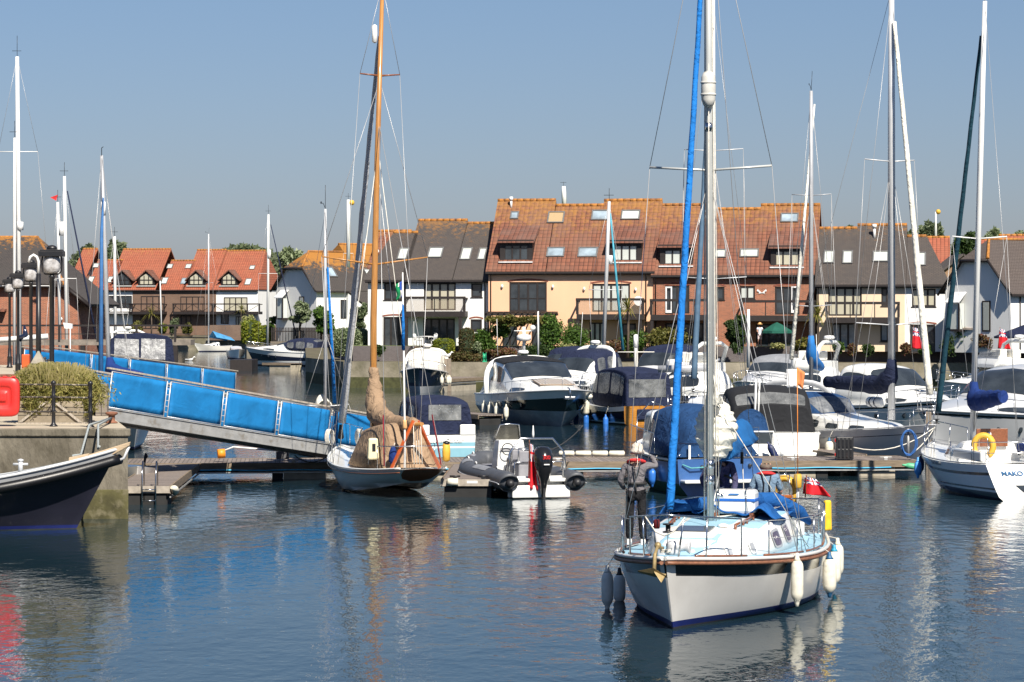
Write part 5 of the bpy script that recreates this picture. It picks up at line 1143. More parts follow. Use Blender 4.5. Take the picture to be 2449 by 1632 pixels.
for s_, k in ((-1, 'l'), (1, 'r')): one('shoe', M_plast, t, lambda q: q.loft([[Vector(J['a'+k])+Vector((x*w_, y, z)) for x, z in ((-1, -.085), (1, -.085), (.85, h_-.085), (-.85, h_-.085))] for y, w_, h_ in ((-.09, .035, .06), (-.04, .045, .10), (.06, .05, .07), (.15, .045, .05), (.19, .025, .03))]))
hb = MB(); hb.lathe([(.125, -.06), (.130, -.005), (.108, .012), (.104, .05), (.095, .10), (.06, .125), (.005, .13)], hcc+Vector((0, -.0, .03)), 18, ax=(.0, .12, 1), sc=(1, 1.12)); hb.build('sun_hat', M_hat, t)
one('lifejacket_collar', M_ljr, t, lambda q: q.tube([(-.13, .10, 1.42), (-.135, -.01, 1.49), (-.07, -.09, 1.515), (.0, -.11, 1.52), (.08, -.09, 1.515), (.145, -.01, 1.49), (.13, .10, 1.42)], [.03, .04, .045, .045, .045, .04, .03], 8, flat=.7))
hn = MB(); hn.tube([(-.03, -.135, 1.48), (-.01, -.145, 1.30), (-.0, -.14, 1.16)], .022, 6, flat=.4); hn.tube([(.09, -.13, 1.47), (.05, -.145, 1.30), (.0, -.14, 1.16)], .022, 6, flat=.4); hn.tube([(.18*math.sin(a), -.13*math.cos(a), 1.10) for a in [R(-110+220*i/14) for i in range(15)]], .026, 6); hn.tube([(0, -.135, 1.1), (.02, -.15, .93)], .03, 6, flat=.4); hn.build('harness', M_harn, t)
faceparts(t, hcc, ff, uu, rr_); tube('hat_cord', M_rope, t, [(.03, -.10, 1.62), (.04, -.16, 1.46), (.0, -.165, 1.36), (-.03, -.16, 1.38)], .006, 5)
# 2. man in navy jacket bending over the liferaft behind the mast
J2 = dict(hipc=(.05, .35, .95), hl=(-.05, .37, .9), hr=(.15, .37, .9), kl=(-.06, .30, .48), kr=(.16, .3, .48), al=(-.06, .38, .08), ar=(.16, .38, .08), tl=(-.06, .22, .03), tr=(.16, .22, .03), bel=(.04, .25, 1.12), che=(.02, .08, 1.32), nk=(.0, -.08, 1.46), sl=(-.20, .0, 1.38), sr=(.21, .02, 1.38), el=(-.36, -.02, 1.14), wl=(-.24, -.12, .90), er=(.27, -.06, 1.10), wr=(.22, -.18, .86))
P2 = Vector((XP(1724, 53.0), 53.0, ZZ(1183, 52.6)-.88))
hd, hcc, ff, uu, rr_ = headparts(None, None, J2, (-.0, -.08, 1.46), (-.02, -.2, 1.56), (0, -1, -.7), hair_m)
body = [[('hipc', .11), ('bel', .11), ('che', .12), ('nk', .06)]]+hd+[[('che', .12), ('sl', .055), ('el', .038), ('wl', .026)], [('che', .12), ('sr', .055), ('er', .038), ('wr', .026)], [('hipc', .11), ('hl', .08), ('kl', .05), ('al', .04), ('tl', .03)], [('hipc', .11), ('hr', .08), ('kr', .05), ('ar', .04), ('tr', .03)]]+finger_chains(J2, J2['wr'], (.3, -.6, -.4), (1, .2, 0), (0, 0, 1))+finger_chains(J2, J2['wl'], (.3, -.6, -.4), (1, 0, 0), (0, 0, 1))
t, skin = person('man in navy jacket bending down behind the mast with one hand on the liferaft', P2, 0, J2, None, [('body', body, skin_m)])
skin('jacket', [[('bel', (.16, .13)), ('che', (.18, .14)), ((0, -.05, 1.43), (.12, .09))], [('bel', (.16, .13)), ((.05, .33, .95), (.17, .14))], [('che', (.18, .14)), ('sl', .085), ('el', .066), ('wl', .045)], [('che', (.18, .14)), ('sr', .085), ('er', .064), ('wr', .045)]], M_jnav)
skin('trousers', [[('hipc', (.15, .13)), ('hl', .10), ('kl', .08), ('al', .07)], [('hipc', (.15, .13)), ('hr', .10), ('kr', .08), ('ar', .07)]], cloth('navy_trousers', (.02, .03, .06)))
one('hair', hair_m, t, lambda q: q.sph(hcc+uu*.035-ff*.02, (.092, .10, .085))); faceparts(t, hcc, ff, uu, rr_)
hn = MB(); hn.tube([(-.10, -.16, 1.42), (-.12, -.17, 1.25), (.02, .02, 1.05)], .024, 6); hn.tube([(.05, -.12, 1.22), (.20, -.10, 1.16), (.23, .05, 1.14)], .026, 6); hn.build('harness', M_harn, t)
# 3. seated man in grey-blue shirt and red lifejacket, seen from behind
J3 = dict(hipc=(0, 0, .55), hl=(-.10, .03, .53), hr=(.10, .03, .53), kl=(-.16, .42, .54), kr=(.16, .42, .54), al=(-.17, .42, .12), ar=(.17, .42, .12), tl=(-.18, .58, .06), tr=(.18, .58, .06), bel=(0, -.02, .72), che=(0, -.02, .94), nk=(0, 0, 1.14), sl=(-.20, -.01, 1.07), sr=(.20, -.01, 1.07), el=(-.29, .02, .80), wl=(-.22, .22, .66), er=(.29, .02, .80), wr=(.22, .22, .66))
P3 = Vector((XP(1832, 54.0), 54.0, ZZ(1098, 54.0)-1.415))
hd, hcc, ff, uu, rr_ = headparts(None, None, J3, (0, 0, 1.14), (.0, .01, 1.30), (.25, 1, 0), hair_m)
body = [[('hipc', .12), ('bel', .12), ('che', .13), ('nk', .065)]]+hd+[[('che', .13), ('sl', .06), ('el', .042), ('wl', .03)], [('che', .13), ('sr', .06), ('er', .042), ('wr', .03)], [('hipc', .12), ('hl', .09), ('kl', .06), ('al', .04), ('tl', .03)], [('hipc', .12), ('hr', .09), ('kr', .06), ('ar', .04), ('tr', .03)]]+finger_chains(J3, J3['wr'], (-.3, .9, 0), (1, .2, 0), (0, 0, 1))+finger_chains(J3, J3['wl'], (.3, .9, 0), (1, 0, 0), (0, 0, 1))
t, skin = person('seated balding man seen from behind in grey-blue shirt with red lifejacket collar', P3, 0, J3, None, [('body', body, skin_m)])
skin('shirt', [[('bel', (.19, .14)), ('che', (.19, .13)), ((0, 0, 1.09), (.12, .085))], [('bel', (.19, .14)), ((0, 0, .56), (.19, .15))], [('che', (.19, .13)), ('sl', .085), ('el', .072)], [('che', (.19, .13)), ('sr', .085), ('er', .072)]], M_shb)
skin('trousers', [[('hipc', (.17, .13)), ('hl', .11), ('kl', .085), ('al', .07)], [('hipc', (.17, .13)), ('hr', .11), ('kr', .085), ('ar', .07)]], cloth('navy_trousers', (.02, .03, .06)))
one('hair', hair_m, t, lambda q: q.tube([hcc+Vector((.092*math.sin(a), .01-.098*math.cos(a), -.035)) for a in [R(-115+230*i/16) for i in range(17)]], .032, 8, flat=1.5)); faceparts(t, hcc, ff, uu, rr_)
one('lifejacket_collar', M_ljr, t, lambda q: q.tube([(-.14, .12, 1.06), (-.15, .0, 1.12), (-.08, -.09, 1.145), (.0, -.105, 1.15), (.08, -.09, 1.145), (.15, .0, 1.12), (.14, .12, 1.06)], [.03, .04, .045, .045, .045, .04, .03], 8, flat=.8))
hn = MB()
for s_ in (-1, 1): hn.tube([(s_*.09, -.12, 1.12), (s_*.05, -.16, .95), (s_*.07, -.17, .72), (s_*.08, -.165, .60)], .024, 6, flat=.4)
hn.build('harness', M_harn, t)
# =============== moored boats ===============
def clx(rt, px):
    """local x on the boat's centreline that is seen at the given column"""
    return min((i*.02 for i in range(-450, 451)), key=lambda x: abs((lambda p: CX+F*p.x/p.y)(WM[rt.name] @ Vector((x, 0, 0)))-px))
def simple_sail(label, bow, stern, B, fb, hullm, deckm=None, rows=None, mats=None, group=None, trunk=(.28, .25, .45), um=.42, bo=.9, so=.3, tw=.7, rail=True, fl=(.45, .9), transom=None, wb=.3, p=2.1, winm=None, nu=28):
    rt, L = boat(label, bow, stern, 'sailboat', 'sailing_yacht', group); h = Hull(rt, L, B, fb, bo, so, tw, um, .84, wb, fl, p)
    h.build(rows or [('z', -.35, 1), ('z', .06, 2), ('z', .14, 0), ('s', .0, 0)], mats or [hullm, M_anti, M_boot], deckm or M_gel, transom, nu=nu)
    for sd in (1, -1): tube('toe_rail', M_alud, rt, [h.sheer(i/24, sd, .02, .03) for i in range(25)], .022, 5)
    f, hh, ws = trunk; z = h.zs(.6); w_ = B/2*.66
    st = [(L*f, w_*.25, w_*.15, z, z+.04, 0, .02), (L*(f-.10), w_*.7, w_*.55, z-.02, z+hh*.75, .03, .05), (L*(f-.28), w_*.98, w_*.8, z-.05, z+hh*1.0, .05, .06), (-L*.12, w_, w_*.82, z-.08, z+ws, .07, .06), (-L*.16, w_, w_*.8, z-.08, z+ws-.02, .07, .06)]
    sh = Shell(st); cb = sh.build('cabin', M_gel, rt)
    for sd in (1, -1):
        for u in (1.3, 2.0, 2.7, 3.4): sh.patch('window', winm or M_glass, cb, u-.2, u+.2, .5, 1.6, sd, .012)
    if rail: h.lifelines(.12, .8, 5, .6); h.pulpit(.84); h.pushpit()
    return rt, h, L
def sprayhood(rt, x0, x1, w_, z0, h_, m, win=None, back=True):
    st = [(x1, w_*.75, w_*.6, z0, z0+.1, .05, .03), (lerp(x0, x1, .65), w_*.95, w_*.85, z0, z0+h_*.72, .08, .2), (lerp(x0, x1, .35), w_, w_*.92, z0, z0+h_*.98, .08, .25), (x0, w_, w_*.95, z0, z0+h_, .08, .25)]
    s = Shell(st); o = s.build('sprayhood', m, rt)
    s.cross('clear_window', win or vinyl(), o, .25, 1.3, -.55, .55, 1.5, .02); 
    for sd in (1, -1): s.patch('clear_window', win or vinyl(), o, 1.2, 2.6, .6, 2.1, sd, .02)
    return s
# ---- A. dark-hulled launch in the left foreground ----
rt, L = boat('black-hulled work launch with pale deck edge moored against the quay corner', (285, 69.0), (-640, 69.4), 'boat', 'launch')
h = Hull(rt, L, 2.9, fb=(1.25, 1.05, 1.95), bo=1.05, so=.2, tw=.8, um=.5, wm=.9, wb=.25, fl=(.4, 1.1), p=2.3)
M_dkh = mat('blue_black_hull', (.014, .014, .024), .35, .25, 1, .05, 5, coat=.2)
h.build([('z', -.4, 1), ('z', .02, 2), ('z', .10, 0), ('s', .30, 0), ('s', .16, 3), ('s', 0, 3)], [M_dkh, M_anti, M_boot, M_greygel], mat('grey_deck_paint', (.33, .36, .37), .7, .12, 2, .3, 30), nu=50, deckdz=.0)
for sd in (1, -1):
    tube('rubber_fendering', mat('wet_black_rubber', (.005, .005, .006), .4, .2), rt, [h.sheer(i/60, sd, -.06, -.26) for i in range(61)], .13, 10)
    tube('capping', M_greygel, rt, [h.sheer(i/60, sd, .03, -.0) for i in range(61)], .045, 6)
bw = h.sheer(1); mb = MB()
mb.poly([(bw.x-1.15, .05, 1.72), (bw.x-.75, .05, 1.80), (bw.x+.28, .05, 2.12), (bw.x+.26, .05, 2.02), (bw.x-.1, .05, 1.82), (bw.x-.55, .05, 1.62), (bw.x-1.15, .05, 1.60)], (0, -.12, 0)); mb.poly([(bw.x-1.2, -.02, 1.74), (bw.x-.72, -.02, 1.84), (bw.x-.72, -.02, 1.66), (bw.x-1.2, -.02, 1.58)], (0, -.16, 0))
mb.build('bow_timber', mat('pale_timber', (.45, .34, .22), .7, .2, 5, .3, 30, stretch=(1, 5, 5)), rt, bevel=.015)
tube('bow_roller', M_alu, rt, [(bw.x-.4, 0, 1.68), (bw.x-.1, 0, 1.62), (bw.x+.12, 0, 1.72), (bw.x+.24, 0, 2.0)], .035, 8)
for x, s_ in ((bw.x-2.25, 1.0), (bw.x-3.3, 1.1)):
    z = h.zs((x+L/2)/L)+.02; g = MB(); g.tube([(x, -.75, z), (x, -.75, z+.28)], .055, 10); g.tube([(x-.18, -.75, z+.20), (x+.18, -.75, z+.20)], .03, 8); g.lathe([(.05, 0), (.075, .02), (.075, .05), (.02, .07)], (x, -.75, z+.26), 12); g.build('mooring_bitt', M_alu, rt)
one('fairlead', mat('brass', (.45, .33, .16), .4, metal=.6), rt, lambda q: q.box((bw.x-5.6, -1.46, h.zs(.72)-.08), (.14, .05, .10)), bevel=.01)
# ---- B. classic wooden cutter ----
rt, L = boat('classic white wooden cutter with varnished mast and transom under a tan tent cover', (812, 88.6), (1012, 80.3), 'sailboat', 'wooden_cutter')
h = Hull(rt, L, 2.75, fb=(.84, .72, 1.12), bo=.9, so=.95, tw=.50, um=.46, wm=.84, wb=.2, fl=(.35, .9), p=2.0, counter=(.40, .55))
M_whull = mat('white_painted_planks', (.76, .77, .77), .35, .06, 1.2, .1, 6, coat=.3, stretch=(1, 1, 4))
h.build([('z', -.4, 1), ('z', .05, 0), ('s', .06, 2), ('s', 0, 2)], [M_whull, mat('dark_red_antifoul', (.02, .012, .012), .8), M_gel], M_gel, transom=[M_whull], nu=34)
mb = MB(); rg = [h.pt(0, h.zs(0)*t, sd)+Vector((-.012, 0, 0)) for sd, ts in ((1, (1.0, .85, .65, .5)), (-1, (.5, .65, .85, 1.0))) for t in ts]
for sd in (1, -1): tube('rubbing_strake', M_teak, rt, [h.sheer(i/30, sd, -.005, -.09) for i in range(24)], .018, 5)
for sd in (1, -1): tube('capping_rail', M_gel, rt, [h.sheer(i/30, sd, .0, .03) for i in range(31)], .028, 6)
tp = lambda y, z: Vector((h.pt(0, min(z, h.zs(0)), 1).x-.02, y, z))
mb = MB(); mb.poly([tp(y, z) for y, z in [(-.56, .81), (-.54, .66), (-.42, .53), (-.15, .455), (.15, .455), (.42, .53), (.54, .66), (.56, .81), (.3, .835), (-.3, .835)]], (-.02, 0, 0)); mb.build('varnished_transom', M_teak, rt)
D_ = 84.5
st = [(1.1, .25, .18, .85, 1.0, .05, .05), (.6, .75, .45, .80, 1.55, .06, .15), (-.2, .98, .62, .78, 1.82, .04, .2), (-1.6, 1.08, .70, .78, 1.98, .04, .2), (-2.6, 1.0, .62, .80, 2.02, .03, .2), (-3.0, .92, .5, .82, 1.5, .03, .2), (-3.25, .85, .4, .82, .95, .02, .1)]
s = Shell(st); s.build('tent_cover', M_ctan, rt)
lb = WM[rt.name].inverted(); mx = clx(rt, 893)
mt = Vector((mx-.05, 0, 15.2))
one('mast', M_wood, rt, lambda q: q.tube([(mx, 0, .9), (mx, 0, 5), (mx-.0, -.12, 10), (mx-.02, -.28, 15.2)], [.108, .102, .085, .06], 12))
def MT(z): return Vector((mx, -.28*max(0, (z-5)/10.2), z))
for z, wd in ((6.75, 1.65), (12.4, .62)):
    for sd in (1, -1): tube('spreader', M_wood if z < 9 else M_teak, rt, [MT(z)-Vector((0, 0, .05)), MT(z)+Vector((0, sd*wd, .18 if z < 9 else 0))], [.035, .022], 6)
fg = thing('courtesy_flag', 'small green, white and blue flag hoisted on the cutter shroud', 'flag', PX(962, 672, 84)); one('flag', [cloth('flag_green', (.01, .22, .08)), cloth('flag_blue', (.02, .06, .3)), M_cwhite], fg, lambda q: (q.grid(lambda u, v: Vector((-.18*u-.02*math.sin(v*7), .03*math.sin(u*5+v*4), -.50*v-.10*u)), 5, 8), [q.m.__setitem__(i, 1 if i < 12 else (2 if i < 18 else 0)) for i in range(40)]), solid=.006); tube('halyard', M_rope, fg, [(0, 0, .2), (0, 0, -1.2)], .008, 4)
one('running_light', M_plast, rt, lambda q: q.lathe([(.02, -.28), (.075, -.24), (.085, 0), (.075, .24), (.02, .28)], MT(13.6)+Vector((.0, .20, 0)), 12))
for sd in (1, -1):
    p0 = h.sheer((mx+L/2-.3)/L, sd, .02); p0b = h.sheer((mx+L/2+.4)/L, sd, .02)
    q1_ = MT(6.75)+Vector((0, sd*1.65, .18)); q2_ = MT(12.4)+Vector((0, sd*.62, 0))
    stay(rt, p0, q1_, .010); stay(rt, q1_, MT(12.2), .009); stay(rt, p0b, MT(9.6), .010); stay(rt, p0, q2_, .008); stay(rt, q2_, MT(15.1), .008); stay(rt, Vector((-L/2+.9, sd*.85, .9)), MT(11.0), .010, 'backstay'); 
    tube('shroud_rope', M_rope, rt, [p0b+Vector((-.9, 0, 0)), MT(10.2)], .012, 5)
    tube('tackle', M_redrope, rt, [Vector((-L/2+1.0, sd*.85, .9)), Vector((-L/2+1.0, sd*.85, .9)).lerp(MT(11.0), .14)], .020, 5)
fst = Vector((h.sheer(1).x-.1, 0, 1.2)); ft = MT(9.9)
fq = lambda t: fst.lerp(MT(14.2), t)
one('furled_headsail', cloth('pale_grey_canvas', (.36, .37, .39), fold=.5, fs=4), rt, lambda q: q.tube([fq(.05+.90*i/20)+Vector((.012*math.sin(i*2), .01*math.cos(i*1.7), 0)) for i in range(21)], [.125-.075*i/20+.008*math.sin(i*3) for i in range(21)], 10)); stay(rt, fst, MT(14.2), .009, 'forestay')
one('sail_lashing', M_blackm, rt, lambda q: q.lathe([(.07, 0), (.10, .05), (.07, .3), (.05, .45)], fq(.01), 10))
# gaff mainsail stowed in a tan cover from mast down to the crutch
cv = [(mx-.05, 0, 3.62), (mx-.06, 0, 3.25), (mx-.12, .0, 2.95), (mx-.2, .02, 2.6), (mx-.45, .02, 2.30), (mx-.95, 0, 2.12), (mx-1.7, 0, 2.02), (mx-2.5, 0, 1.98), (mx-3.3, 0, 2.0), (mx-4.0, 0, 2.06), (mx-4.35, 0, 2.12)]
rr = [.14, .17, .24, .29, .31, .29, .26, .24, .22, .18, .10]
one('sail_cover', M_ctan, rt, lambda q: q.tube([Vector(cv[int(i/3)]).lerp(Vector(cv[min(10, int(i/3)+1)]), (i % 3)/3)+Vector((0, .02*math.sin(i*2.3), .02*math.sin(i*1.9))) for i in range(31)], [lerp(rr[int(i/3)], rr[min(10, int(i/3)+1)], (i % 3)/3)*(1+.05*math.sin(i*2.7)) for i in range(31)], 14, flat=1.15))
tube('boom', M_wood, rt, [(mx-.1, 0, 1.86), (mx-4.9, 0, 2.10)], .06, 8)
xc = -L/2+.72
for sd in (1, -1): one('boom_crutch_leg', mat('orange_varnish', (.45, .085, .015), .35, .2, 5, coat=.5), rt, lambda q: q.tube([(xc, sd*.72, .82), (xc, sd*.06, 2.18)], .095, 4, flat=.6), bevel=.006)
one('crutch_bolt', M_steel, rt, lambda q: q.tube([(xc-.09, 0, 2.05), (xc+.09, 0, 2.05)], .025, 8))
for i in range(4): tube('mainsheet', M_rope, rt, [(xc-.15, -.10+.07*i, 2.05), (xc-.25, -.12+.08*i, .95)], .012, 5)
g = MB(); 
for sd in (1, -1):
    a = Vector((L/2-.9, sd*.48, 1.02)); b = Vector((L/2-.35, sd*.24, 1.12)); up = Vector((.02, 0, .68)); g.tube([a, a+up, b+up, b], .013, 5); g.tube([b+up, (L/2+.1, 0, 1.85)], .013, 5); g.tube([a+Vector((-.3, sd*.12, 0)), a+up], .010, 5)
g.build('pulpit', M_steel, rt)
for sd in (1, -1): one('coiled_line', M_rope, rt, lambda q: [q.tube([(L/2-.8+.03*k, sd*.48+.09*math.sin(a)+.02*k, 1.42+.24*math.cos(a)) for a in [R(i*24) for i in range(16)]], .016, 5) for k in range(5)])
for sd in (1, -1):
    for x in (-3.2, -2.3): tube('stanchion', M_steel, rt, [(x, sd*1.0, .8), (x, sd*1.0, 1.45)], .012, 5)
tube('stern_rail', M_steel, rt, [(-3.2, 1.0, 1.45), (-3.75, .72, 1.46), (-3.75, -.72, 1.46), (-3.2, -1.0, 1.45)], .015, 6)
tube('flagstaff', M_maswh, rt, [(-3.72, .34, .85), (-3.72, .34, 2.0), (-3.72, .40, 6.4)], [.035, .03, .018], 8)
one('staff_collar', mat('pale_orange_cap', (.62, .36, .16), .5), rt, lambda q: q.lathe([(.05, 0), (.075, .04), (.06, .2), (.05, .26)], (-3.72, .34, 1.95), 10))
one('rolled_burgee', M_cbright, rt, lambda q: q.tube([(-3.72, .38, 4.2), (-3.73, .39, 4.9), (-3.72, .39, 5.5)], [.05, .05, .02], 8))
one('cabin_hatch', M_gel, rt, lambda q: q.box((1.55, 0, .95), (.6, .7, .08)), bevel=.015); one('foredeck_box', mat('khaki_box', (.28, .24, .17), .7), rt, lambda q: q.box((1.9, -.35, 1.06), (.55, .26, .12)), bevel=.02)
t = thing('life_sling', 'cream rescue buoy bag tied at the tan tent of the wooden cutter', 'rescue bag', WM[rt.name] @ Vector((-2.7, .98, 1.05)), rt.rotation_euler[2])
one('bag', mat('cream_bag', (.68, .62, .40), .6, .12, 6, .3), t, lambda q: q.box((0, 0, .30), (.18, .34, .62), top=(.8, .8)), bevel=.05); one('print', M_blackm, t, lambda q: q.box((-.092, 0, .34), (.004, .10, .22)), bevel=.002)
t = thing('life_sling', 'yellow throw bag strapped to the starboard stern rail of the wooden cutter', 'rescue bag', WM[rt.name] @ Vector((-3.35, -1.02, .98)), rt.rotation_euler[2]); one('bag', M_yel, t, lambda q: q.lathe([(.05, 0), (.11, .05), (.12, .28), (.10, .52), (.05, .56)], (0, 0, 0), 14, sc=(.8, 1))); one('cap', M_blackm, t, lambda q: q.lathe([(.09, .50), (.10, .56), (.03, .60)], (0, 0, 0), 12))
t = thing('canvas_bag', 'small blue bundle tied to the stern rail of the wooden cutter', 'bag', WM[rt.name] @ Vector((-3.5, .62, .95)), 0); one('bundle', M_croyal, t, lambda q: q.lathe([(.06, 0), (.13, .08), (.12, .3), (.07, .46), (.03, .52)], (0, 0, 0), 12)); one('cord', M_rope, t, lambda q: q.tube([(0, 0, .45), (.05, .02, .6)], .01, 5))
# ---- C. RIB ----
rt, L = boat('grey and black rigid inflatable with big black outboard, helm console and steel A-frame', (1158, 86.6), (1290, 80.6), 'inflatable boat', 'inflatable_boat')
hw = .98; tz = .50; pts = []
def tubeline(sd): return [(-L/2-.35, sd*hw, tz-.05), (-L/2+.1, sd*hw, tz), (0, sd*hw, tz+.02), (L*.22, sd*hw*.95, tz+.08), (L*.38, sd*hw*.62, tz+.18), (L*.455, sd*hw*.26, tz+.26), (L*.475, 0, tz+.28)]
for sd in (1, -1):
    base = tubeline(sd); fine = []
    for i in range(len(base)-1):
        for k in range(6):
            t_ = k/6; p0, p1, p2, p3 = (Vector(base[max(0, min(6, i+d))]) for d in (-1, 0, 1, 2)); fine.append(.5*((2*p1)+(-p0+p2)*t_+(2*p0-5*p1+4*p2-p3)*t_*t_+(-p0+3*p1-3*p2+p3)*t_**3))
    fine.append(Vector(base[-1])); n_ = len(fine); rad = [.04, .17]+[.285]*(n_-2)
    fine = [fine[0]-Vector((.12, 0, 0))]+fine; rad = [.03, .16, .25]+[.285]*(n_-2)
    tb = one('inflatable_tube', M_rubgrey, rt, lambda q: q.tube(fine, rad, 18))
    one('tube_end_cone', M_rub, tb, lambda q: q.lathe([(.02, -.62), (.09, -.60), (.115, -.52), (.13, -.44)], (0, 0, 0), 14, ax=(1, 0, 0)) or q).location = (-L/2+.02, sd*hw, tz-.05)
    one('rubbing_strip', M_rub, tb, lambda q: q.tube([p+Vector((0, sd*.27, -.04)) for p in fine[4:28]], .045, 6))
    one('grey_stripe', mat('pale_grey_strip', (.42, .43, .45), .6), tb, lambda q: q.tube([p+Vector((0, sd*.305, -.04)) for p in fine[2:20]], .018, 6))
    for i in (10, 18, 24): one('grip_patch', mat('mid_grey_patch', (.20, .21, .23), .6), tb, lambda q: q.grid(lambda u, v: fine[i].lerp(fine[i+3], u)+Vector((0, sd*.295*math.sin(R(-25+70*v)), .295*math.cos(R(-25+70*v)))), 6, 6))
    for i in (9, 14, 21, 27): one('lifting_eye', M_plast, tb, lambda q: q.tube([fine[i]+Vector((a*.10, 0, .29+.05*math.cos(a*1.5))) for a in (-1, -.5, 0, .5, 1)], .022, 6))
mb = MB(); mb.poly([(-L/2+.1, hw-.1, .02), (-L/2+.1, hw-.1, .62), (-L/2+.1, -hw+.1, .62), (-L/2+.1, -hw+.1, .02)], (.12, 0, 0)); mb.build('transom', M_gel, rt, bevel=.02)
hb_ = MB(); hb_.loft([[(x, -w_, .30+r), (x, 0, .05-.3+r), (x, w_, .30+r), (x, w_, .34+r), (x, -w_, .34+r)] for x, w_, r in ((-L/2+.15, .85, 0), (0, .85, 0), (L*.3, .6, .05), (L*.44, .1, .25))], 0, True, False); hb_.build('rigid_hull', M_gel, rt)
one('engine_well', M_gel, rt, lambda q: (q.box((-L/2-.0, -.52, .52), (.42, .55, .10)), q.box((-L/2-.0, .52, .52), (.42, .55, .10)), q.box((-L/2-.1, 0, .20), (.25, 1.7, .35))), bevel=.03)
cs = MB(); cs.loft([[(.55+a, -.40*s_, z), (.55+a, .40*s_, z), (-.05+b, .42*s_, z), (-.05+b, -.42*s_, z)] for z, a, b, s_ in ((.35, .2, 0, 1), (.9, .12, 0, 1), (1.30, .0, -.04, .95), (1.52, -.10, -.02, .88))], 0, True, False); cs.build('console', M_gel, rt, bevel=.03)
one('dashboard', mat('grey_dash', (.16, .16, .17), .5), rt, lambda q: q.poly([(-.095, -.36, 1.20), (-.095, .36, 1.20), (.0, .33, 1.52), (.0, -.33, 1.52)], (-.02, 0, 0)))
one('windscreen', glass('smoked_screen', (.06, .055, .04), .05, .55), rt, lambda q: q.poly([(.40, -.38, 1.50), (.40, .38, 1.50), (.15, .27, 1.95), (.15, -.27, 1.95)], (.012, 0, .01)))
tube('windscreen_frame', M_steel, rt, [(.42, -.42, 1.45), (.14, -.29, 1.96), (.12, 0, 1.99), (.14, .29, 1.96), (.42, .42, 1.45)], .02, 6)
one('steering_wheel', M_rub, rt, lambda q: q.tube([(-.24, .16+.17*math.cos(a), 1.26+.17*math.sin(a)) for a in [R(i*20) for i in range(19)]], .016, 6)); 
for i in range(4): one('dial', M_plast, rt, lambda q: q.lathe([(.035, 0), (.035, .015)], (-.075, -.18+.09*i, 1.42), 12, ax=(-1, 0, .2)))
for i in range(2):
    x = -.55-.75*i; one('jockey_seat', mat('grey_seat', (.22, .22, .24), .6, .15, 4, .3), rt, lambda q: (q.box((x, 0, .62), (.55, .38, .55)), q.box((x, 0, .95), (.60, .42, .14)), q.box((x-.30, 0, 1.10), (.08, .40, .35))), bevel=.04)
    one('seat_grab_rail', M_steel, rt, lambda q: q.tube([(x-.33, -.22, .95), (x-.35, -.22, 1.32), (x-.35, .22, 1.32), (x-.33, .22, .95)], .017, 6))
one('bow_seat', M_gel, rt, lambda q: q.box((1.55, 0, .50), (.9, .95, .28)), bevel=.05); one('bow_cushion', mat('grey_seat', (.2, .2, .2)), rt, lambda q: q.box((1.55, 0, .68), (.8, .8, .09)), bevel=.03)
one('a_frame', M_steel, rt, lambda q: (q.tube([(-L/2+.2, .86, .55), (-L/2+.25, .80, 1.28), (-L/2+.3, .48, 1.68), (-L/2+.3, -.48, 1.68), (-L/2+.25, -.80, 1.28), (-L/2+.2, -.86, .55)], .028, 8), q.tube([(-L/2+.75, .84, .55), (-L/2+.3, .80, 1.26)], .022, 6), q.tube([(-L/2+.75, -.84, .55), (-L/2+.3, -.80, 1.26)], .022, 6)))
for sd in (1, -1): one('guard_hoop', M_steel, rt, lambda q: q.tube([(-L/2+.05, sd*.30, .55), (-L/2+.05, sd*.30, 1.02), (-L/2+.05, sd*.72, 1.02), (-L/2+.05, sd*.72, .55)], .018, 6))
one('navigation_light', M_plast, rt, lambda q: q.lathe([(.03, 0), (.035, .12), (.02, .3), (.01, .36)], (-L/2+.3, .1, 1.69), 8))
eb = MB(); eb.loft([[Vector((-L/2-.42+dx+rx*math.cos(a), ry*math.sin(a), z)) for a in [2*math.pi*i/16 for i in range(16)]] for z, rx, ry, dx in ((.05, .07, .05, .02), (.30, .11, .09, .02), (.50, .17, .13, 0), (.72, .25, .20, .0), (.95, .32, .26, .0), (1.20, .34, .27, .04), (1.36, .30, .25, .08), (1.46, .18, .17, .10), (1.48, .02, .02, .10))], 0, True, True)
ob = eb.build('outboard_engine', mat('gloss_black', (.012, .012, .013), .18, .1, 3, coat=.5), rt); ob.rotation_euler = (0, 0, 0)
one('engine_leg', M_rub, ob, lambda q: q.loft([[(-L/2-.42-.12, -.03, z), (-L/2-.42-.12, .03, z), (-L/2-.42+.12, .03, z), (-L/2-.42+.12, -.03, z)] for z in (-.3, .3)], 0, True, False))
lettering('300', .15, Matrix.Translation((-L/2-.80, .02, 1.14)) @ Matrix(((0, 0, -1, 0), (-1, 0, 0, 0), (0, 1, 0, 0), (0, 0, 0, 1))), mat('decal_red', (.6, .03, .03), .4), ob, ext=.03); one('white_decal', M_plast, ob, lambda q: q.box((-L/2-.765, .0, .99), (.02, .16, .03)))
w0 = WM[rt.name] @ Vector((-L/2-.2, .33, .55)); ensign('red ensign hanging in front of the black outboard of the inflatable', w0.x, w0.y, .45, 1.15, 1.28, .28, 0, -.02)
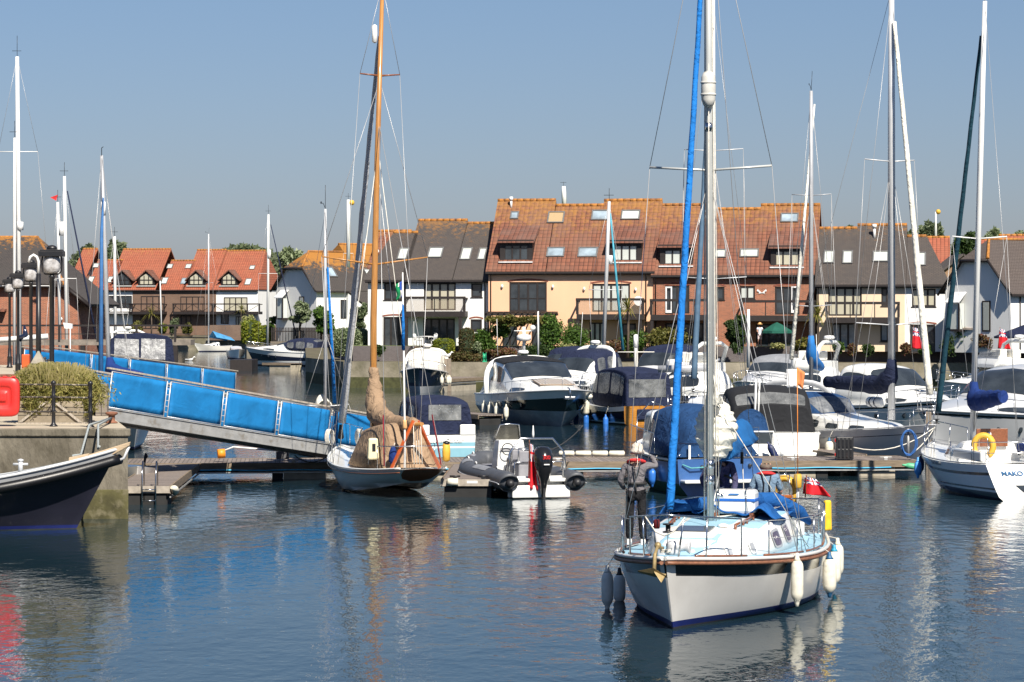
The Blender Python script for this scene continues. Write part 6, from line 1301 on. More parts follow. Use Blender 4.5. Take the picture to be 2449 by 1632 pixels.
# ---- D. small blue-canopied motorboat behind the pontoon ----
rt, L = boat('pale blue and white motorboat with tall navy canopy, name across its stern', (985, 107), (1064, 101), 'motorboat', 'motorboat')
h = Hull(rt, L, 2.35, fb=(.92, .95, 1.2), bo=.7, so=.0, tw=.95, um=.5, wm=.92, wb=.4, fl=(.5, 1), p=2.4)
M_pbl = mat('pale_blue_gel', (.22, .42, .50), .3, .08, 2, coat=.3)
h.build([('z', -.3, 2), ('z', .14, 1), ('z', .46, 3), ('z', .52, 1), ('s', .26, 0), ('s', 0, 0)], [M_gel, M_pbl, M_navy, M_gel], M_gel, nu=20)
st = [(1.9, .8, .6, 1.0, 1.25, .05, .08), (1.0, 1.02, .85, 1.0, 1.8, .1, .2), (.2, 1.08, .96, .98, 2.16, .08, .2), (-1.2, 1.10, .98, .96, 2.22, .06, .2), (-L/2+.5, 1.08, .96, .94, 2.12, .06, .2), (-L/2+.12, 1.06, .94, .94, 2.0, .05, .2)]
s = Shell(st); cn = s.build('canopy', M_cnavy, rt)
for sd in (1, -1):
    for u in (1.5, 2.6, 3.6): s.patch('clear_window', vinyl(), cn, u-.35, u+.35, .7, 2.0, sd, .015)
one('clear_window', vinyl(), cn, lambda q: q.box((-L/2+.11-.012, -.02, 1.72), (.012, 1.18, .55)))
for sd in (1, -1): one('stern_locker', M_gel, rt, lambda q: q.box((-L/2+.02, sd*.83, 1.10), (.1, .56, .38)), bevel=.04)
lettering('Shadow Dancer', .22, Matrix.Translation((-L/2-.012, .05, .66)) @ Matrix(((0, 0, -1, 0), (-1, 0, 0, 0), (0, 1, 0, 0), (0, 0, 0, 1))), M_gel, rt, shear=.3, ext=.02, bold=.003)
# ---- cruisers ----
def cruiser(label, bow, stern, B, fb, hullm, style='soft', top=None, canv=None, zl=None, deckm=None, rows=None, mats=None, name='motor_cruiser', wsh=1.0, arch=True, rail=True, k=1.0, fly=False, stripe=None, winm=None, canvwin=True, group=None, hardm=None, fl=(.55, 1.0), p=2.3, bo=1.1, hz=1.0, nm=None):
    rt, L = boat(label, bow, stern, 'motor cruiser', name, group); h = Hull(rt, L, B, fb, bo, -.15, .92, .5, .86, .18, fl, p); top = top or M_gel
    h.build(rows or [('z', -.35, 1), ('z', .10, 2), ('z', .16, 0), ('s', .22, 3), ('s', .14, 0), ('s', 0, 0)], mats or [hullm, M_anti, M_boot, stripe or hullm], deckm or M_gel, nu=28, rail=M_greygel, railr=.04)
    W = B/2; z = h.zs(.75)-.02; zb = h.zs(.3)-.05
    if style == 'trawler': return rt, h, L
    st = [(L*.40, W*.22, W*.12, h.zs(.9)-.03, h.zs(.9)+.02, .0, .02), (L*.30, W*.55, W*.38, h.zs(.8)-.04, h.zs(.8)+.22*hz, .03, .08), (L*.16, W*.78, W*.60, z-.06, z+.42*hz, .06, .12), (L*.06, W*.84, W*.68, zb, z+.55*hz, .08, .14),
          (-L*.04, W*.86, W*.70, zb, z+1.08*hz*wsh, .08, .2), (-L*.12, W*.87, W*.72, zb, z+(1.36 if style != 'soft' else 1.18)*hz*wsh, .10, .24), (-L*.26, W*.88, W*.72, zb, z+(1.48 if style != 'soft' else .55)*hz*wsh, .10, .24), (-L*.38, W*.88, W*.70, zb, z+(1.36 if style != 'soft' else .4)*hz*wsh, .08, .22), (-L*.44, W*.88, W*.7, zb, z+.35*hz, .04, .1)]
    if style == 'soft': st = st[:5]+[(-L*.10, W*.86, W*.74, zb, z+.9*hz*wsh, .0, .1), (-L*.16, W*.88, W*.80, zb, z+.35, .0, .08), (-L*.44, W*.88, W*.80, zb, z+.25, .0, .08)]
    s = Shell(st); dh = s.build('deckhouse', top, rt); wm = winm or M_glass
    s.cross('windscreen', wm, dh, 3.15, 4.75 if style != 'soft' else 4.4, -.93, .93, 2.2, .04, e=.25)
    s.cross('fore_hatch', wm, dh, 1.7, 2.2, -.25, .25, 4, .02, e=.3)
    for sd in (1, -1):
        if style != 'soft': s.patch('side_window', wm, dh, 4.25, 6.9, .9, 1.95, sd, .015, e=.5)
        s.patch('side_window', wm, dh, 1.6, 3.0, .35, 1.3, sd, .012, e=.6)
        for u in (.56, .66, .76): p_ = h.pt(u, h.zs(u)*.62, sd, .01); one('porthole', M_glass, rt, lambda q: q.lathe([(.10, 0), (.09, .015), (.02, .02)], p_, 14, ax=(.2, sd, -.1), sc=(1.0, 1.6)))
    if hardm: s.cross('sunroof', hardm, dh, 4.75, 7.7, -.97, .97, 2.6, .06, e=.2)
    if canv:
        zc = z+1.18*hz*wsh
        cst = [(-L*.06, W*.80, W*.66, z+.7, z+1.12*hz*wsh, .05, .1), (-L*.12, W*.86, W*.76, zb+.3, zc+.22, .10, .22), (-L*.26, W*.90, W*.80, zb+.2, zc+.34, .10, .26), (-L*.38, W*.90, W*.80, zb+.15, zc+.22, .10, .26), (-L*.46, W*.88, W*.74, zb+.05, z+.75, .08, .2)]
        c = Shell(cst); co_ = c.build('canopy', canv, rt)
        if canvwin:
            for sd in (1, -1):
                for a, b in ((.7, 1.45), (1.65, 2.45), (2.65, 3.4)): c.patch('clear_window', vinyl(), co_, a, b, .5, 1.95, sd, .015, e=.35)
            c.cross('clear_window', vinyl(), co_, 3.25, 3.9, -.7, .7, 2.4, .015)
    if arch:
        a = MB(); xa = -L*.30; za = z+(1.55 if style != 'soft' else 1.62)*hz*wsh
        pr_ = [(math.cos(R(b)), math.sin(R(b))) for b in range(-90, 91, 12)]; a.tube([(xa+.75*(1-abs(s_)**0*c_)-.25, W*.93*(1 if s_ > 0 else -1)*abs(s_)**.55, zb+(za-zb)*c_**.6) for c_, s_ in pr_], .13, 10, flat=.6); a.build('radar_arch', top, rt)
        one('radar_dome', M_plast, rt, lambda q: q.lathe([(.1, 0), (.26, .03), (.28, .12), (.22, .20), (.02, .22)], (xa-.15, 0, za+.15), 16)); tube('aerial', M_maswh, rt, [(xa-.15, -W*.6, za+.1), (xa-.35, -W*.6, za+1.9)], .012, 5)
    if rail:
        for side in (1, -1):
            tp_ = []
            for i in range(7):
                u = .55+.42*i/6; b = h.sheer(u, side, .06); t_ = b+Vector((.06, 0, .46+.10*(i/6))); tp_.append(t_); tube('stanchion', M_steel, rt, [b, t_], .011, 5)
            one('bow_rail', M_steel, rt, lambda q: q.tube([h.sheer(.5, side, .06)]+tp_+[Vector((L/2+.05, 0, h.zs(1)+.56))], .015, 6))
    if fly:
        zf = z+1.50*hz*wsh
        f = Shell([(-L*.0, W*.5, W*.45, zf-.1, zf+.05, .02, .03), (-L*.05, W*.68, W*.66, zf-.1, zf+.50, .02, .05), (-L*.12, W*.74, W*.74, zf-.1, zf+.42, .0, .05), (-L*.36, W*.76, W*.74, zf-.1, zf+.35, .0, .05)]); f.build('flybridge', top, rt)
        one('flybridge_screen', vinyl(), rt, lambda q: q.poly([(-L*.03, -W*.55, zf+.45), (-L*.03, W*.55, zf+.45), (-L*.055, W*.5, zf+.72), (-L*.055, -W*.5, zf+.72)], (.012, 0, 0)))
        one('flybridge_seat', M_cream, rt, lambda q: (q.box((-L*.22, 0, zf+.62), (.5, W*1.1, .45)), q.box((-L*.12, W*.25, zf+.62), (.4, .5, .5))), bevel=.05)
        one('flybridge_arch', top, rt, lambda q: (q.tube([(-L*.30, -W*.82, zf+.1), (-L*.36, -W*.80, zf+1.1), (-L*.36, -W*.5, zf+1.28), (-L*.36, W*.5, zf+1.28), (-L*.36, W*.80, zf+1.1), (-L*.30, W*.82, zf+.1)], .10, 8)))
        one('radar_dome', M_plast, rt, lambda q: q.lathe([(.1, 0), (.26, .03), (.28, .12), (.22, .20), (.02, .22)], (-L*.36, 0, zf+1.40), 16))
    if nm: h.text(nm[0], nm[1], nm[2], nm[3], nm[4], nm[5] if len(nm) > 5 else M_blackm)
    return rt, h, L
M_slateg = mat('scuffed_slate_antifoul', (.30, .32, .33), .6, .2, 1.5, .2, 10, dirt=(.46, .48, .49), dsc=2.2, dth=(.5, .8))
rtG, hG, LG = cruiser('large sports cruiser with gloss black topsides, white deck and black sunroof, bow on', (1362, 131), (1228, 142.5), 4.3, (1.30, 1.45, 1.78), M_black, 'hard', hardm=M_cblack, rows=[('z', -.3, 1), ('z', .70, 2), ('z', .76, 0), ('s', .42, 3), ('s', .36, 3), ('s', 0, 3)], mats=[M_black, M_slateg, M_black, M_gel], winm=M_glass, p=2.6, bo=1.6, hz=.98, fl=(.45, .8))
one('sunpad', mat('brown_white_sunpad', (.25, .19, .14), .8, .3, 14, stretch=(1, 8, 1)), rtG, lambda q: q.box((LG*.22, 0, 2.02), (1.8, 1.7, .06), rot=Matrix.Rotation(R(7), 4, 'Y').to_euler()), bevel=.02)
for i in range(11): one('sunpad_strip', M_gel, rtG, lambda q: q.box((LG*.22, -.78+.155*i, 2.057), (1.78, .05, .012), rot=Matrix.Rotation(R(7), 4, 'Y').to_euler()))
one('anchor', M_steel, rtG, lambda q: (q.box((LG/2-.02, 0, 1.36), (.30, .50, .14)), q.tube([(LG/2-.3, 0, 1.82), (LG/2+.12, 0, 1.74), (LG/2+.12, 0, 1.4)], .05, 6)), bevel=.02)
hb_ = MB(); w0 = rtG
one('mast_unit', M_plast, rtG, lambda q: (q.tube([(-LG*.3, 0, 3.3), (-LG*.3, 0, 4.6)], .08, 8), q.lathe([(.2, 0), (.36, .05), (.36, .25), (.3, .3), (.05, .34)], (-LG*.3, 0, 3.9), 16), q.tube([(-LG*.3, -.5, 4.4), (-LG*.3, .5, 4.4)], .03, 6), q.sph((-LG*.3, .45, 4.55), .14)))
gf = 'fenders along the black sports cruiser'
for i, (px, sd) in enumerate(((1137, -1), (1152, -1), (1172, -1), (1200, -1))):
    hang_fender(['white fender hanging furthest aft on the black cruiser', 'second white fender from the stern of the black cruiser', 'third white fender from the stern of the black cruiser', 'white fender beside the finger pontoon end, nearest the black cruiser bow'][i], rtG, hG, px, sd, 962+i*3, .62, .12, gf, u=.28+.13*i)
fender('round white ball fender between the black cruiser and the varnished launch', XP(1408, 134), 134, ZZ(940, 134), .36, .19, group=None)
fender('large cream fender at the right bow of the black cruiser', XP(1399, 137), 137, ZZ(955, 137), .8, .22, group=None)
cruiser('sports cruiser with full navy canopy and clear windows behind the black cruiser', (1275, 152), (1455, 157), 3.5, (1.25, 1.35, 1.6), M_navy, 'soft', canv=M_cnavy, hz=1.1, wsh=1.12)
cruiser('motorboat half hidden by the black cruiser, navy tonneau canopy and radar mast', (1280, 166), (1400, 170), 3.3, (1.3, 1.4, 1.6), M_gel, 'soft', canv=M_cnavy, hz=1.1, wsh=1.1, arch=False)
# varnished dutch launch
rtI, LI = boat('launch with navy hull, varnished stern and tall navy canopy with big clear windows', (1408, 141.5), (1556, 134), 'motorboat', 'motor_launch')
hI = Hull(rtI, LI, 3.3, fb=(.90, .88, 1.5), bo=.7, so=.05, tw=.82, um=.5, wm=.93, wb=.5, fl=(.4, .9), p=2.4)
M_vtr = mat('orange_varnished_planks', (.46, .20, .035), .3, .2, 3, .1, 20, coat=.5, stretch=(1, 1, 7))
hI.build([('z', -.3, 1), ('z', .08, 2), ('z', .14, 0), ('s', .30, 3), ('s', .22, 4), ('s', 0, 4)], [M_navy, M_anti, M_gel, M_black, M_gel], M_greygel, transom=[M_vtr], nu=28)
one('stern_cushion', M_cnavy, rtI, lambda q: q.box((-LI/2-.03, -.1, .50), (.10, 1.6, .50)), bevel=.04)
st = [(LI*.36, .35, .25, 1.15, 1.4, .03, .05), (LI*.30, .8, .62, 1.05, 1.72, .05, .1), (LI*.12, 1.15, .98, .95, 1.92, .08, .12), (LI*.06, 1.2, 1.0, .90, 2.3, .08, .15), (LI*.02, 1.2, 1.0, .9, 2.35, .08, .15)]
s = Shell(st); cb = s.build('cabin', M_greygel, rtI)
for sd in (1, -1): s.patch('window', glass('wood_lined_glass', (.08, .05, .03)), cb, 1.2, 1.9, .5, 1.7, sd, .015, e=.3); s.patch('window', M_glass, cb, 2.1, 3.1, .6, 1.8, sd, .015, e=.3)
c = Shell([(LI*.06, 1.22, 1.02, 1.1, 2.3, .08, .15), (-LI*.05, 1.36, 1.20, .86, 2.56, .1, .2), (-LI*.25, 1.38, 1.22, .86, 2.62, .1, .2), (-LI*.40, 1.34, 1.18, .86, 2.5, .1, .2), (-LI*.45, 1.30, 1.14, .86, 2.35, .1, .2)]); co_ = c.build('canopy', M_cnavy, rtI)
for sd in (1, -1):
    for a, b in ((.25, .95), (1.1, 2.0), (2.15, 3.0), (3.1, 3.8)): c.patch('clear_window', vinyl(), co_, a, b, .75, 2.2, sd, .02, e=.3)
one('clear_window', vinyl(), co_, lambda q: q.box((-LI*.45-.012, 0, 1.72), (.012, 1.9, .85)))
one('boarding_ladder', M_steel, rtI, lambda q: [q.tube([(-LI/2-.08, -1.25, z), (-LI/2-.08, -.85, z)], .018, 5) for z in (.2, .45, .7, .95, 1.2)]+[q.tube([(-LI/2-.08, y, .1), (-LI/2-.08, y, 1.45)], .018, 5) for y in (-1.25, -.85)])
one('bow_rail', M_steel, rtI, lambda q: (q.tube([hI.sheer(.72, -1, .1), hI.sheer(.75, -1, .1, .75), hI.sheer(.95, -1, -.1, .85), (LI/2, 0, 2.35), hI.sheer(.95, 1, -.1, .85), hI.sheer(.75, 1, .1, .75), hI.sheer(.72, 1, .1)], .02, 6), [q.tube([hI.sheer(u, s_, .05), hI.sheer(u, s_, -.02, .8)], .015, 5) for u in (.84, .92) for s_ in (1, -1)]))
gf = 'blue fenders on the navy launch'
hang_fender('bright blue fender nearest the bow of the varnished launch', rtI, hI, 1416, 1, 985, .85, .13, gf, m=M_fendb, u=.78)
hang_fender('bright blue fender amidships on the varnished launch', rtI, hI, 1451, 1, 990, .85, .13, gf, m=M_fendb, u=.48)
hang_fender('bright blue fender nearest the varnished stern of the launch', rtI, hI, 1478, 1, 995, .85, .13, gf, m=M_fendb, u=.20)
# ---- K. blue-hulled fishing cruiser ----
rtK, LK = boat('blue-hulled cabin boat with large royal blue canopy and white bathing platform', (1560, 88.3), (1722, 81.8), 'motorboat', 'cabin_boat')
hK = Hull(rtK, LK, 2.75, fb=(1.05, 1.1, 1.45), bo=.6, so=.0, tw=.93, um=.5, wm=.9, wb=.35, fl=(.5, 1.0), p=2.5)
M_bhull = mat('worn_blue_hull', (.035, .10, .27), .35, .2, 1.6, .1, 6, dirt=(.07, .15, .32), dsc=3, coat=.2)
hK.build([('z', -.35, 1), ('z', .30, 1), ('z', .34, 0), ('s', .10, 2), ('s', .05, 3), ('s', 0, 3)], [M_bhull, mat('dark_green_antifoul', (.02, .09, .05), .7, .2), M_black, M_gel], M_gel, transom=[M_bhull], nu=26)
st = [(LK*.38, .3, .2, 1.35, 1.5, .02, .04), (LK*.28, .75, .6, 1.25, 1.75, .05, .08), (LK*.20, .95, .85, 1.2, 1.9, .06, .1), (LK*.15, 1.0, .92, 1.15, 2.28, .06, .12), (LK*.03, 1.02, .95, 1.15, 2.32, .06, .12)]
s = Shell(st); cb = s.build('wheelhouse', M_gel, rtK); s.cross('windscreen', M_glass, cb, 2.2, 2.9, -.8, .8, 2.3, .015)
for sd in (1, -1): s.patch('side_window', glass('blue_grey_glass', (.10, .13, .14), .08), cb, 3.1, 3.9, 1.0, 1.95, sd, .015, e=.3)
c = Shell([(LK*.04, 1.04, .92, 1.12, 2.30, .06, .12), (-LK*.04, 1.20, .98, 1.1, 2.46, .1, .35), (-LK*.22, 1.27, .98, 1.1, 2.44, .08, .45), (-LK*.40, 1.28, .94, 1.1, 2.20, .06, .45), (-LK*.47, 1.26, .92, 1.1, 1.95, .04, .4)], sub=6); co_ = c.build('canopy', M_cblue, rtK)
for sd in (1, -1): c.patch('clear_window', glass('smoky_vinyl', (.05, .055, .06), .2), co_, .15, 1.1, .3, 1.9, sd, .02, e=.3)
one('canopy_seam', M_cnavy, co_, lambda q: q.tube([(-LK*.475, -1.25, 1.5), (-LK*.478, 0, 1.49), (-LK*.475, 1.25, 1.5)], .012, 4))
for i in range(9): one('press_stud', M_steel, co_, lambda q: q.sph((-LK*.472-.02, -1.15+.29*i, 1.16), .025, n=8, k=5))
one('bathing_platform', M_gel, rtK, lambda q: q.box((-LK/2-.22, 0, .42), (.50, 2.4, .09)), bevel=.03)
one('pulpit', M_steel, rtK, lambda q: (q.tube([hK.sheer(.80, 1, .08), hK.sheer(.82, 1, .08, .8), hK.sheer(.97, 1, 0, 1.0), (LK/2+.1, 0, 2.5), hK.sheer(.97, -1, 0, 1.0), hK.sheer(.82, -1, .08, .8), hK.sheer(.80, -1, .08)], .018, 6)))
one('side_rail', M_steel, rtK, lambda q: (q.tube([(-LK*.2, 1.36, 1.15), (-LK*.2, 1.36, 1.72), (LK*.3, 1.1, 1.85)], .016, 6), q.tube([(-LK*.49, -1.2, 1.15), (-LK*.49, -1.2, 1.95), (-LK*.49, -.2, 1.95)], .016, 6)))
one('deck_light', M_gel, rtK, lambda q: q.box((-LK*.49, .9, 1.2), (.04, .06, .5)))
for y, z in ((.55, .82), (-.35, .70), (-.9, .85)): one('hull_fitting', M_rub, rtK, lambda q: q.lathe([(.06, 0), (.05, .05), (.02, .06)], (-LK/2-.01, y, z), 10, ax=(-1, 0, 0)))
one('mooring_cleat_line', mat('turquoise_rope', (.10, .35, .38), .8), rtK, lambda q: q.tube([(-LK/2-.05, 1.15, .9), (-LK/2-.12, .9, .80), (-LK/2-.12, .55, .82), (-LK/2-.05, .35, .88)], .022, 5))
gf = 'blue fenders on the blue-hulled boat'
hang_fender('blue fender left of the furled sail foot, on the blue-hulled boat', rtK, hK, 1573, 1, 1118, .50, .12, gf, m=M_fendb, u=.55)
hang_fender('blue fender right of the furled sail foot, on the blue-hulled boat', rtK, hK, 1601, 1, 1120, .50, .12, gf, m=M_fendb, u=.28)
# ---- L. white cruiser stern-on ----
rtL, hL, LL = cruiser('white cruiser with black folding hood and round blue seat cover, stern on', (1775, 107), (1848, 97.6), 3.5, (1.15, 1.2, 1.4), M_gel, 'soft', canv=M_cblack, hz=.82, wsh=1.08, arch=False)
mb = MB(); mb.loft([[Vector((-LL/2-.06+dx, W_*math.cos(a)+.75, 1.15+hh*math.sin(a))) for a in [math.pi*i/14 for i in range(15)]] for dx, W_, hh in ((0, .62, .82), (.12, .60, .80))], 0, True, True); mb.build('blue_seat_cover', M_cblue, rtL)
one('stern_opening', M_glass, rtL, lambda q: q.box((-LL/2-.02, .5, .95), (.06, .95, .42)), bevel=.01); one('bathing_platform', M_gel, rtL, lambda q: q.box((-LL/2-.3, 0, .42), (.7, 3.1, .14)), bevel=.04)
one('opening_trim', M_gel, rtL, lambda q: q.tube([(-LL/2-.05, -.02, .72), (-LL/2-.05, 1.02, .72), (-LL/2-.05, 1.02, 1.19), (-LL/2-.05, -.02, 1.19), (-LL/2-.05, -.02, .72)], .03, 6))
t = fender('dark blue fender lying slanted by the white cruiser stern', XP(1838, 96.6), 96.6, ZZ(1062, 96.6), .7, .12, M_fendn, group=None); t.rotation_euler = (0, R(-28), 0)
one('boarding_pole', M_plast, rtL, lambda q: (q.tube([(-LL/2+.1, .62, 1.3), (-LL/2+.15, .55, 3.0)], .04, 6), q.tube([(-LL/2+.1, .50, 1.3), (-LL/2+.15, .43, 3.0)], .03, 6)))
# ---- M. silver yacht ----
rtM, hM, LM = simple_sail('silver-grey hulled yacht with navy boom cover, sprayhood and white furled headsail', (2238, 95.0), (1862, 104.5), 3.5, (1.15, 1.15, 1.5), M_silver, rows=[('z', -.35, 1), ('z', .10, 0), ('s', .26, 2), ('s', .235, 0), ('s', 0, 0)], mats=[M_silver, M_anti, M_navy], trunk=(.30, .34, .5), bo=1.0)
mxM = clx(rtM, 2132)
rig(rtM, hM, mxM, 1.6, ZZ(0, 98.9)+.2, .115, ((.60, 1.0), (.22, 1.35)), furl=M_cwhite, furlr=.12, boom=.12, boomL=4.3, boomz=2.6, ch=.85, cover=M_cnavy, cr=.27, m=M_alu, fore=Vector((LM/2-.2, 0, 1.65)), wr=.009)
sprayhood(rtM, -LM*.30, -LM*.08, 1.15, 1.5, .85, M_cblue)
t = thing('liferaft', 'white canister with navy stripes on the deck of the silver yacht', 'liferaft', WM[rtM.name] @ Vector((mxM-1.5, .3, 1.98)), rtM.rotation_euler[2]); one('canister', M_gel, t, lambda q: q.tube([(-.45, 0, .18), (-.38, 0, .18), (.38, 0, .18), (.45, 0, .18)], [.10, .18, .18, .10], 14)); 
for x in (-.15, .15): one('band', M_navy, t, lambda q: q.tube([(x-.04, 0, .18), (x+.04, 0, .18)], .187, 14))
gf = 'white fenders with navy tops on the silver yacht'
hang_fender('navy-topped white fender under the silver yacht, left one', rtM, hM, 1958, -1, 1052, .50, .14, gf, cap=M_bluecap, lo=0, hi=.6)
hang_fender('navy-topped white fender under the silver yacht, next to the black crate', rtM, hM, 1991, -1, 1052, .50, .14, gf, cap=M_bluecap, lo=0, hi=.7)
# ---- N. MAKO ----
rtN, hN, LN = simple_sail('white yacht with navy stripes and the name MAKO on its stern', (2232, 88.0), (2442, 80.3), 2.9, (.98, .96, 1.25), M_gel, rows=[('z', -.35, 1), ('z', .10, 2), ('z', .22, 0), ('z', .28, 2), ('z', .33, 0), ('s', .30, 2), ('s', .22, 0), ('s', 0, 0)], mats=[mat('white_hull_clean', (.72, .73, .74), .3, .04, 1, coat=.3), M_navy, M_navy], trunk=(.22, .38, .5), transom=[M_gel], so=-.85, tw=.72, um=.45, bo=.8, fl=(.6, .9))
mxN = clx(rtN, 2326)
rig(rtN, hN, mxN, 1.45, 14.5, .085, ((.46, .85), (.02, .01)), furl=M_cgreen, furlr=.095, boom=.30, boomL=2.6, boomz=2.45, ch=.6, cover=M_croyal, cr=.25, m=M_maswh, fore=Vector((LN/2-.2, 0, 1.45)), rk=-.1, top=(0, -.35), low=False)
tr = hN.pt(0, .9, 1)
px0, px1 = hN.pt(0, .1, 1).x, hN.pt(0, hN.zs(0), 1).x
Mt = Vector((px1-px0, 0, hN.zs(0)-.1)).normalized(); yv = Mt; xv = Vector((0, -1, 0)); zv = xv.cross(yv)
def tp(y, z, o=.02): q = hN.pt(0, z, 1); return Vector((q.x, y, z))+zv*o
o_ = tp(.35, .66); lettering('MAKO', .22, Matrix(((xv.x, yv.x, zv.x, o_.x), (xv.y, yv.y, zv.y, o_.y), (xv.z, yv.z, zv.z, o_.z), (0, 0, 0, 1))), mat('teal_letters', (.01, .09, .22), .4), rtN, bold=.006)
one('shark_emblem', mat('pale_teal', (.40, .62, .62), .4), rtN, lambda q: q.poly([tp(y, z, .012) for y, z in ((-.05, .62), (-.16, .70), (-.30, .86), (-.20, .88), (-.08, .80), (0, .70))], zv*.006))
one('window_in_transom', M_glass, rtN, lambda q: q.poly([tp(y, z, .012) for y, z in ((.35, .40), (-1.0, .40), (-1.0, .22), (.15, .20))], zv*.01))
one('stern_ladder', M_steel, rtN, lambda q: (q.tube([tp(-.30, .12, .06), tp(-.22, .95, .08), tp(-.42, .98, .08)], .016, 6), q.tube([tp(-.62, .12, .06), tp(-.56, .95, .08)], .016, 6), [q.tube([tp(-.30, z, .07), tp(-.62, z, .07)], .014, 5) for z in (.3, .5, .7)]))
hN.text('Gib Sea 302', .17, .42, .82, 1, mat('grey_letters', (.22, .24, .26), .5))
one('companionway', M_teak, rtN, lambda q: q.box((-LN*.17, -.05, 1.62), (.06, .95, .52)), bevel=.01); one('cockpit_cushion', M_croyal, rtN, lambda q: (q.box((-LN*.25, -.85, 1.35), (.9, .25, .22))), bevel=.05)
one('sun_reflector', M_plast, rtN, lambda q: q.sph((-LN*.175, .05, 1.72), .07)); [one('cockpit_coaming', M_gel, rtN, lambda q: q.box((-LN*.32, s_*1.02, 1.18), (2.4, .22, .30)), bevel=.05) for s_ in (1, -1)]
horseshoe('orange-yellow horseshoe lifebuoy at the stern rail of the MAKO yacht', PX(2352, 1082, 81.5), R(78), M_yel, .27, .12)
hang_fender('sky blue fender on the side of the MAKO yacht', rtN, hN, 2264, 1, 1100, .50, .11, 'fenders on the MAKO yacht', m=mat('sky_blue_fender', (.08, .32, .75), .4), u=.66, tilt=.1)
hang_fender('dark navy fender at the bow of the MAKO yacht', rtN, hN, 2240, 1, 1092, .50, .11, 'fenders on the MAKO yacht', m=M_fendn, u=.86)
# ---- O, P, Q: big cruisers on the right ----
cruiser('white hardtop cruiser with long dark side windows behind the silver yacht', (2290, 121), (2035, 126), 3.9, (1.3, 1.35, 1.65), M_gel, 'hard', stripe=M_black, hz=.98, wsh=1.05, arch=False, p=2.5)
cruiser('large pale grey cruiser with sweeping roof at the right edge, bow to the left', (2205, 103), (2560, 111), 4.2, (1.45, 1.5, 1.8), M_greygel, 'hard', top=M_greygel, stripe=M_black, hz=1.0, wsh=1.1, arch=False, p=2.6)
cruiser('white flybridge cruiser behind the large grey cruiser at the right edge', (2240, 148), (2470, 150), 4.0, (1.4, 1.5, 1.8), M_gel, 'hard', fly=True, arch=False, hz=.62)
t = ensign('small red ensign on the flybridge cruiser at the right edge', *PX(2385, 850, 158), h=1.5, droop=1.1, w_=.7)
t = ensign('small red ensign seen through the rigging right of the silver yacht mast', *PX(2178, 850, 150), h=1.5, droop=1.1, w_=.6)
# ---- second row ----
cruiser('flybridge cruiser with navy side screens and cream arch behind the blue sail cover', (1792, 141), (2015, 139), 3.8, (1.4, 1.45, 1.75), M_navy, 'hard', fly=True, arch=False, canv=None, hz=.68, winm=M_glass)
cruiser('white sports cruiser with silver canopy sides and pointed hood', (1778, 151), (1900, 156), 3.6, (1.3, 1.4, 1.7), M_gel, 'soft', top=M_greygel, canv=M_cgrey, hz=.95, wsh=1.0, arch=False)
cruiser('flybridge cruiser with navy canvas and white curved arch left of the tall masts', (1490, 139), (1738, 136), 3.8, (1.4, 1.45, 1.75), M_navy, 'hard', fly=True, arch=False, canv=None, hz=.66)
cruiser('cruiser with grey clear-panelled hood just right of the navy launch', (1500, 160), (1640, 165), 3.5, (1.35, 1.4, 1.7), M_gel, 'soft', top=M_greygel, canv=M_cnavy, hz=1.15, wsh=1.15, arch=False)
cruiser('white cruiser with grey curved arch and yellow bag on its rail', (1985, 118), (1880, 112), 3.2, (1.1, 1.15, 1.4), M_navy, 'soft', top=M_greygel, canv=None, hz=.8)
t = thing('life_sling', 'bright yellow rescue box hung on the rail left of the silver yacht', 'rescue bag', PX(1963, 958, 111)); one('box', M_yel, t, lambda q: q.box((0, 0, 0), (.24, .14, .40)), bevel=.02); one('strap', M_blackm, t, lambda q: q.box((0, 0, .02), (.25, .15, .03)))
# yacht whose tall mast stands just right of the near mast
rtX, hX, LX = simple_sail('white yacht mostly hidden, with tall mast and dark blue furled sail behind the foreground mast', (1655, 118), (1722, 127), 3.2, (1.1, 1.1, 1.4), M_gel)
rig(rtX, hX, clx(rtX, 1706), 1.5, ZZ(-20, 122), .10, ((.62, 1.3), (.30, 1.45)), furl=mat('slate_blue_furl', (.05, .10, .16), .8, .2, 3, .4), furlr=.13, boom=.1, boomL=1.9, boomz=3.1, cover=None, m=M_alu, wr=.009)
one('boom_tube', M_alud, rtX, lambda q: q.tube([(0, 0, 2.9), (0, -2.1, 2.85)], .16, 10))
# dark blue yacht with blue sail cover, mast at 1945
rtY, hY, LY = simple_sail('small yacht with bright blue sail cover on its boom in front of the arch', (1935, 128), (2010, 136), 2.8, (1.0, 1.0, 1.3), M_navy)
rig(rtY, hY, clx(rtY, 1940), 1.4, ZZ(228, 131), .10, ((.66, .9), (.30, .9)), furl=None, boom=-.3, boomL=2.6, boomz=3.0, cover=mat('azure_canvas', (.01, .15, .45), .8, .2, 3, .6), cr=.26, m=M_alud, wr=.009)
one('furled_headsail', M_cwhite, rtY, lambda q: q.tube([lp(rtY, 1893, 860, 128), lp(rtY, 1948, 250, 131)], [.10, .04], 8))
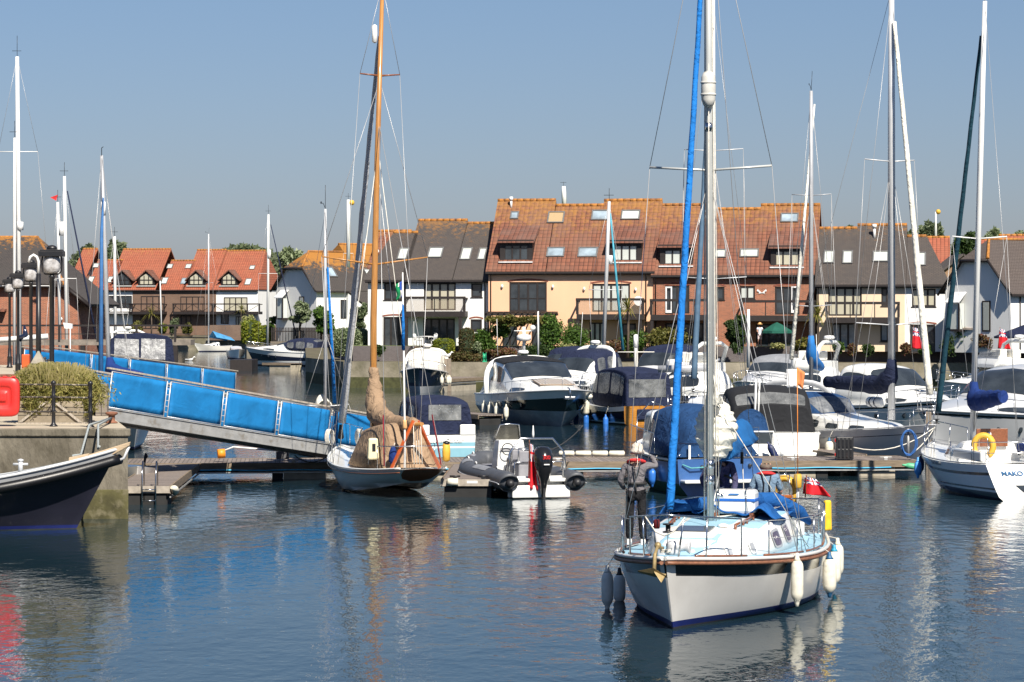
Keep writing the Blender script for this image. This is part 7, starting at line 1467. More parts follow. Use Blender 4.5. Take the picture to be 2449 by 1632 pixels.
# bare masts of boats hidden further back
def far_mast(label, px, D, py_top, py_bot, r=.08, spr=(), furl=None, lean=0, aerial=True, stays=True, m=None, name='mast', extra=None, bow=None):
    t = thing(name, label, 'mast', (XP(px, D), D, ZZ(py_bot, D)), 0, None); z = ZZ(py_top, D)-ZZ(py_bot, D); T = Vector((lean*D/F, 0, z)); m = m or M_maswh
    one('pole', m, t, lambda q: q.tube([(0, 0, 0), T*.7, T], [r, r, r*.8], 8)); base = Vector((0, 0, 0))
    for f, wd in spr: tube('spreader', m, t, [T*f+Vector((-wd, 0, .05)), T*f+Vector((wd, 0, .05))], .025, 5)
    if stays:
        for s_ in (1, -1):
            prev = Vector((s_*z*.07, 0, 0))
            for f, wd in sorted(spr): q_ = T*f+Vector((s_*wd, 0, .05)); stay(t, prev, q_, .012); prev = q_
            stay(t, prev, T, .010)
    if furl: mm, dx, rr_ = furl; one('furled_headsail', mm, t, lambda q: q.tube([(dx, 0, .3), Vector((dx, 0, .3)).lerp(T, .92)], [rr_, rr_*.5], 8))
    if aerial: tube('aerial', M_blackm, t, [T, T+Vector((0, 0, z*.05+.3))], .015, 4); tube('wind_vane', M_blackm, t, [T+Vector((-.3, 0, .35)), T+Vector((.25, 0, .35))], .014, 4)
    if extra: extra(t, T, z)
    return t
def ref(dx, f, L_=.8, r=.13): return lambda t, T, z: one('radar_reflector', M_plast, t, lambda q: q.tube([T*f+Vector((dx, 0, -L_/2)), T*f+Vector((dx, 0, L_/2))], r, 8))
far_mast('tallest white mast at the left edge with two pairs of spreaders', 47, 172, 136, 900, .14, ((.28, 1.85), (.70, 1.2)), lean=-6, extra=ref(.1, .47, .5, .2))
far_mast('slender pale mast just left of the tallest white mast', 34, 168, 330, 900, .09, (), lean=1, stays=False)
far_mast('twin mast with small red flag, left of the clock-shaped reflector', 144, 190, 484, 860, .11, ((.5, .6),), lean=-6, extra=lambda t, T, z: one('burgee', M_ljr, t, lambda q: q.poly([T+Vector((0, 0, .5)), T+Vector((-.5, 0, .32)), T+Vector((-.1, 0, .1))], (0, .02, 0))))
far_mast('mast with white reflector behind the front lamp post', 160, 186, 422, 870, .12, ((.45, .7),), lean=-6, extra=ref(-.25, .72, .9, .18), furl=(M_cnavy, 2.2, .08))
far_mast('white mast rising beside the far orange roofs', 276, 215, 566, 830, .12, ((.3, 1.0),), lean=-2)
far_mast('thin white pole in front of the far balconies', 387, 260, 672, 815, .06, (), lean=-4, aerial=False, stays=False)
far_mast('mast standing in front of the green trees left of the clipped-gable house', 640, 300, 513, 830, .13, ((.55, 1.0),), lean=2, furl=(M_cnavy, 3.2, .08), extra=ref(.1, .70, .9, .2))
far_mast('cluster mast with yellow wind generator above the lichened roof', 833, 290, 478, 640, .2, ((.2, .5),), extra=lambda t, T, z: one('wind_generator', M_yel, t, lambda q: q.sph(T+Vector((.35, 0, -.3)), .28)))
far_mast('short white mast peeping over the peach house ridge', 1350, 260, 446, 500, .22, (), lean=-2)
far_mast('mast with teal furled sail in front of the peach house', 1443, 160, 482, 850, .11, ((.42, .95),), lean=14, furl=(mat('teal_furl', (.05, .28, .38), .7, .2), 1.1, .09), extra=ref(.2, .62, .5, .12), m=M_alu)
far_mast('short white post standing among the boats near the green parasol', 1790, 170, 740, 880, .10, (), aerial=False, stays=False)
far_mast('yellow wind generator on a thin mast above the trees', 2238, 290, 507, 600, .1, (), aerial=False, extra=lambda t, T, z: one('wind_generator', M_yel, t, lambda q: q.sph(T+Vector((.25, 0, 0)), .26)))
far_mast('thin white aerial pole in front of the pergola', 1287, 150, 745, 860, .05, (), aerial=False, stays=False)
far_mast('cream post with cross bar and reflector among the cruisers', 1521, 140, 800, 940, .10, ((.68, .9),), aerial=False, stays=False, m=M_cream, extra=ref(0, .88, .6, .12))
# ---- small boats left and centre ----
rt, h, L = simple_sail('grey deck boat with coiled white rope, mast and bright blue furled sail behind the gangway', (690, 112), (812, 106), 2.6, (.7, .7, .95), M_gel, trunk=(.15, .15, .2), deckm=mat('tan_deck', (.34, .28, .24), .8, .1))
mxx = clx(rt, 778); rig(rt, h, mxx, .9, ZZ(500, 107.5), .065, ((.10, .9), (.42, .01)), furl=None, low=False)
mT = lp(rt, 784, 640, 107.5); one('furled_headsail', M_cbright, rt, lambda q: q.tube([lp(rt, 801, 965, 108), mT], [.085, .045], 8)); tube('forestay', M_wire, rt, [mT, lp(rt, 778, 505, 107.5)], .008, 4)
one('coiled_rope', M_rope, rt, lambda q: [q.tube([Vector((mxx+.12+.05*k, .34*math.sin(a)*(1-.05*k), 1.55+.42*math.cos(a)+.03*k)) for a in [R(i*24) for i in range(16)]], .035, 5) for k in range(7)])
one('deck_ladder', M_alu, rt, lambda q: (q.tube([(L*.30, -.25, .9), (L*.30, -.25, 1.75)], .03, 6), q.tube([(L*.30, .25, .9), (L*.30, .25, 1.75)], .03, 6), q.tube([(L*.30, -.25, 1.25), (L*.30, .25, 1.25)], .025, 6)))
rt, h, L = simple_sail('yacht between the two blue gangways with royal blue sail cover and leaning mast', (330, 108), (225, 118), 2.8, (.9, .9, 1.2), M_gel)
mxx = clx(rt, 264); 
tpp = lp(rt, 243, 372, 114); z_ = .9
one('mast', M_alud, rt, lambda q: q.tube([(mxx, 0, 1.2), Vector((mxx, 0, 1.2)).lerp(tpp, .7), tpp], [.09, .09, .065], 8))
for a in ((mxx-.5, 1.1), (mxx-.5, -1.1), (L/2, 0), (-L/2, 0)): stay(rt, (a[0], a[1], 1.0), tpp, .009)
one('furled_headsail', mat('mid_blue_furl', (.03, .12, .30), .8), rt, lambda q: q.tube([lp(rt, 241, 905, 112), lp(rt, 243, 560, 113), lp(rt, 247, 470, 114)], [.10, .07, .03], 8))
one('sail_cover', M_croyal, rt, lambda q: q.tube([lp(rt, 262, 855, 114), lp(rt, 264, 880, 114), lp(rt, 290, 890, 113.5), lp(rt, 320, 893, 113), lp(rt, 342, 896, 113)], [.12, .26, .20, .15, .10], 10)); ref(0, .0)
one('radar_reflector', M_plast, rt, lambda q: q.tube([lp(rt, 247, 515, 114), lp(rt, 247, 483, 114)], .10, 8)); tube('wind_vane', M_blackm, rt, [tpp, tpp+Vector((0, 0, .3)), tpp+Vector((.4, 0, .32))], .015, 5)
# navy-tented boat behind far gangway
rt, L = boat('white boat under a navy cover with two large crinkled clear windows', (300, 168), (385, 160), 'motorboat', 'motorboat')
h = Hull(rt, L, 3.3, fb=(1.2, 1.2, 1.5), bo=.8, so=0, tw=.9, um=.5, p=2.4); h.build([('z', -.3, 1), ('z', .1, 0), ('s', 0, 0)], [M_gel, M_anti], M_gel)
wi = WM[rt.name].inverted()
def W_(px, py, D=160.5): return wi @ PX(px, py, D)
mb = MB(); fr_ = [W_(262, 868), W_(264, 812), W_(280, 800), W_(345, 796), W_(400, 804), W_(412, 814), W_(418, 873)]; bk = [W_(a, b, 166.5) for a, b in ((262, 868), (264, 812), (280, 800), (345, 796), (400, 804), (412, 814), (418, 873))]
mb.loft([fr_, bk], 0, True, False); cv_ = mb.build('canopy', M_cnavy, rt, bevel=.03)
M_crk = glass('crinkled_vinyl', (.20, .20, .20), .15); 
mv, n_, l_, p_ = new_mat('crinkled_clear_vinyl'); v_ = coords(n_, l_); l_.new(ramp(n_, l_, noise(n_, l_, v_, 1.6, 6, .75), [(.35, (.12, .12, .13)), (.55, (.42, .42, .42)), (.7, (.75, .75, .74))]), p_.inputs['Base Color']); p_.inputs['Roughness'].default_value = .2; bump(n_, l_, p_, noise(n_, l_, v_, 3, 5, .7), .9, .15)
for a, b in ((273, 332), (337, 395)):
    mb = MB(); mb.poly([W_(a, 858, 160.46), W_(b, 861, 160.46), W_(b, 812, 160.46), W_(a+1, 810, 160.46)], wi.to_3x3() @ Vector((0, .02, 0))); mb.build('clear_window', mv, cv_)
# flybridge-like white boat in front of the far row
cruiser('small white flybridge boat with steel arch in front of the far orange roofs', (345, 205), (300, 214), 3.0, (1.2, 1.2, 1.5), M_gel, 'hard', fly=True, arch=False, hz=.95)
# far moored sloop with blue boom tent
rt, h, L = simple_sail('small cream sloop with blue boom tent moored under the far terrace', (463, 398), (548, 402), 2.2, (.85, .8, 1.2), M_cream, rail=False)
rig(rt, h, L*.08, 1.2, ZZ(560, 400), .09, ((.55, .9),), furl=None, low=False, wr=.012)
mb = MB()
for sd in (1, -1): mb.add([(-.2, 0, 2.9), (-L*.55, 0, 2.0), (-L*.55, sd*1.0, 1.5), (-.2, sd*1.0, 2.0)], [(0, 1, 2, 3)])
mb.build('boom_tent', mat('azure_tarp', (.05, .22, .42), .8, .2, 2, .4), rt, solid=.03)
# red and white upturned dinghy on the far quay
rt, L = boat('red-edged cream dinghy tilted on the far quay', (417, 417), (460, 417), 'dinghy', 'dinghy'); rt.location.z = 1.9; h = Hull(rt, L, 1.6, fb=(.7, .7, 1.1), bo=.3, so=0, tw=.8, keel=0); h.build([('z', 0, 0), ('s', .18, 1), ('s', 0, 1)], [M_cream, M_red], M_cream, nu=12); rt.rotation_euler[0] = R(-12)
# white and navy sports boat left of the sea wall
cruiser('long low white sports boat with navy side and steel bow rail near the dark mole', (588, 292), (782, 288), 3.6, (1.3, 1.5, 1.9), M_navy, 'soft', rows=[('z', -.3, 1), ('z', .12, 2), ('z', .5, 0), ('s', .5, 3), ('s', 0, 3)], mats=[M_navy, M_anti, M_gel, M_gel], hz=.8, wsh=.8, arch=False, canv=M_cnavy)
rt, h, L = simple_sail('small white boat moored bow-on beside the far landing', (572, 330), (560, 345), 2.4, (.9, .9, 1.2), M_gel, rail=False)
mb = MB(); mb.bx((XP(560, 268), 264, -.3), (XP(612, 268), 270, 1.0)); o = mb.build('landing_stage', M_dkwood); tag(o, 'black timber landing stage in front of the navy-sided sports boat', 'landing stage')
# white fly cabin boat bow-on at the sea wall
rtS, hS, LS = cruiser('small white cabin cruiser with navy hull moored bow-on by the sea wall', (1002, 187), (1026, 195), 3.1, (1.3, 1.35, 1.75), M_navy, 'hard', rows=[('z', -.3, 1), ('z', .45, 0), ('s', .05, 2), ('s', 0, 2)], mats=[M_navy, M_greygel, M_gel], hz=.88, wsh=1.0, arch=True, winm=M_cream, top=M_cream)
for i, px in enumerate((1048, 1058, 1070)): hang_fender(['white fender left of three by the wooden pile', 'white fender middle of three by the wooden pile', 'white fender right of three by the wooden pile'][i], rtS, hS, px, 1, 900, .55, .13, 'fenders on the small cabin cruiser', u=.75-.18*i)
# little turquoise boat bow seen under the gangway
rt, L = boat('little white boat with turquoise bottom seen under the gangway', (330, 83.5), (287, 86.5), 'dinghy', 'dinghy'); h = Hull(rt, L, 1.7, fb=(.62, .6, .75), bo=.4, so=0, tw=.9); h.build([('z', -.2, 1), ('z', .22, 0), ('s', 0, 0)], [M_gel, mat('turquoise_paint', (.03, .42, .55), .4)], M_gel, nu=14)
for o in (rt,): o.location.z = 1.25-.55
rt.location.z = 0
one('outboard_bracket', M_rub, rt, lambda q: q.tube([(-.3, .5, .6), (-.5, .6, 1.0), (-.9, .7, .9)], .04, 6))
# =============== pontoons, gangways, quay furniture ===============
def frame_thing(name, label, cat, A, B, group=None):
    A, B = Vector(A), Vector(B); x = (B-A).normalized(); y = Vector((0, 0, 1)).cross(x).normalized(); z = x.cross(y)
    M = Matrix(((x.x, y.x, z.x), (x.y, y.y, z.y), (x.z, y.z, z.z))); return thing(name, label, cat, A, group=group, rot=M.to_euler()), (B-A).length
M_screen = cloth('blue_screen_fabric', (.008, .155, .39), .75, .35, 1.3)
M_oldwood = mat('weathered_rail_top', (.34, .30, .25), .9, .3, 5, .4, 30, stretch=(4, 1, 1))
def gangway(label, A, B, wd, h, n, back=True):
    t, L = frame_thing('gangway', label, 'gangway', A, B)
    one('deck', M_deckw, t, lambda q: q.bx((0, 0, -.02), (L, wd, .05)))
    for y in (-.06, wd): one('side_beam', M_galv, t, lambda q: (q.bx((0, y, -.30), (L, y+.06, .02)), q.bx((0, y-.03, -.30), (L, y+.09, -.265)), q.bx((0, y-.03, .022), (L, y+.09, .05))))
    for y, sg in ((-.03, -1), (wd+.03, 1)):
        one('hand_rail', M_oldwood, t, lambda q: q.bx((-.1, y-.06, h+.02), (L+.05, y+.06, h+.07)))
        for i in range(n):
            a = L*i/n+.07; b = L*(i+1)/n-.07
            fr_ = MB()
            for x in (a, b): fr_.tube([(x, y, .05), (x, y, h)], .018, 6)
            fr_.tube([(a, y, h-.03), (b, y, h-.03)], .018, 6); fr_.tube([(a, y, .08), (b, y, .08)], .018, 6); f = fr_.build('screen_frame', M_alu, t)
            g = MB(); g.grid(lambda u, v: Vector((a+.04+(b-a-.08)*u, y-.02*sg*-1+.012*math.sin(u*9+v*3)*math.sin(v*3.1)-sg*.0, .10+(h-.16)*v)), 14, 6); g.build('blue_screen', M_screen, f, solid=.012)
            if i: 
                s_ = MB(); x = L*i/n
                for j in range(6): s_.bx((x-.07, y-.01, .2+j*(h-.3)/5), (x+.07, y+.01, .215+j*(h-.3)/5))
                s_.build('rung', M_alu, t)
    return t, L
A = PX(252, 980, 82.2); A.z = 2.46; B = PX(905, 1095, 90.6); B.z = .78
gangway('long near gangway with bright blue fabric side panels sloping down to the pontoon', A, B, 1.5, 1.15, 5)
A = PX(118, 880, 128); A.z = 2.45; B = PX(562, 972, 141); B.z = 1.12
gangway('far gangway with blue fabric side panels, behind the near one', A, B, 1.5, 1.25, 5)
M_pipeb = mat('blue_water_pipe', (.05, .42, .68), .5, .1); M_floatc = mat('concrete_float', (.36, .32, .25), .9, .2, 2, .5, 12, dirt=(.14, .13, .06), dsc=1.5); M_void = mat('black_float_and_shade', (.012, .012, .012), .7, .3, 3, .3)
def pontoon(label, A, B, wd, floats=(), z=.5, pipe=False, mfl=None, name='pontoon', full=False):
    t, L = frame_thing(name, label, 'pontoon', (A[0], A[1], z), (B[0], B[1], z))
    one('deck', M_deckw, t, lambda q: q.bx((0, 0, -.06), (L, wd, 0)))
    for y in (-.05, wd+.005): one('edge_board', mat('edge_timber', (.19, .145, .10), .85, .3, 4, .4, 20, stretch=(.5, 4, 4)), t, lambda q: q.bx((-.02, y, -.20), (L+.02, y+.045, .012)))
    one('waler', M_galv, t, lambda q: q.bx((0, -.055, -.31), (L, -.02, -.27)))
    if pipe: one('water_pipe', M_pipeb, t, lambda q: q.tube([(x*.5, -.075, -.215+.012*math.sin(x*1.3)) for x in range(int(L*2))], .022, 6))
    for a, b, mm in floats: one('float', mm, t, lambda q: q.bx((a, .05, -z-.25), (b, wd-.05, -.205)), bevel=.02)
    one('shade_strip', M_void, t, lambda q: q.bx((0, wd*.45, -.40), (L, wd*.55, -.21)))  # black strip under the deck, standing in for the shade there
    return t, L
X0 = XP(300, 90); px2 = lambda px: (XP(px, 90.3)-X0)
fl_ = [(px2(654), px2(680), M_void), (px2(681), px2(782), M_floatc), (px2(1000), px2(1100), M_floatc), (px2(1100), px2(1150), M_void), (px2(1350), px2(1400), M_floatc), (px2(1870), px2(1965), M_floatc), (px2(1966), px2(1995), M_void), (px2(2068), px2(2160), M_floatc)]
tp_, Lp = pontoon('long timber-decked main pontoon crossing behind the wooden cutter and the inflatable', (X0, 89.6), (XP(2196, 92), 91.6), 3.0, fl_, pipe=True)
for px in (705, 1340, 1640, 1912, 2140): one('cleat', M_galv, tp_, lambda q: (q.tube([(px2(px)-.2, .25, .10), (px2(px)+.2, .25, .10)], .025, 6), q.box((px2(px), .25, .05), (.12, .06, .1))), bevel=.01)
tf, Lf = pontoon('short finger pontoon by the quay wall with steel ladder', (XP(404, 77.8), 77.8), (XP(478, 90), 89.5), 1.45, [(.1, 1.6, M_void), (.1, 2.2, M_void)][:1])
one('end_board', M_oldwood, tf, lambda q: q.bx((-.07, -.03, -.18), (-.021, 1.5, .012))); one('float', M_void, tf, lambda q: q.bx((.0, .08, -.75), (1.3, 1.4, -.215)))
one('ladder', M_steel, tf, lambda q: ([q.tube([(.5, y, .0), (.45, y, .62), (.1, y, .68), (-.14, y, .35), (-.14, y, -.72)], .020, 6) for y in (.35, .72)], [q.tube([(-.14, .35, z), (-.14, .72, z)], .018, 6) for z in (-.08, -.38, -.68)]))
one('corner_fender', M_fend, tf, lambda q: q.tube([(-.10, -.08, -.02), (.0, -.16, -.06), (.35, -.16, -.14), (.6, -.1, -.25)], [.05, .09, .10, .05], 8))
tg, Lg = pontoon('finger pontoon beside the inflatable with white round corner fender', (XP(1180, 81), 81), (XP(1196, 90), 89.5), 1.45, [(.0, 1.2, M_void)])
one('end_board', M_oldwood, tg, lambda q: q.bx((-.07, -.03, -.18), (-.021, 1.5, .012))); one('corner_fender', M_fend, tg, lambda q: q.tube([(-.12, 1.30, -.06), (-.12, 1.0, -.06)], .11, 10)); one('edge_label', M_plast, tg, lambda q: q.bx((-.075, .45, -.10), (-.071, .75, -.03)))
for y in (.3, 1.1): one('cleat', M_blackm, tg, lambda q: (q.tube([(.12, y-.15, .09), (.12, y+.15, .09)], .03, 6), q.box((.12, y, .04), (.08, .1, .08))))
pontoon('wide grey boarded jetty beside the small white cabin cruiser', (XP(1062, 192), 191), (XP(1172, 197), 199), 2.5, [(0, 6, M_floatc)], z=.85, name='jetty')
pontoon('narrow finger pontoon beside the white fenders of the black cruiser', (XP(1200, 134), 134), (XP(1128, 137), 137), 1.2, [(0, 1.6, M_void)], z=.5)
pontoon('finger pontoon behind the black crate alongside the silver yacht', (XP(2070, 94.6), 94.6), (XP(1935, 101), 102), .9, [], z=.55)
pontoon('finger pontoon behind the wooden cutter with a blue hose coil', (XP(840, 101), 101), (XP(980, 103), 103), 1.6, [(0, 2, M_floatc)], z=.55)
pontoon('pale finger pontoon beside the low sports boat near the dark mole', (XP(722, 262), 262), (XP(655, 264), 264), 1.6, [(0, 2.6, M_floatc)], z=.75)
def pile(label, px, D, py_top, w_, group='mooring piles'):
    t = thing('mooring_pile', label, 'pile', (XP(px, D), D, 0), 0, group); one('pile', planks('pile_timber', (.27, .22, .17), .3, 'Y'), t, lambda q: q.box((0, 0, ZZ(py_top, D)/2-.2), (w_, w_, ZZ(py_top, D)+.4)), bevel=.03); return t
pile('square timber pile with a gull on top beside the small white cruiser', 1071, 192, 858, .45); pile('square timber pile between the navy launch and the blue canopy boat', 1622, 128, 880, .36); pile('slim pile behind the bow of the silver yacht', 2220, 99, 985, .2)
t = thing('timber_post', 'square timber gate post at the top of the near gangway', 'post', PX(244, 988, 82)); one('post', planks('post_timber', (.26, .22, .18), .18, 'Y'), t, lambda q: q.box((0, 0, .38), (.34, .3, .92)), bevel=.01)
def gull(label, p, rz=0, s_=1.0):
    t = thing('gull', label, 'bird', p, rz, 'gulls'); mb = MB(); mb.loft([[Vector((x, ry*math.cos(a), z+rz_*math.sin(a))) for a in [2*math.pi*i/10 for i in range(10)]] for x, ry, rz_, z in ((-.30, .01, .01, .15), (-.2, .05, .035, .14), (-.08, .09, .08, .13), (.06, .09, .09, .14), (.14, .05, .07, .20), (.17, .045, .045, .28), (.21, .05, .05, .31), (.25, .03, .03, .31), (.32, .006, .006, .29))], 0, True, True)
    mb.build('body', M_plast, t); one('wings', M_greygel, t, lambda q: [q.loft([[Vector((x, s2*(.085+w_*.3), .16+dz)) for w_, dz in ((0, -.03), (.05, 0), (0, .03))] for x in (.08, -.1, -.34)], 0, True, False) for s2 in (1, -1)]); one('legs', mat('gull_legs', (.5, .2, .15)), t, lambda q: [q.tube([(0, y, .06), (0, y, 0)], .008, 4) for y in (.03, -.03)]); t.scale = (s_,)*3; return t
gull('grey and white gull standing on the timber pile', PX(1071, 857, 192)+Vector((0, 0, 0)), R(20), 1.3); gull('white gull floating on the open water of the channel', Vector((XP(456, 320), 320, -.12)), 0, 1.8)
t = thing('power_pedestal', 'grey electricity pedestal under the near gangway', 'pedestal', PX(676, 1096, 91.5)); one('cabinet', mat('dark_grey_cabinet', (.08, .08, .085), .6), t, lambda q: q.box((0, 0, .33), (.40, .35, .72)), bevel=.02); one('cap', M_blackm, t, lambda q: q.box((0, 0, .72), (.52, .42, .06)), bevel=.01); one('panel', M_alud, t, lambda q: q.box((.02, -.18, .42), (.14, .012, .12)))
tube('cable', M_rub, t, [(.2, -.1, .6), (.30, -.12, .3), (.55, -.15, .12), (1.0, -.2, .05), (1.6, -.3, .10), (2.2, -.2, .3)], .02, 5)
t = thing('boat_hook', 'orange cylinder float with long white pole lying on the main pontoon', 'float', PX(524, 1095, 90.6)+Vector((0, 0, .12))); one('float', mat('orange_float', (.75, .26, .02), .5), t, lambda q: q.tube([(-.05, 0, 0), (.18, .05, .02)], .15, 14)); one('handle', M_maswh, t, lambda q: q.tube([(.1, .02, .08), (.45, .05, .22), (1.6, .1, .12), (2.5, .15, .05)], .03, 6)); pass
t = thing('crate', 'ribbed black plastic dock box standing upright on the main pontoon', 'crate', PX(2019, 1099, 91.8)); one('shell', M_rub, t, lambda q: q.box((0, 0, .37), (.56, .42, .74)), bevel=.03)
for i in range(4):
    for zz in (.2, .54): one('rib', M_blackm, t, lambda q: q.box((-.19+.127*i, -.22, zz), (.07, .03, .27)), bevel=.01)
for z in (.16, .62): one('latch', M_red, t, lambda q: q.box((-.30, -.1, z), (.04, .07, .10)), bevel=.01)
t = thing('hose_post', 'steel post with a hanging coil of blue hose at the pontoon end', 'hose', PX(2172, 1096, 91.9)); one('post', M_galv, t, lambda q: q.tube([(0, 0, 0), (0, 0, .95)], .045, 8))
for k in range(9): one('hose_loop', M_blrope, t, lambda q: q.tube([Vector((.02*math.sin(k*2)+(.17+.02*math.sin(k*3))*math.sin(a)*(1.4), -.07-.012*k, .50+(.40+.03*math.sin(k*5))*math.cos(a))) for a in [R(i*20) for i in range(19)]], .014, 5))
f = fender('green cylindrical fender lashed to the right end of the main pontoon', XP(2163, 90.6), 90.6, ZZ(1113, 90.6), .50, .10, M_fendg, group=None); f.rotation_euler = (0, R(-82), R(0))
for i in range(4): f = tag(one('edge_fender', M_fend, None, lambda q: q.tube([(XP(1336+40*i, 94), 93.9, .62), (XP(1338+40*i, 94), 93.9, .62), (XP(1372+40*i, 94), 93.9, .62), (XP(1374+40*i, 94), 93.9, .62)], [.03, .09, .09, .03], 10)), ('leftmost', 'second', 'third', 'rightmost')[i]+' of four white tube fenders on the back edge of the pontoon', 'fender', 'tube fenders along the back edge of the main pontoon')
for a, b, m_, sg, lb in (((800, 1075, 88), (705, 1090, 90), M_dkrope, .3, 'dark mooring line from the wooden cutter bow'), ((2236, 1022, 95), (2180, 1085, 92), M_rope, .1, 'white mooring line from the silver yacht bow to the pontoon end'), ((2236, 1022, 95), (2040, 1070, 93), M_rope, .35, 'slack white line from the silver yacht bow to the black crate'), ((1395, 1018, 90), (1310, 1080, 84), M_dkrope, .1, 'dark stern line of the inflatable')):
    tag(one('mooring_line', m_, None, lambda q: wire(q, PX(*a), PX(*b), .018, sg, 5)), lb, 'rope')
# ---- quay furniture ----
M_bolt = mat('rusty_iron', (.20, .085, .05), .85, .3, 6, .6, 20)
t = thing('bollard', 'rusty iron mooring bollard on the quay corner', 'bollard', ZP(267, 1012, 2.29)); one('post', M_bolt, t, lambda q: q.lathe([(.17, 0), (.15, .03), (.09, .06), (.09, .20), (.17, .24), (.16, .29), (.04, .31)], (0, 0, 0), 16)); bp = WM[t.name].translation
for tx, ty, D in ((175, 1090, 69.2), (238, 1068, 69.1)): tag(one('mooring_line', mat('grey_blue_rope', (.30, .33, .33), .9, .3, 30, .6, 60), None, lambda q: q.tube([bp+Vector((0, 0, .14)), Vector((XP(tx, D)*.35+bp.x*.65, 72.15, 2.40)), (bp+PX(tx, ty, D)*2)/3+Vector((0, -1.0, -.22)), PX(tx, ty, D)], .030, 6)), 'thick grey rope from the bollard to the black launch'+(' bow timber' if tx > 200 else ' deck bitt'), 'rope')
def railing(label, pts, h=1.15, kx=3, post=None, group=None, r=.05):
    t = thing('railing', label, 'railing', pts[0], 0, group); o = Vector(pts[0])
    for p in pts:
        p = Vector(p)-o; one('post', M_blackm, t, lambda q: q.lathe([(r*2.2, 0), (r*2.2, .02), (r*1.3, .06), (r, .10), (r, .36), (r*1.4, .40), (r, .44), (r, .74), (r*1.4, .78), (r, .82), (r, h-.06), (r*1.4, h-.03), (r*1.2, h+.02), (r*.3, h+.05)], p, 10))
    for z in (.38, .76, h-.06): one('rail', mat('flaking_black_rail', (.035, .03, .028), .6, .4, 8, .3, 30, dirt=(.30, .25, .17), dsc=9, dth=(.5, .6)), t, lambda q: q.tube([Vector(p)-o+Vector((0, 0, z)) for p in pts], .026, 6))
    return t
qz = 2.285
railing('black iron railing along the front edge of the quay', [ZP(-260, 1019, qz), ZP(-60, 1019, qz), ZP(128, 1020, qz), ZP(216, 1022, qz)])
ep = [ZP(204, 1007, qz)]+[Vector((lerp(ZP(204, 1007, qz).x, q2[0]-.4, i/9), lerp(ZP(204, 1007, qz).y, 127, i/9), qz)) for i in range(1, 10)]
railing('black iron railing running back along the side of the quay', ep)
t = thing('planter', 'large square timber planter on the quay', 'planter', ZP(120, 1014, qz)); pw = 1.75
one('box', planks('planter_timber', (.30, .25, .18), .22), t, lambda q: q.box((0, .9, .30), (pw, 1.7, .60)), bevel=.02); one('plinth', M_oldwood, t, lambda q: q.box((0, .9, -.01), (pw+.1, 1.8, .08)))
for s_ in (-1, 1): one('corner_brace', M_oldwood, t, lambda q: q.poly([(s_*.1, .03, .56), (s_*.2, .03, .56), (s_*.86, .03, .04), (s_*.76, .03, .04)], (0, -.04, 0)))
planter_top = WM[t.name].translation+Vector((0, .9, .58))
t = thing('lifebuoy_housing', 'red plastic lifebuoy housing fixed to the quay railing', 'lifebuoy housing', ZP(12, 1019, qz)+Vector((0, -.15, .25)))
mb = MB(); n_ = 28; w_, h_ = .43, .52; sg = lambda v: (1 if v >= 0 else -1)*abs(v)**.42
mb.loft([[Vector((w_*k*sg(math.cos(a)), -y, .52+h_*k*sg(math.sin(a)))) for a in [2*math.pi*i/n_ for i in range(n_)]] for y, k in ((0, .96), (.02, 1), (.16, 1), (.20, .95), (.21, .60), (.17, .50), (.16, .48), (.165, .26), (.20, .22), (.21, .18), (.19, .01))], 0, True, True); mb.build('shell', M_red, t)
for x in (-.28, .05, .28): one('hinge', M_red, t, lambda q: q.box((x, -.12, 1.045), (.10, .16, .04)), bevel=.01)
def lamp(label, px, D, py_top, py_base=None, s_=1.0):
    z0 = qz; t = thing('street_lamp', label, 'street lamp', (XP(px, D), D, z0), 0, 'quayside lamp posts'); zt = ZZ(py_top, D)-z0
    one('post', M_blackm, t, lambda q: q.lathe([(.17, 0), (.17, .08), (.13, .12), (.13, .55), (.15, .58), (.10, .66), (.095, 1.0), (.075, 1.1), (.07, zt-.95), (.10, zt-.92), (.05, zt-.85)], (0, 0, 0), 12))
    z = zt-.86; hd = one('lantern_frame', M_blackm, t, lambda q: (q.tube([(-.27, 0, z+.55), (-.30, 0, z+.40), (-.27, 0, z+.10), (-.20, 0, z+.02), (.20, 0, z+.02), (.27, 0, z+.10), (.30, 0, z+.40), (.27, 0, z+.55)], .028, 6), q.box((0, 0, z+.62), (.72, .50, .16)), q.box((0, 0, z+.72), (.64, .42, .05)), q.sph((0, 0, z+.78), (.16, .14, .10))), bevel=.01)
    lg = glass('frosted_lamp_glass', (.30, .29, .28), .25); one('lantern_glass', mat('prismatic_lamp_glass', (.42, .41, .41), .12, .35, 9, .5, 30, dirt=(.20, .16, .12), dsc=7), hd, lambda q: q.lathe([(.10, 0), (.20, .05), (.235, .20), (.225, .40), (.20, .50)], (0, 0, z+.04), 18, sc=(1.1, .85)))
    return t
lamp('nearest and tallest-looking black lamp post, in front of the brick building', 124, 84, 588); lamp('second nearest black lamp post, beside the curved white davit', 74, 112, 622); lamp('third black lamp post from the right', 43, 134, 648); lamp('farthest and smallest black lamp post at the left edge', 23, 156, 663)
t = thing('boat_hoist', 'black post with a white curved davit arm', 'davit', (XP(92, 104), 104, qz)); one('post', M_blackm, t, lambda q: q.tube([(0, 0, 0), (0, 0, ZZ(655, 104)-qz)], [.11, .085], 10)); one('davit_arm', M_maswh, t, lambda q: q.tube([(0, 0, ZZ(656, 104)-qz), (0, 0, ZZ(625, 104)-qz), (-.06, 0, ZZ(615, 104)-qz), (-.18, 0, ZZ(610, 104)-qz), (-.30, 0, ZZ(615, 104)-qz), (-.36, 0, ZZ(628, 104)-qz)], .05, 8))
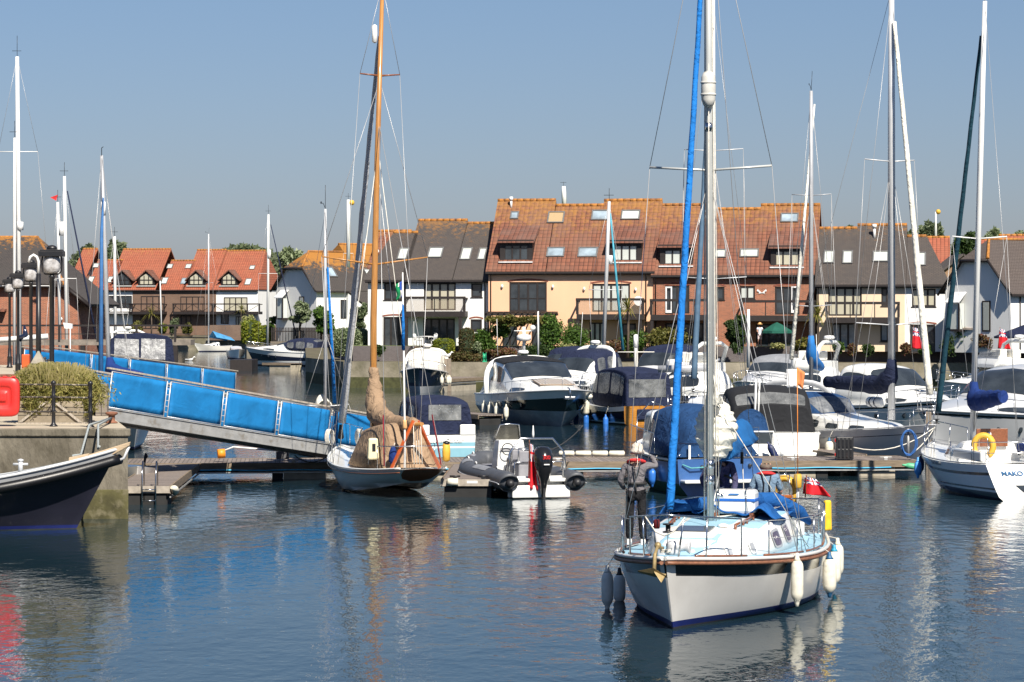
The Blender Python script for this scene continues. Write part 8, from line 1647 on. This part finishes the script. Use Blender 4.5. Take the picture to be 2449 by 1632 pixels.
t = thing('litter_bin', 'dark box-shaped bin with a stone pyramid top on the quay', 'bin', (XP(92, 88), 88, qz)); one('body', M_blackm, t, lambda q: q.box((0, 0, .70), (.42, .42, 1.4)), bevel=.02); one('pyramid_top', M_conc, t, lambda q: q.box((0, 0, 1.60), (.42, .42, .38), top=(.1, .1)))
t = thing('sign_board', 'small orange-red post box shape standing between the lamp posts', 'post', (XP(62, 98), 98, qz)); one('body', mat('orange_red_paint', (.62, .09, .02), .5), t, lambda q: q.box((0, 0, 1.0), (.26, .26, 1.1)), bevel=.03); one('base', M_blackm, t, lambda q: q.box((0, 0, .22), (.20, .20, .45)))
def bench(label, px, D):
    t = thing('bench', label, 'bench', (XP(px, D), D, qz), R(6), 'benches on the quay'); m = mat('red_brown_slats', (.17, .06, .035), .6, .3, 5, .3)
    for i in range(4): one('seat_slat', m, t, lambda q: q.box((0, -.2+.13*i, .45), (1.6, .10, .035)), bevel=.01)
    for i in range(4): one('back_slat', m, t, lambda q: q.box((0, .26+.03*i, .58+.12*i), (1.6, .03, .09)), bevel=.01)
    for s_ in (-.7, .7): one('bench_end', M_blackm, t, lambda q: (q.box((s_, -.2, .22), (.06, .06, .45)), q.box((s_, .25, .45), (.06, .06, .9)), q.box((s_, .02, .42), (.06, .5, .05))))
bench('nearer red-brown slatted bench by the left edge', 20, 86); bench('farther red-brown slatted bench between the lamp posts', 58, 92)
t = thing('boom', 'white furled boom with blue tie crossing behind the lamp posts', 'boom', PX(-20, 815, 166)); one('spar', M_maswh, t, lambda q: q.tube([(0, 0, 0), (3.3, 0, .25)], .16, 8)); one('sail_tie', M_navy, t, lambda q: q.tube([(1.6, 0, .1), (2.0, 0, .3), (1.9, 0, .9)], [.2, .2, .05], 8))
t = thing('wind_generator', 'white box-shaped wind vane on a thin pole in front of the brick wall', 'wind generator', (XP(168, 150), 150, 0)); tube('pole', M_maswh, t, [(0, 0, 1), (0, 0, ZZ(775, 150)), ], .03, 6); one('vane', M_plast, t, lambda q: q.poly([(-.38, 0, ZZ(772, 150)), (.1, 0, ZZ(775, 150)), (.1, 0, ZZ(786, 150)), (-.3, 0, ZZ(786, 150))], (0, .25, 0)))
# ---- garden furniture, parasols and the woman ----
t = thing('parasol', 'dark green garden parasol in front of the brick house', 'parasol', (XP(1858, 200.5), 200.5, 2.95)); zt = ZZ(773, 200.5)-2.95; tube('pole', M_dkwood, t, [(0, 0, 0), (0, 0, zt)], .03, 6)
one('canopy', cloth('parasol_green', (.012, .085, .06), fold=.4), t, lambda q: q.loft([[Vector((r*math.cos(R(45*i+22)), r*math.sin(R(45*i+22)), z)) for i in range(8)] for r, z in ((.02, zt+.05), (.35, zt-.10), (1.1, zt-.55), (1.12, zt-.72))], 0, False, False), solid=.01)
for nm, lbl, px, D, py, r_, mm, dz in (('parasol', 'wide beige parasol in the garden right of the green furled sail', 2340, 196, 775, 1.55, cloth('beige_parasol', (.33, .28, .24)), .28), ('parasol', 'big navy parasol at the right edge of the picture', 2452, 188, 778, 2.1, M_cnavy, .75)):
    t = thing(nm, lbl, 'parasol', (XP(px, D), D, 2.6)); zt = ZZ(py, D)-2.6; tube('pole', M_dkwood, t, [(0, 0, 0), (0, 0, zt)], .03, 6); one('canopy', mm, t, lambda q: q.loft([[Vector((r*math.cos(R(45*i+22)), r*math.sin(R(45*i+22)), z)) for i in range(8)] for r, z in ((.02, zt+.05), (r_*.4, zt-dz*.35), (r_, zt-dz), (r_, zt-dz-.12))], 0, False, False), solid=.01)
def chair(label, p, rz):
    t = thing('garden_chair', label, 'chair', p, rz, 'white plastic garden chairs'); one('seat', M_plast, t, lambda q: q.box((0, 0, .42), (.46, .44, .04)), bevel=.01); one('backrest', M_plast, t, lambda q: ([q.tube([(-.18+.09*i, .21, .45), (-.18+.09*i, .28, .84)], .018, 5) for i in range(5)], q.tube([(-.22, .21, .44), (-.24, .28, .80), (-.12, .29, .90), (.12, .29, .90), (.24, .28, .80), (.22, .21, .44)], .025, 6)))
    for x in (-.2, .2):
        for y in (-.19, .2): tube('leg', M_plast, t, [(x, y, 0), (x*.95, y, .42)], .02, 5)
    for x in (-.24, .24): tube('armrest', M_plast, t, [(x, -.19, .4), (x, -.19, .64), (x, .24, .66)], .02, 5)
chair('white plastic chair right of the patio table', Vector((XP(1034, 203.5), 203.5, 2.95)), R(-60)); chair('white plastic chair left of the patio table', Vector((XP(1000, 203.5), 203.5, 2.95)), R(70))
t = thing('garden_table', 'round white plastic patio table between the two chairs', 'table', (XP(1018, 203), 203, 2.95)); one('tabletop', M_plast, t, lambda q: q.lathe([(.5, .68), (.5, .72), (.02, .725)], (0, 0, 0), 20)); one('leg', M_plast, t, lambda q: q.lathe([(.22, 0), (.05, .05), (.05, .68)], (0, 0, 0), 10))
Jw = dict(hipc=(0, 0, .88), hl=(-.09, 0, .84), hr=(.09, 0, .84), kl=(-.1, 0, .46), kr=(.1, 0, .46), al=(-.1, .02, .08), ar=(.1, .02, .08), tl=(-.1, -.13, .03), tr=(.1, -.13, .03), bel=(0, 0, 1.0), che=(0, 0, 1.2), nk=(0, 0, 1.38), sl=(-.17, 0, 1.32), sr=(.17, 0, 1.32), el=(-.23, -.05, 1.06), wl=(-.18, -.22, .98), er=(.23, -.03, 1.06), wr=(.2, -.18, .95))
hd, hcc, ff, uu, rr_ = headparts(None, None, Jw, (0, 0, 1.38), (0, -.02, 1.53), (-.3, -1, 0), hair_m)
body = [[('hipc', .10), ('bel', .10), ('che', .11), ('nk', .055)]]+hd+[[('che', .11), ('sl', .05), ('el', .036), ('wl', .026)], [('che', .11), ('sr', .05), ('er', .036), ('wr', .026)], [('hipc', .10), ('hl', .075), ('kl', .05), ('al', .035), ('tl', .028)], [('hipc', .10), ('hr', .075), ('kr', .05), ('ar', .035), ('tr', .028)]]+finger_chains(Jw, Jw['wr'], (0, -.8, -.5), (1, 0, 0), (0, 0, 1))+finger_chains(Jw, Jw['wl'], (0, -.8, -.5), (1, 0, 0), (0, 0, 1))
t, skin = person('woman in straw hat and pale patterned top, left of the green parasol', (XP(1817, 201), 201, 2.95), R(20), Jw, None, [('body', body, skin_m)])
skin('top', [[('bel', (.14, .11)), ('che', (.15, .11)), ((0, 0, 1.34), (.1, .07))], [('bel', (.14, .11)), ('hipc', (.15, .12))], [('che', (.15, .11)), ('sl', .07), ((-.21, -.02, 1.18), .06)], [('che', (.15, .11)), ('sr', .07), ((.21, -.02, 1.18), .06)]], mat('pale_floral_cloth', (.55, .58, .66), .8, .35, 14))
skin('shorts', [[('hipc', (.14, .12)), ('hl', .095), ('kl', .07)], [('hipc', (.14, .12)), ('hr', .095), ('kr', .07)]], mat('pink_white_cloth', (.62, .50, .50), .8)); faceparts(t, hcc, ff, uu, rr_)
one('straw_hat', mat('straw', (.60, .32, .12), .8, .2, 12), t, lambda q: q.lathe([(.21, -.01), (.20, .01), (.11, .02), (.10, .10), (.05, .13), (.005, .135)], hcc+Vector((0, 0, .05)), 16))
# =============== vegetation ===============
import numpy as np
def leaves(name, blobs, n, size, m, parent, seed=1, fill=.55, asp=1.0, lump=.35):
    """leaf-sized faces through the volume of the given ellipsoids (centre, radii), in the parent's frame, gathered in clumps"""
    rg = np.random.default_rng(seed); vol = np.array([b[1][0]*b[1][1]*b[1][2] for b in blobs])**.7; vol /= vol.sum(); P = []
    for (c, r), f in zip(blobs, vol):
        k = max(20, int(n*f*2.2)); nc = max(6, int(k/55)); d = rg.normal(size=(nc, 3)); d /= np.linalg.norm(d, axis=1)[:, None]; cc = d*(rg.random((nc, 1))**.4*.86)
        idx = rg.integers(0, nc, k); e = rg.normal(size=(k, 3)); e /= np.linalg.norm(e, axis=1)[:, None]; q = cc[idx]+e*(lump*rg.random((k, 1))**.5*(.6+.8*rg.random((nc, 1))[idx]))
        P.append(np.array(c)+q*np.array(r))
    P = np.concatenate(P); k = len(P); a = rg.normal(size=(k, 3)); a /= np.linalg.norm(a, axis=1)[:, None]; b = np.cross(a, rg.normal(size=(k, 3))); b /= np.linalg.norm(b, axis=1)[:, None]
    s_ = size*1.3*(.6+.8*rg.random((k, 1))); a = a*s_*asp; b = b*s_*.6
    V = np.stack([P-a*.5, P+b*.5, P+a*.5, P-b*.5], 1).reshape(-1, 3)
    me = bpy.data.meshes.new(name); me.vertices.add(4*k); me.vertices.foreach_set('co', V.ravel()); me.loops.add(4*k); me.loops.foreach_set('vertex_index', np.arange(4*k)); me.polygons.add(k); me.polygons.foreach_set('loop_start', np.arange(0, 4*k, 4)); me.update(); me.materials.append(m)
    o = bpy.data.objects.new(name, me); C.objects.link(o)
    if parent: o.parent = parent
    return o
Lg_ = leaf('leaf_green', [(.04, .09, .015), (.09, .17, .03), (.15, .24, .05)]); Ld = leaf('leaf_dark', [(.025, .05, .015), (.05, .09, .025), (.09, .14, .04)]); Ly = leaf('leaf_yellow_green', [(.12, .16, .015), (.20, .24, .02), (.30, .30, .04)])
Lw = leaf('leaf_silver', [(.10, .14, .06), (.20, .25, .12), (.42, .46, .30)]); Lo = leaf('leaf_olive', [(.08, .09, .02), (.15, .15, .035), (.24, .20, .06)]); Lr = leaf('leaf_reddish', [(.08, .08, .03), (.20, .07, .05), (.13, .13, .04)]); Lt = leaf('leaf_grey_green', [(.08, .115, .055), (.14, .18, .09), (.22, .25, .15)]); Lb = leaf('leaf_bronze', [(.09, .05, .025), (.13, .10, .035), (.07, .10, .03)]); Lf = leaf('leaf_cream_flower', [(.30, .30, .10), (.55, .52, .25), (.12, .18, .04)]); Lp_ = leaf('leaf_palm', [(.10, .12, .02), (.20, .19, .04), (.30, .24, .07)])
M_bark = mat('bark', (.10, .075, .055), .9, .3, 4, .6, 14)
def shrub(label, pa, pb, ya, yb, D, m, n=900, size=.13, name='shrub', seed=None, group='garden shrubs', blobs=None, z0=None):
    a, b = XP(pa, D), XP(pb, D); zt, zb = ZZ(ya, D), ZZ(yb, D); cx = (a+b)/2; w_ = (b-a)/2; h_ = (zt-zb)/2; sd_ = seed or int(pa*7+ya) % 9999
    t = thing(name, label, 'shrub', (cx, D, zb), 0, group); rg = random.Random(sd_)
    bl = blobs or [((rg.uniform(-.35, .35)*w_, rg.uniform(-.3, .3)*w_, h_*(1+rg.uniform(-.25, .25))), (w_*rg.uniform(.7, .9), w_*.7, h_*rg.uniform(.8, .95))) for _ in range(5)]+[((0, 0, h_*.9), (w_*1.05, w_*.8, h_*1.0))]
    leaves('foliage', bl, n, size, m, t, sd_, lump=.42)
    one('stem', M_bark, t, lambda q: [q.tube([(0, 0, -.1), (rg.uniform(-.4, .4)*w_, rg.uniform(-.3, .3)*w_, h_*1.2)], [.05, .015], 5) for _ in range(1)]); return t
def hedge(label, pa, pb, ya, yb, D, m, core, n=2600, size=.10, depth=None, rnd=.6):
    a, b = XP(pa, D), XP(pb, D); zt, zb = ZZ(ya, D), ZZ(yb, D); t = thing('hedge', label, 'hedge', ((a+b)/2, D, zb), 0, 'clipped hedges'); w_, h_ = (b-a)/2, (zt-zb); d_ = depth or w_*.8
    mb = MB(); sg = lambda v, e=rnd: (1 if v >= 0 else -1)*abs(v)**e
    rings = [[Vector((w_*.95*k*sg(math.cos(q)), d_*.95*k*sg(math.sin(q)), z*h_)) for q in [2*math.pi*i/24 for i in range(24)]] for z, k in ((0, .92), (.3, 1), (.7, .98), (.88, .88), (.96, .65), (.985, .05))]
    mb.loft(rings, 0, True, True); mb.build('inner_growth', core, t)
    rg = np.random.default_rng(int(pa)); k = n; th = rg.random(k)*2*np.pi; zz = rg.random(k)**.8
    prof = np.interp(zz, [0, .3, .7, .88, .96, 1], [.92, 1, .98, .88, .65, .05]); sgn = lambda v: np.sign(v)*np.abs(v)**rnd
    P = np.stack([w_*prof*sgn(np.cos(th)), d_*prof*sgn(np.sin(th)), zz*h_*1.0], 1)+rg.normal(size=(k, 3))*size*.35
    a_ = rg.normal(size=(k, 3)); a_ /= np.linalg.norm(a_, axis=1)[:, None]; b_ = np.cross(a_, rg.normal(size=(k, 3))); b_ /= np.linalg.norm(b_, axis=1)[:, None]; s_ = size*(.6+.8*rg.random((k, 1)))
    V = np.stack([P-a_*s_*.6, P+b_*s_*.4, P+a_*s_*.6, P-b_*s_*.4], 1).reshape(-1, 3); me = bpy.data.meshes.new('foliage'); me.from_pydata(V.tolist(), [], np.arange(4*k).reshape(-1, 4).tolist()); me.materials.append(m); o = bpy.data.objects.new('foliage', me); C.objects.link(o); o.parent = t; return t
def tree(label, px, D, ya, yb, wpx, m, n=3500, size=.35, trunk=.25, nb=9, seed=3, name='tree', group='trees', zb=None, sx=1.0):
    z0 = zb if zb is not None else 2.0; t = thing(name, label, 'tree', (XP(px, D), D, z0), 0, group); rg = random.Random(seed); zt = ZZ(ya, D)-z0; zl = ZZ(yb, D)-z0; w_ = wpx/2*D/F; h_ = (zt-zl)/2; cz = (zt+zl)/2
    bl = []
    for i in range(nb): a = rg.uniform(0, 6.28); rr = rg.uniform(.15, .62); el = rg.uniform(-.6, .68); bl.append(((math.cos(a)*rr*w_*(1-abs(el)*.4), math.sin(a)*rr*w_*.8, cz+el*h_), (w_*rg.uniform(.30, .46), w_*.4, h_*rg.uniform(.26, .40))))
    leaves('crown', bl, n, size, m, t, seed, lump=.45, asp=1.3)
    one('trunk', M_bark, t, lambda q: (q.tube([(0, 0, -.5), (0, 0, zl*.7+.3), (.1, 0, cz)], [trunk, trunk*.75, trunk*.3], 7), [q.tube([(0, 0, zl*.6+.2), Vector(b[0])*.5+Vector((0, 0, cz*.35)), b[0]], [trunk*.5, trunk*.3, trunk*.1], 5) for b in bl[:6]])); return t
def palm(label, px, D, py_c, py_b, r_=1.3, n=46, group='cordyline palms'):
    zb = ZZ(py_b, D); zc = ZZ(py_c, D)-zb; t = thing('palm', label, 'palm', (XP(px, D), D, zb), 0, group); one('trunk', M_bark, t, lambda q: q.tube([(0, 0, -.2), (.05, 0, zc*.5), (0, 0, zc)], [.12, .09, .08], 7))
    mb = MB(); rg = random.Random(int(px))
    for i in range(n):
        a = rg.uniform(0, 6.28); e = R(rg.uniform(-25, 80)); L_ = r_*rg.uniform(.7, 1); d = Vector((math.cos(a)*math.cos(e), math.sin(a)*math.cos(e), math.sin(e))); sd = Vector((-math.sin(a), math.cos(a), 0))*.035; c = Vector((0, 0, zc)); p = [c, c+d*L_*.5-Vector((0, 0, .06)), c+d*L_-Vector((0, 0, .45*L_*math.cos(e)))]
        mb.add([p[0]-sd, p[0]+sd, p[1]-sd*1.3, p[1]+sd*1.3, p[2]], [(0, 1, 3, 2), (2, 3, 4)])
    mb.build('fronds', Lp_, t, fix=False); return t
# background trees
for i, (px, D, ya, yb, w_, sd_, lb) in enumerate(((560, 470, 590, 720, 70, 5, 'leftmost grey-green tree behind the right end of the orange-roofed row'), (600, 455, 578, 740, 90, 6, 'tall grey-green tree behind the white gable of the orange-roofed row'), (655, 440, 596, 750, 90, 7, 'grey-green tree between the row and the clipped-gable house'), (706, 430, 583, 700, 56, 8, 'silvery round-topped tree just left of the clipped-gable house'), (200, 470, 583, 640, 45, 9, 'small treetop over the left end of the orange roofs'), (275, 480, 577, 650, 60, 10, 'treetop showing in the dip between the orange roofs'))):
    tree(lb, px, D, ya, yb+45, w_*1.9, Lt if i != 3 else Lw, 14000, .62, seed=sd_, nb=16, group='trees behind the far houses')
for i, (px, D, ya, yb, w_, sd_, lb) in enumerate(((2225, 300, 533, 640, 70, 11, 'silvery tree beneath the yellow wind generator'), (2180, 310, 548, 620, 40, 16, 'small treetop left of the white furled headsail'), (2305, 290, 560, 660, 80, 12, 'dark green tree between the white house and the far right house'), (2372, 300, 547, 620, 60, 13, 'pale treetop over the orange roofs near the right edge'), (2440, 300, 552, 620, 60, 14, 'pale treetop at the right edge of the picture'), (2033, 320, 540, 600, 30, 15, 'tiny treetop peeping over the dark cream-house roof'))):
    tree(lb, px, D, ya, yb, w_, (Lt, Lt, Ld, Lw, Lw, Lt)[i], 5500, .45, seed=sd_, nb=14, group='trees behind the right houses', zb=2.6)
# gardens
tree('small silvery tree in blossom beside the black fence, left one', 716, 296, 722, 775, 74, Lw, 3200, .20, .10, 9, 21, zb=1.85, group='small garden trees'); tree('bushy green tree below the clipped-gable house', 768, 293, 728, 802, 80, Lg_, 3600, .20, .12, 9, 22, zb=1.85, group='small garden trees')
tree('grey-green small tree half behind the furled grey sail', 860, 255, 722, 790, 66, Lt, 3000, .18, .12, 9, 23, zb=1.85, group='small garden trees')
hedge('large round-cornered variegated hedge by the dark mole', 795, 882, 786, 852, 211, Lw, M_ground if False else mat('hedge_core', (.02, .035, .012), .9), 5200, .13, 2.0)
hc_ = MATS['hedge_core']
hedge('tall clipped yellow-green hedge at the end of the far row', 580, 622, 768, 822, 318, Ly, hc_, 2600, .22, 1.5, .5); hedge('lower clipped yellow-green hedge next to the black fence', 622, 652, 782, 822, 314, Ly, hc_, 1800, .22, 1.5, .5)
shrub('pale green feathery shrub above the clipped hedges', 575, 612, 755, 790, 322, Lf, 900, .22); shrub('dark green shrub with red flowers by the gable end', 640, 670, 758, 775, 312, Ld, 500, .2)
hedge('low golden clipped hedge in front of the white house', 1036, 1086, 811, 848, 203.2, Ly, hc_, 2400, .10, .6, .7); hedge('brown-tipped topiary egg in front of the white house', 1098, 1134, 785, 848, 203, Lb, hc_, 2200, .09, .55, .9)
shrub('low reddish shrub left of the patio', 985, 1014, 828, 848, 203.2, Lr, 500, .12); shrub('dark conifer by the patio door', 893, 925, 820, 850, 203.5, Ld, 700, .11)
shrub('bright green bush between topiary egg and pergola', 1130, 1188, 786, 848, 203.4, Lg_, 2200, .13); shrub('leafy branch spreading under the pergola corner', 1172, 1222, 774, 808, 203.6, Lg_, 1300, .13); shrub('white-variegated shrub at the foot of the green bush', 1130, 1152, 815, 848, 202.7, Lw, 600, .10)
shrub('brown-green trailing growth over the grey brick wall, left', 1060, 1160, 838, 872, 202.8, Lb, 1900, .12); shrub('creeping red-brown plants over the wall below the pergola', 1160, 1240, 832, 858, 202.8, Lr, 1300, .12)
shrub('climbing vine over the pergola beam', 1180, 1330, 752, 782, 202.6, Lo, 3000, .14, blobs=[((x, 0, .45+.12*math.sin(x*3)), (.7, .5, .33)) for x in (-2, -1.3, -.6, .1, .8, 1.5)]); shrub('green vine end hanging at the pergola right post', 1290, 1348, 756, 840, 202.4, Lg_, 2600, .14); shrub('feathery round shrub right of the pergola', 1340, 1412, 774, 846, 202.6, Lg_, 3000, .10); shrub('yellow variegated shrub by the boats', 1335, 1400, 820, 850, 202, Lf, 1100, .12); shrub('dark green bush below the pergola', 1240, 1315, 824, 862, 202, Ld, 1900, .12)
shrub('red-tipped shrub in front of the blue-curtained doors', 1446, 1492, 808, 846, 202.4, Lr, 1100, .12); shrub('tall green bush by the palm trunk', 1488, 1542, 780, 848, 202.3, Lg_, 1900, .13); shrub('wide olive-gold bush between the peach and brick houses', 1545, 1642, 782, 830, 202.6, Lo, 2600, .13)
palm('spiky palm in front of the peach house balcony', 1501, 201.8, 738, 850, 1.25); palm('spiky palm between the brick and cream houses', 1955, 198.6, 752, 850, 1.25); palm('palm in the far terrace garden', 362, 412, 752, 800, 2.2, group='cordyline palms'); palm('small palm before the white end house of the far row', 577, 412, 740, 800, 1.6)
tree('dense dark olive tree in front of the brick house', 1757, 199.5, 752, 846, 78, Ld, 5200, .14, .12, 12, 31, zb=2.95, group='small garden trees'); shrub('yucca clump beside the parasol', 1893, 1935, 806, 838, 199, Lp_, 700, .22); shrub('orange flowers on the table under the parasol', 1842, 1876, 820, 836, 199.6, Lf, 400, .12)
for i, (a, b, ya, yb, m_) in enumerate(((1990, 2022, 812, 850, Lg_), (2025, 2050, 822, 850, Lr), (2060, 2092, 824, 852, Ld), (2150, 2182, 818, 850, Lr), (2196, 2226, 822, 852, Lg_), (2250, 2285, 795, 852, Ld))): shrub(('green pot plant beside the cream house door', 'red flowering pot plant by the cream wall', 'dark low shrub against the cream wall', 'red-leaved plant near the white house door', 'green plant right of the white house door', 'dark bush at the corner of the white house')[i], a, b, ya, yb, 195, m_, 600, .12)
shrub('tall leafy climber between the two right-hand houses', 2262, 2330, 700, 800, 199, Ld, 2600, .16); shrub('light green leafy shrub under the beige parasol', 2285, 2362, 752, 830, 196, Lg_, 3200, .15); shrub('pink flowering shrub near the right edge', 2330, 2400, 800, 836, 194, Lr, 1200, .13); shrub('shrub behind the big grey cruiser', 2380, 2430, 790, 830, 194, Lg_, 900, .14)
for i, (a, b, ya, yb, m_) in enumerate(((300, 345, 768, 798, Lo), (376, 400, 770, 798, Ly), (404, 432, 762, 800, Lt), (432, 462, 774, 800, Lo), (640, 655, 770, 790, Lg_))): shrub(('olive shrubs in the far terrace garden, left', 'yellow-green shrub in the far terrace garden', 'grey-green shrub by the far lifebuoy', 'brownish shrub on the far terrace', 'round green shrub beside the far gable')[i], a, b, ya, yb, 411 if a < 600 else 330, m_, 800, .25)
# lavender in the quay planter
t = thing('lavender', 'pale yellow-green lavender bush overflowing the quay planter', 'shrub', planter_top)
leaves('foliage', [((0, 0, .2), (1.15, .95, .4)), ((0, 0, .42), (1.12, .9, .42)), ((-.55, -.1, .50), (.55, .7, .36)), ((.55, 0, .48), (.6, .7, .36)), ((.85, -.4, .05), (.35, .4, .45)), ((-.45, -.75, -.05), (.4, .25, .3))], 24000, .034, leaf('lavender_leaf', [(.16, .16, .04), (.28, .26, .07), (.42, .36, .13)]), t, 5, asp=3, lump=.55)
mb = MB(); rg = random.Random(4)
for i in range(2600):
    a = rg.uniform(0, 6.28); rr = rg.random()**.5; x, y = math.cos(a)*rr*1.05, math.sin(a)*rr*.9; h0 = .72*(1-rr**4*.6); p = Vector((x, y, h0)); q_ = p+Vector((x*.12+rg.uniform(-.05, .05), y*.1, rg.uniform(.12, .36))); s_ = Vector((.006, 0, 0)); mb.add([p-s_, p+s_, q_+s_*1.6, q_-s_*1.6], [(0, 1, 2, 3)])
mb.build('flower_stalks', leaf('lavender_stalk', [(.24, .22, .07), (.42, .36, .15), (.50, .42, .22)]), t, fix=False)
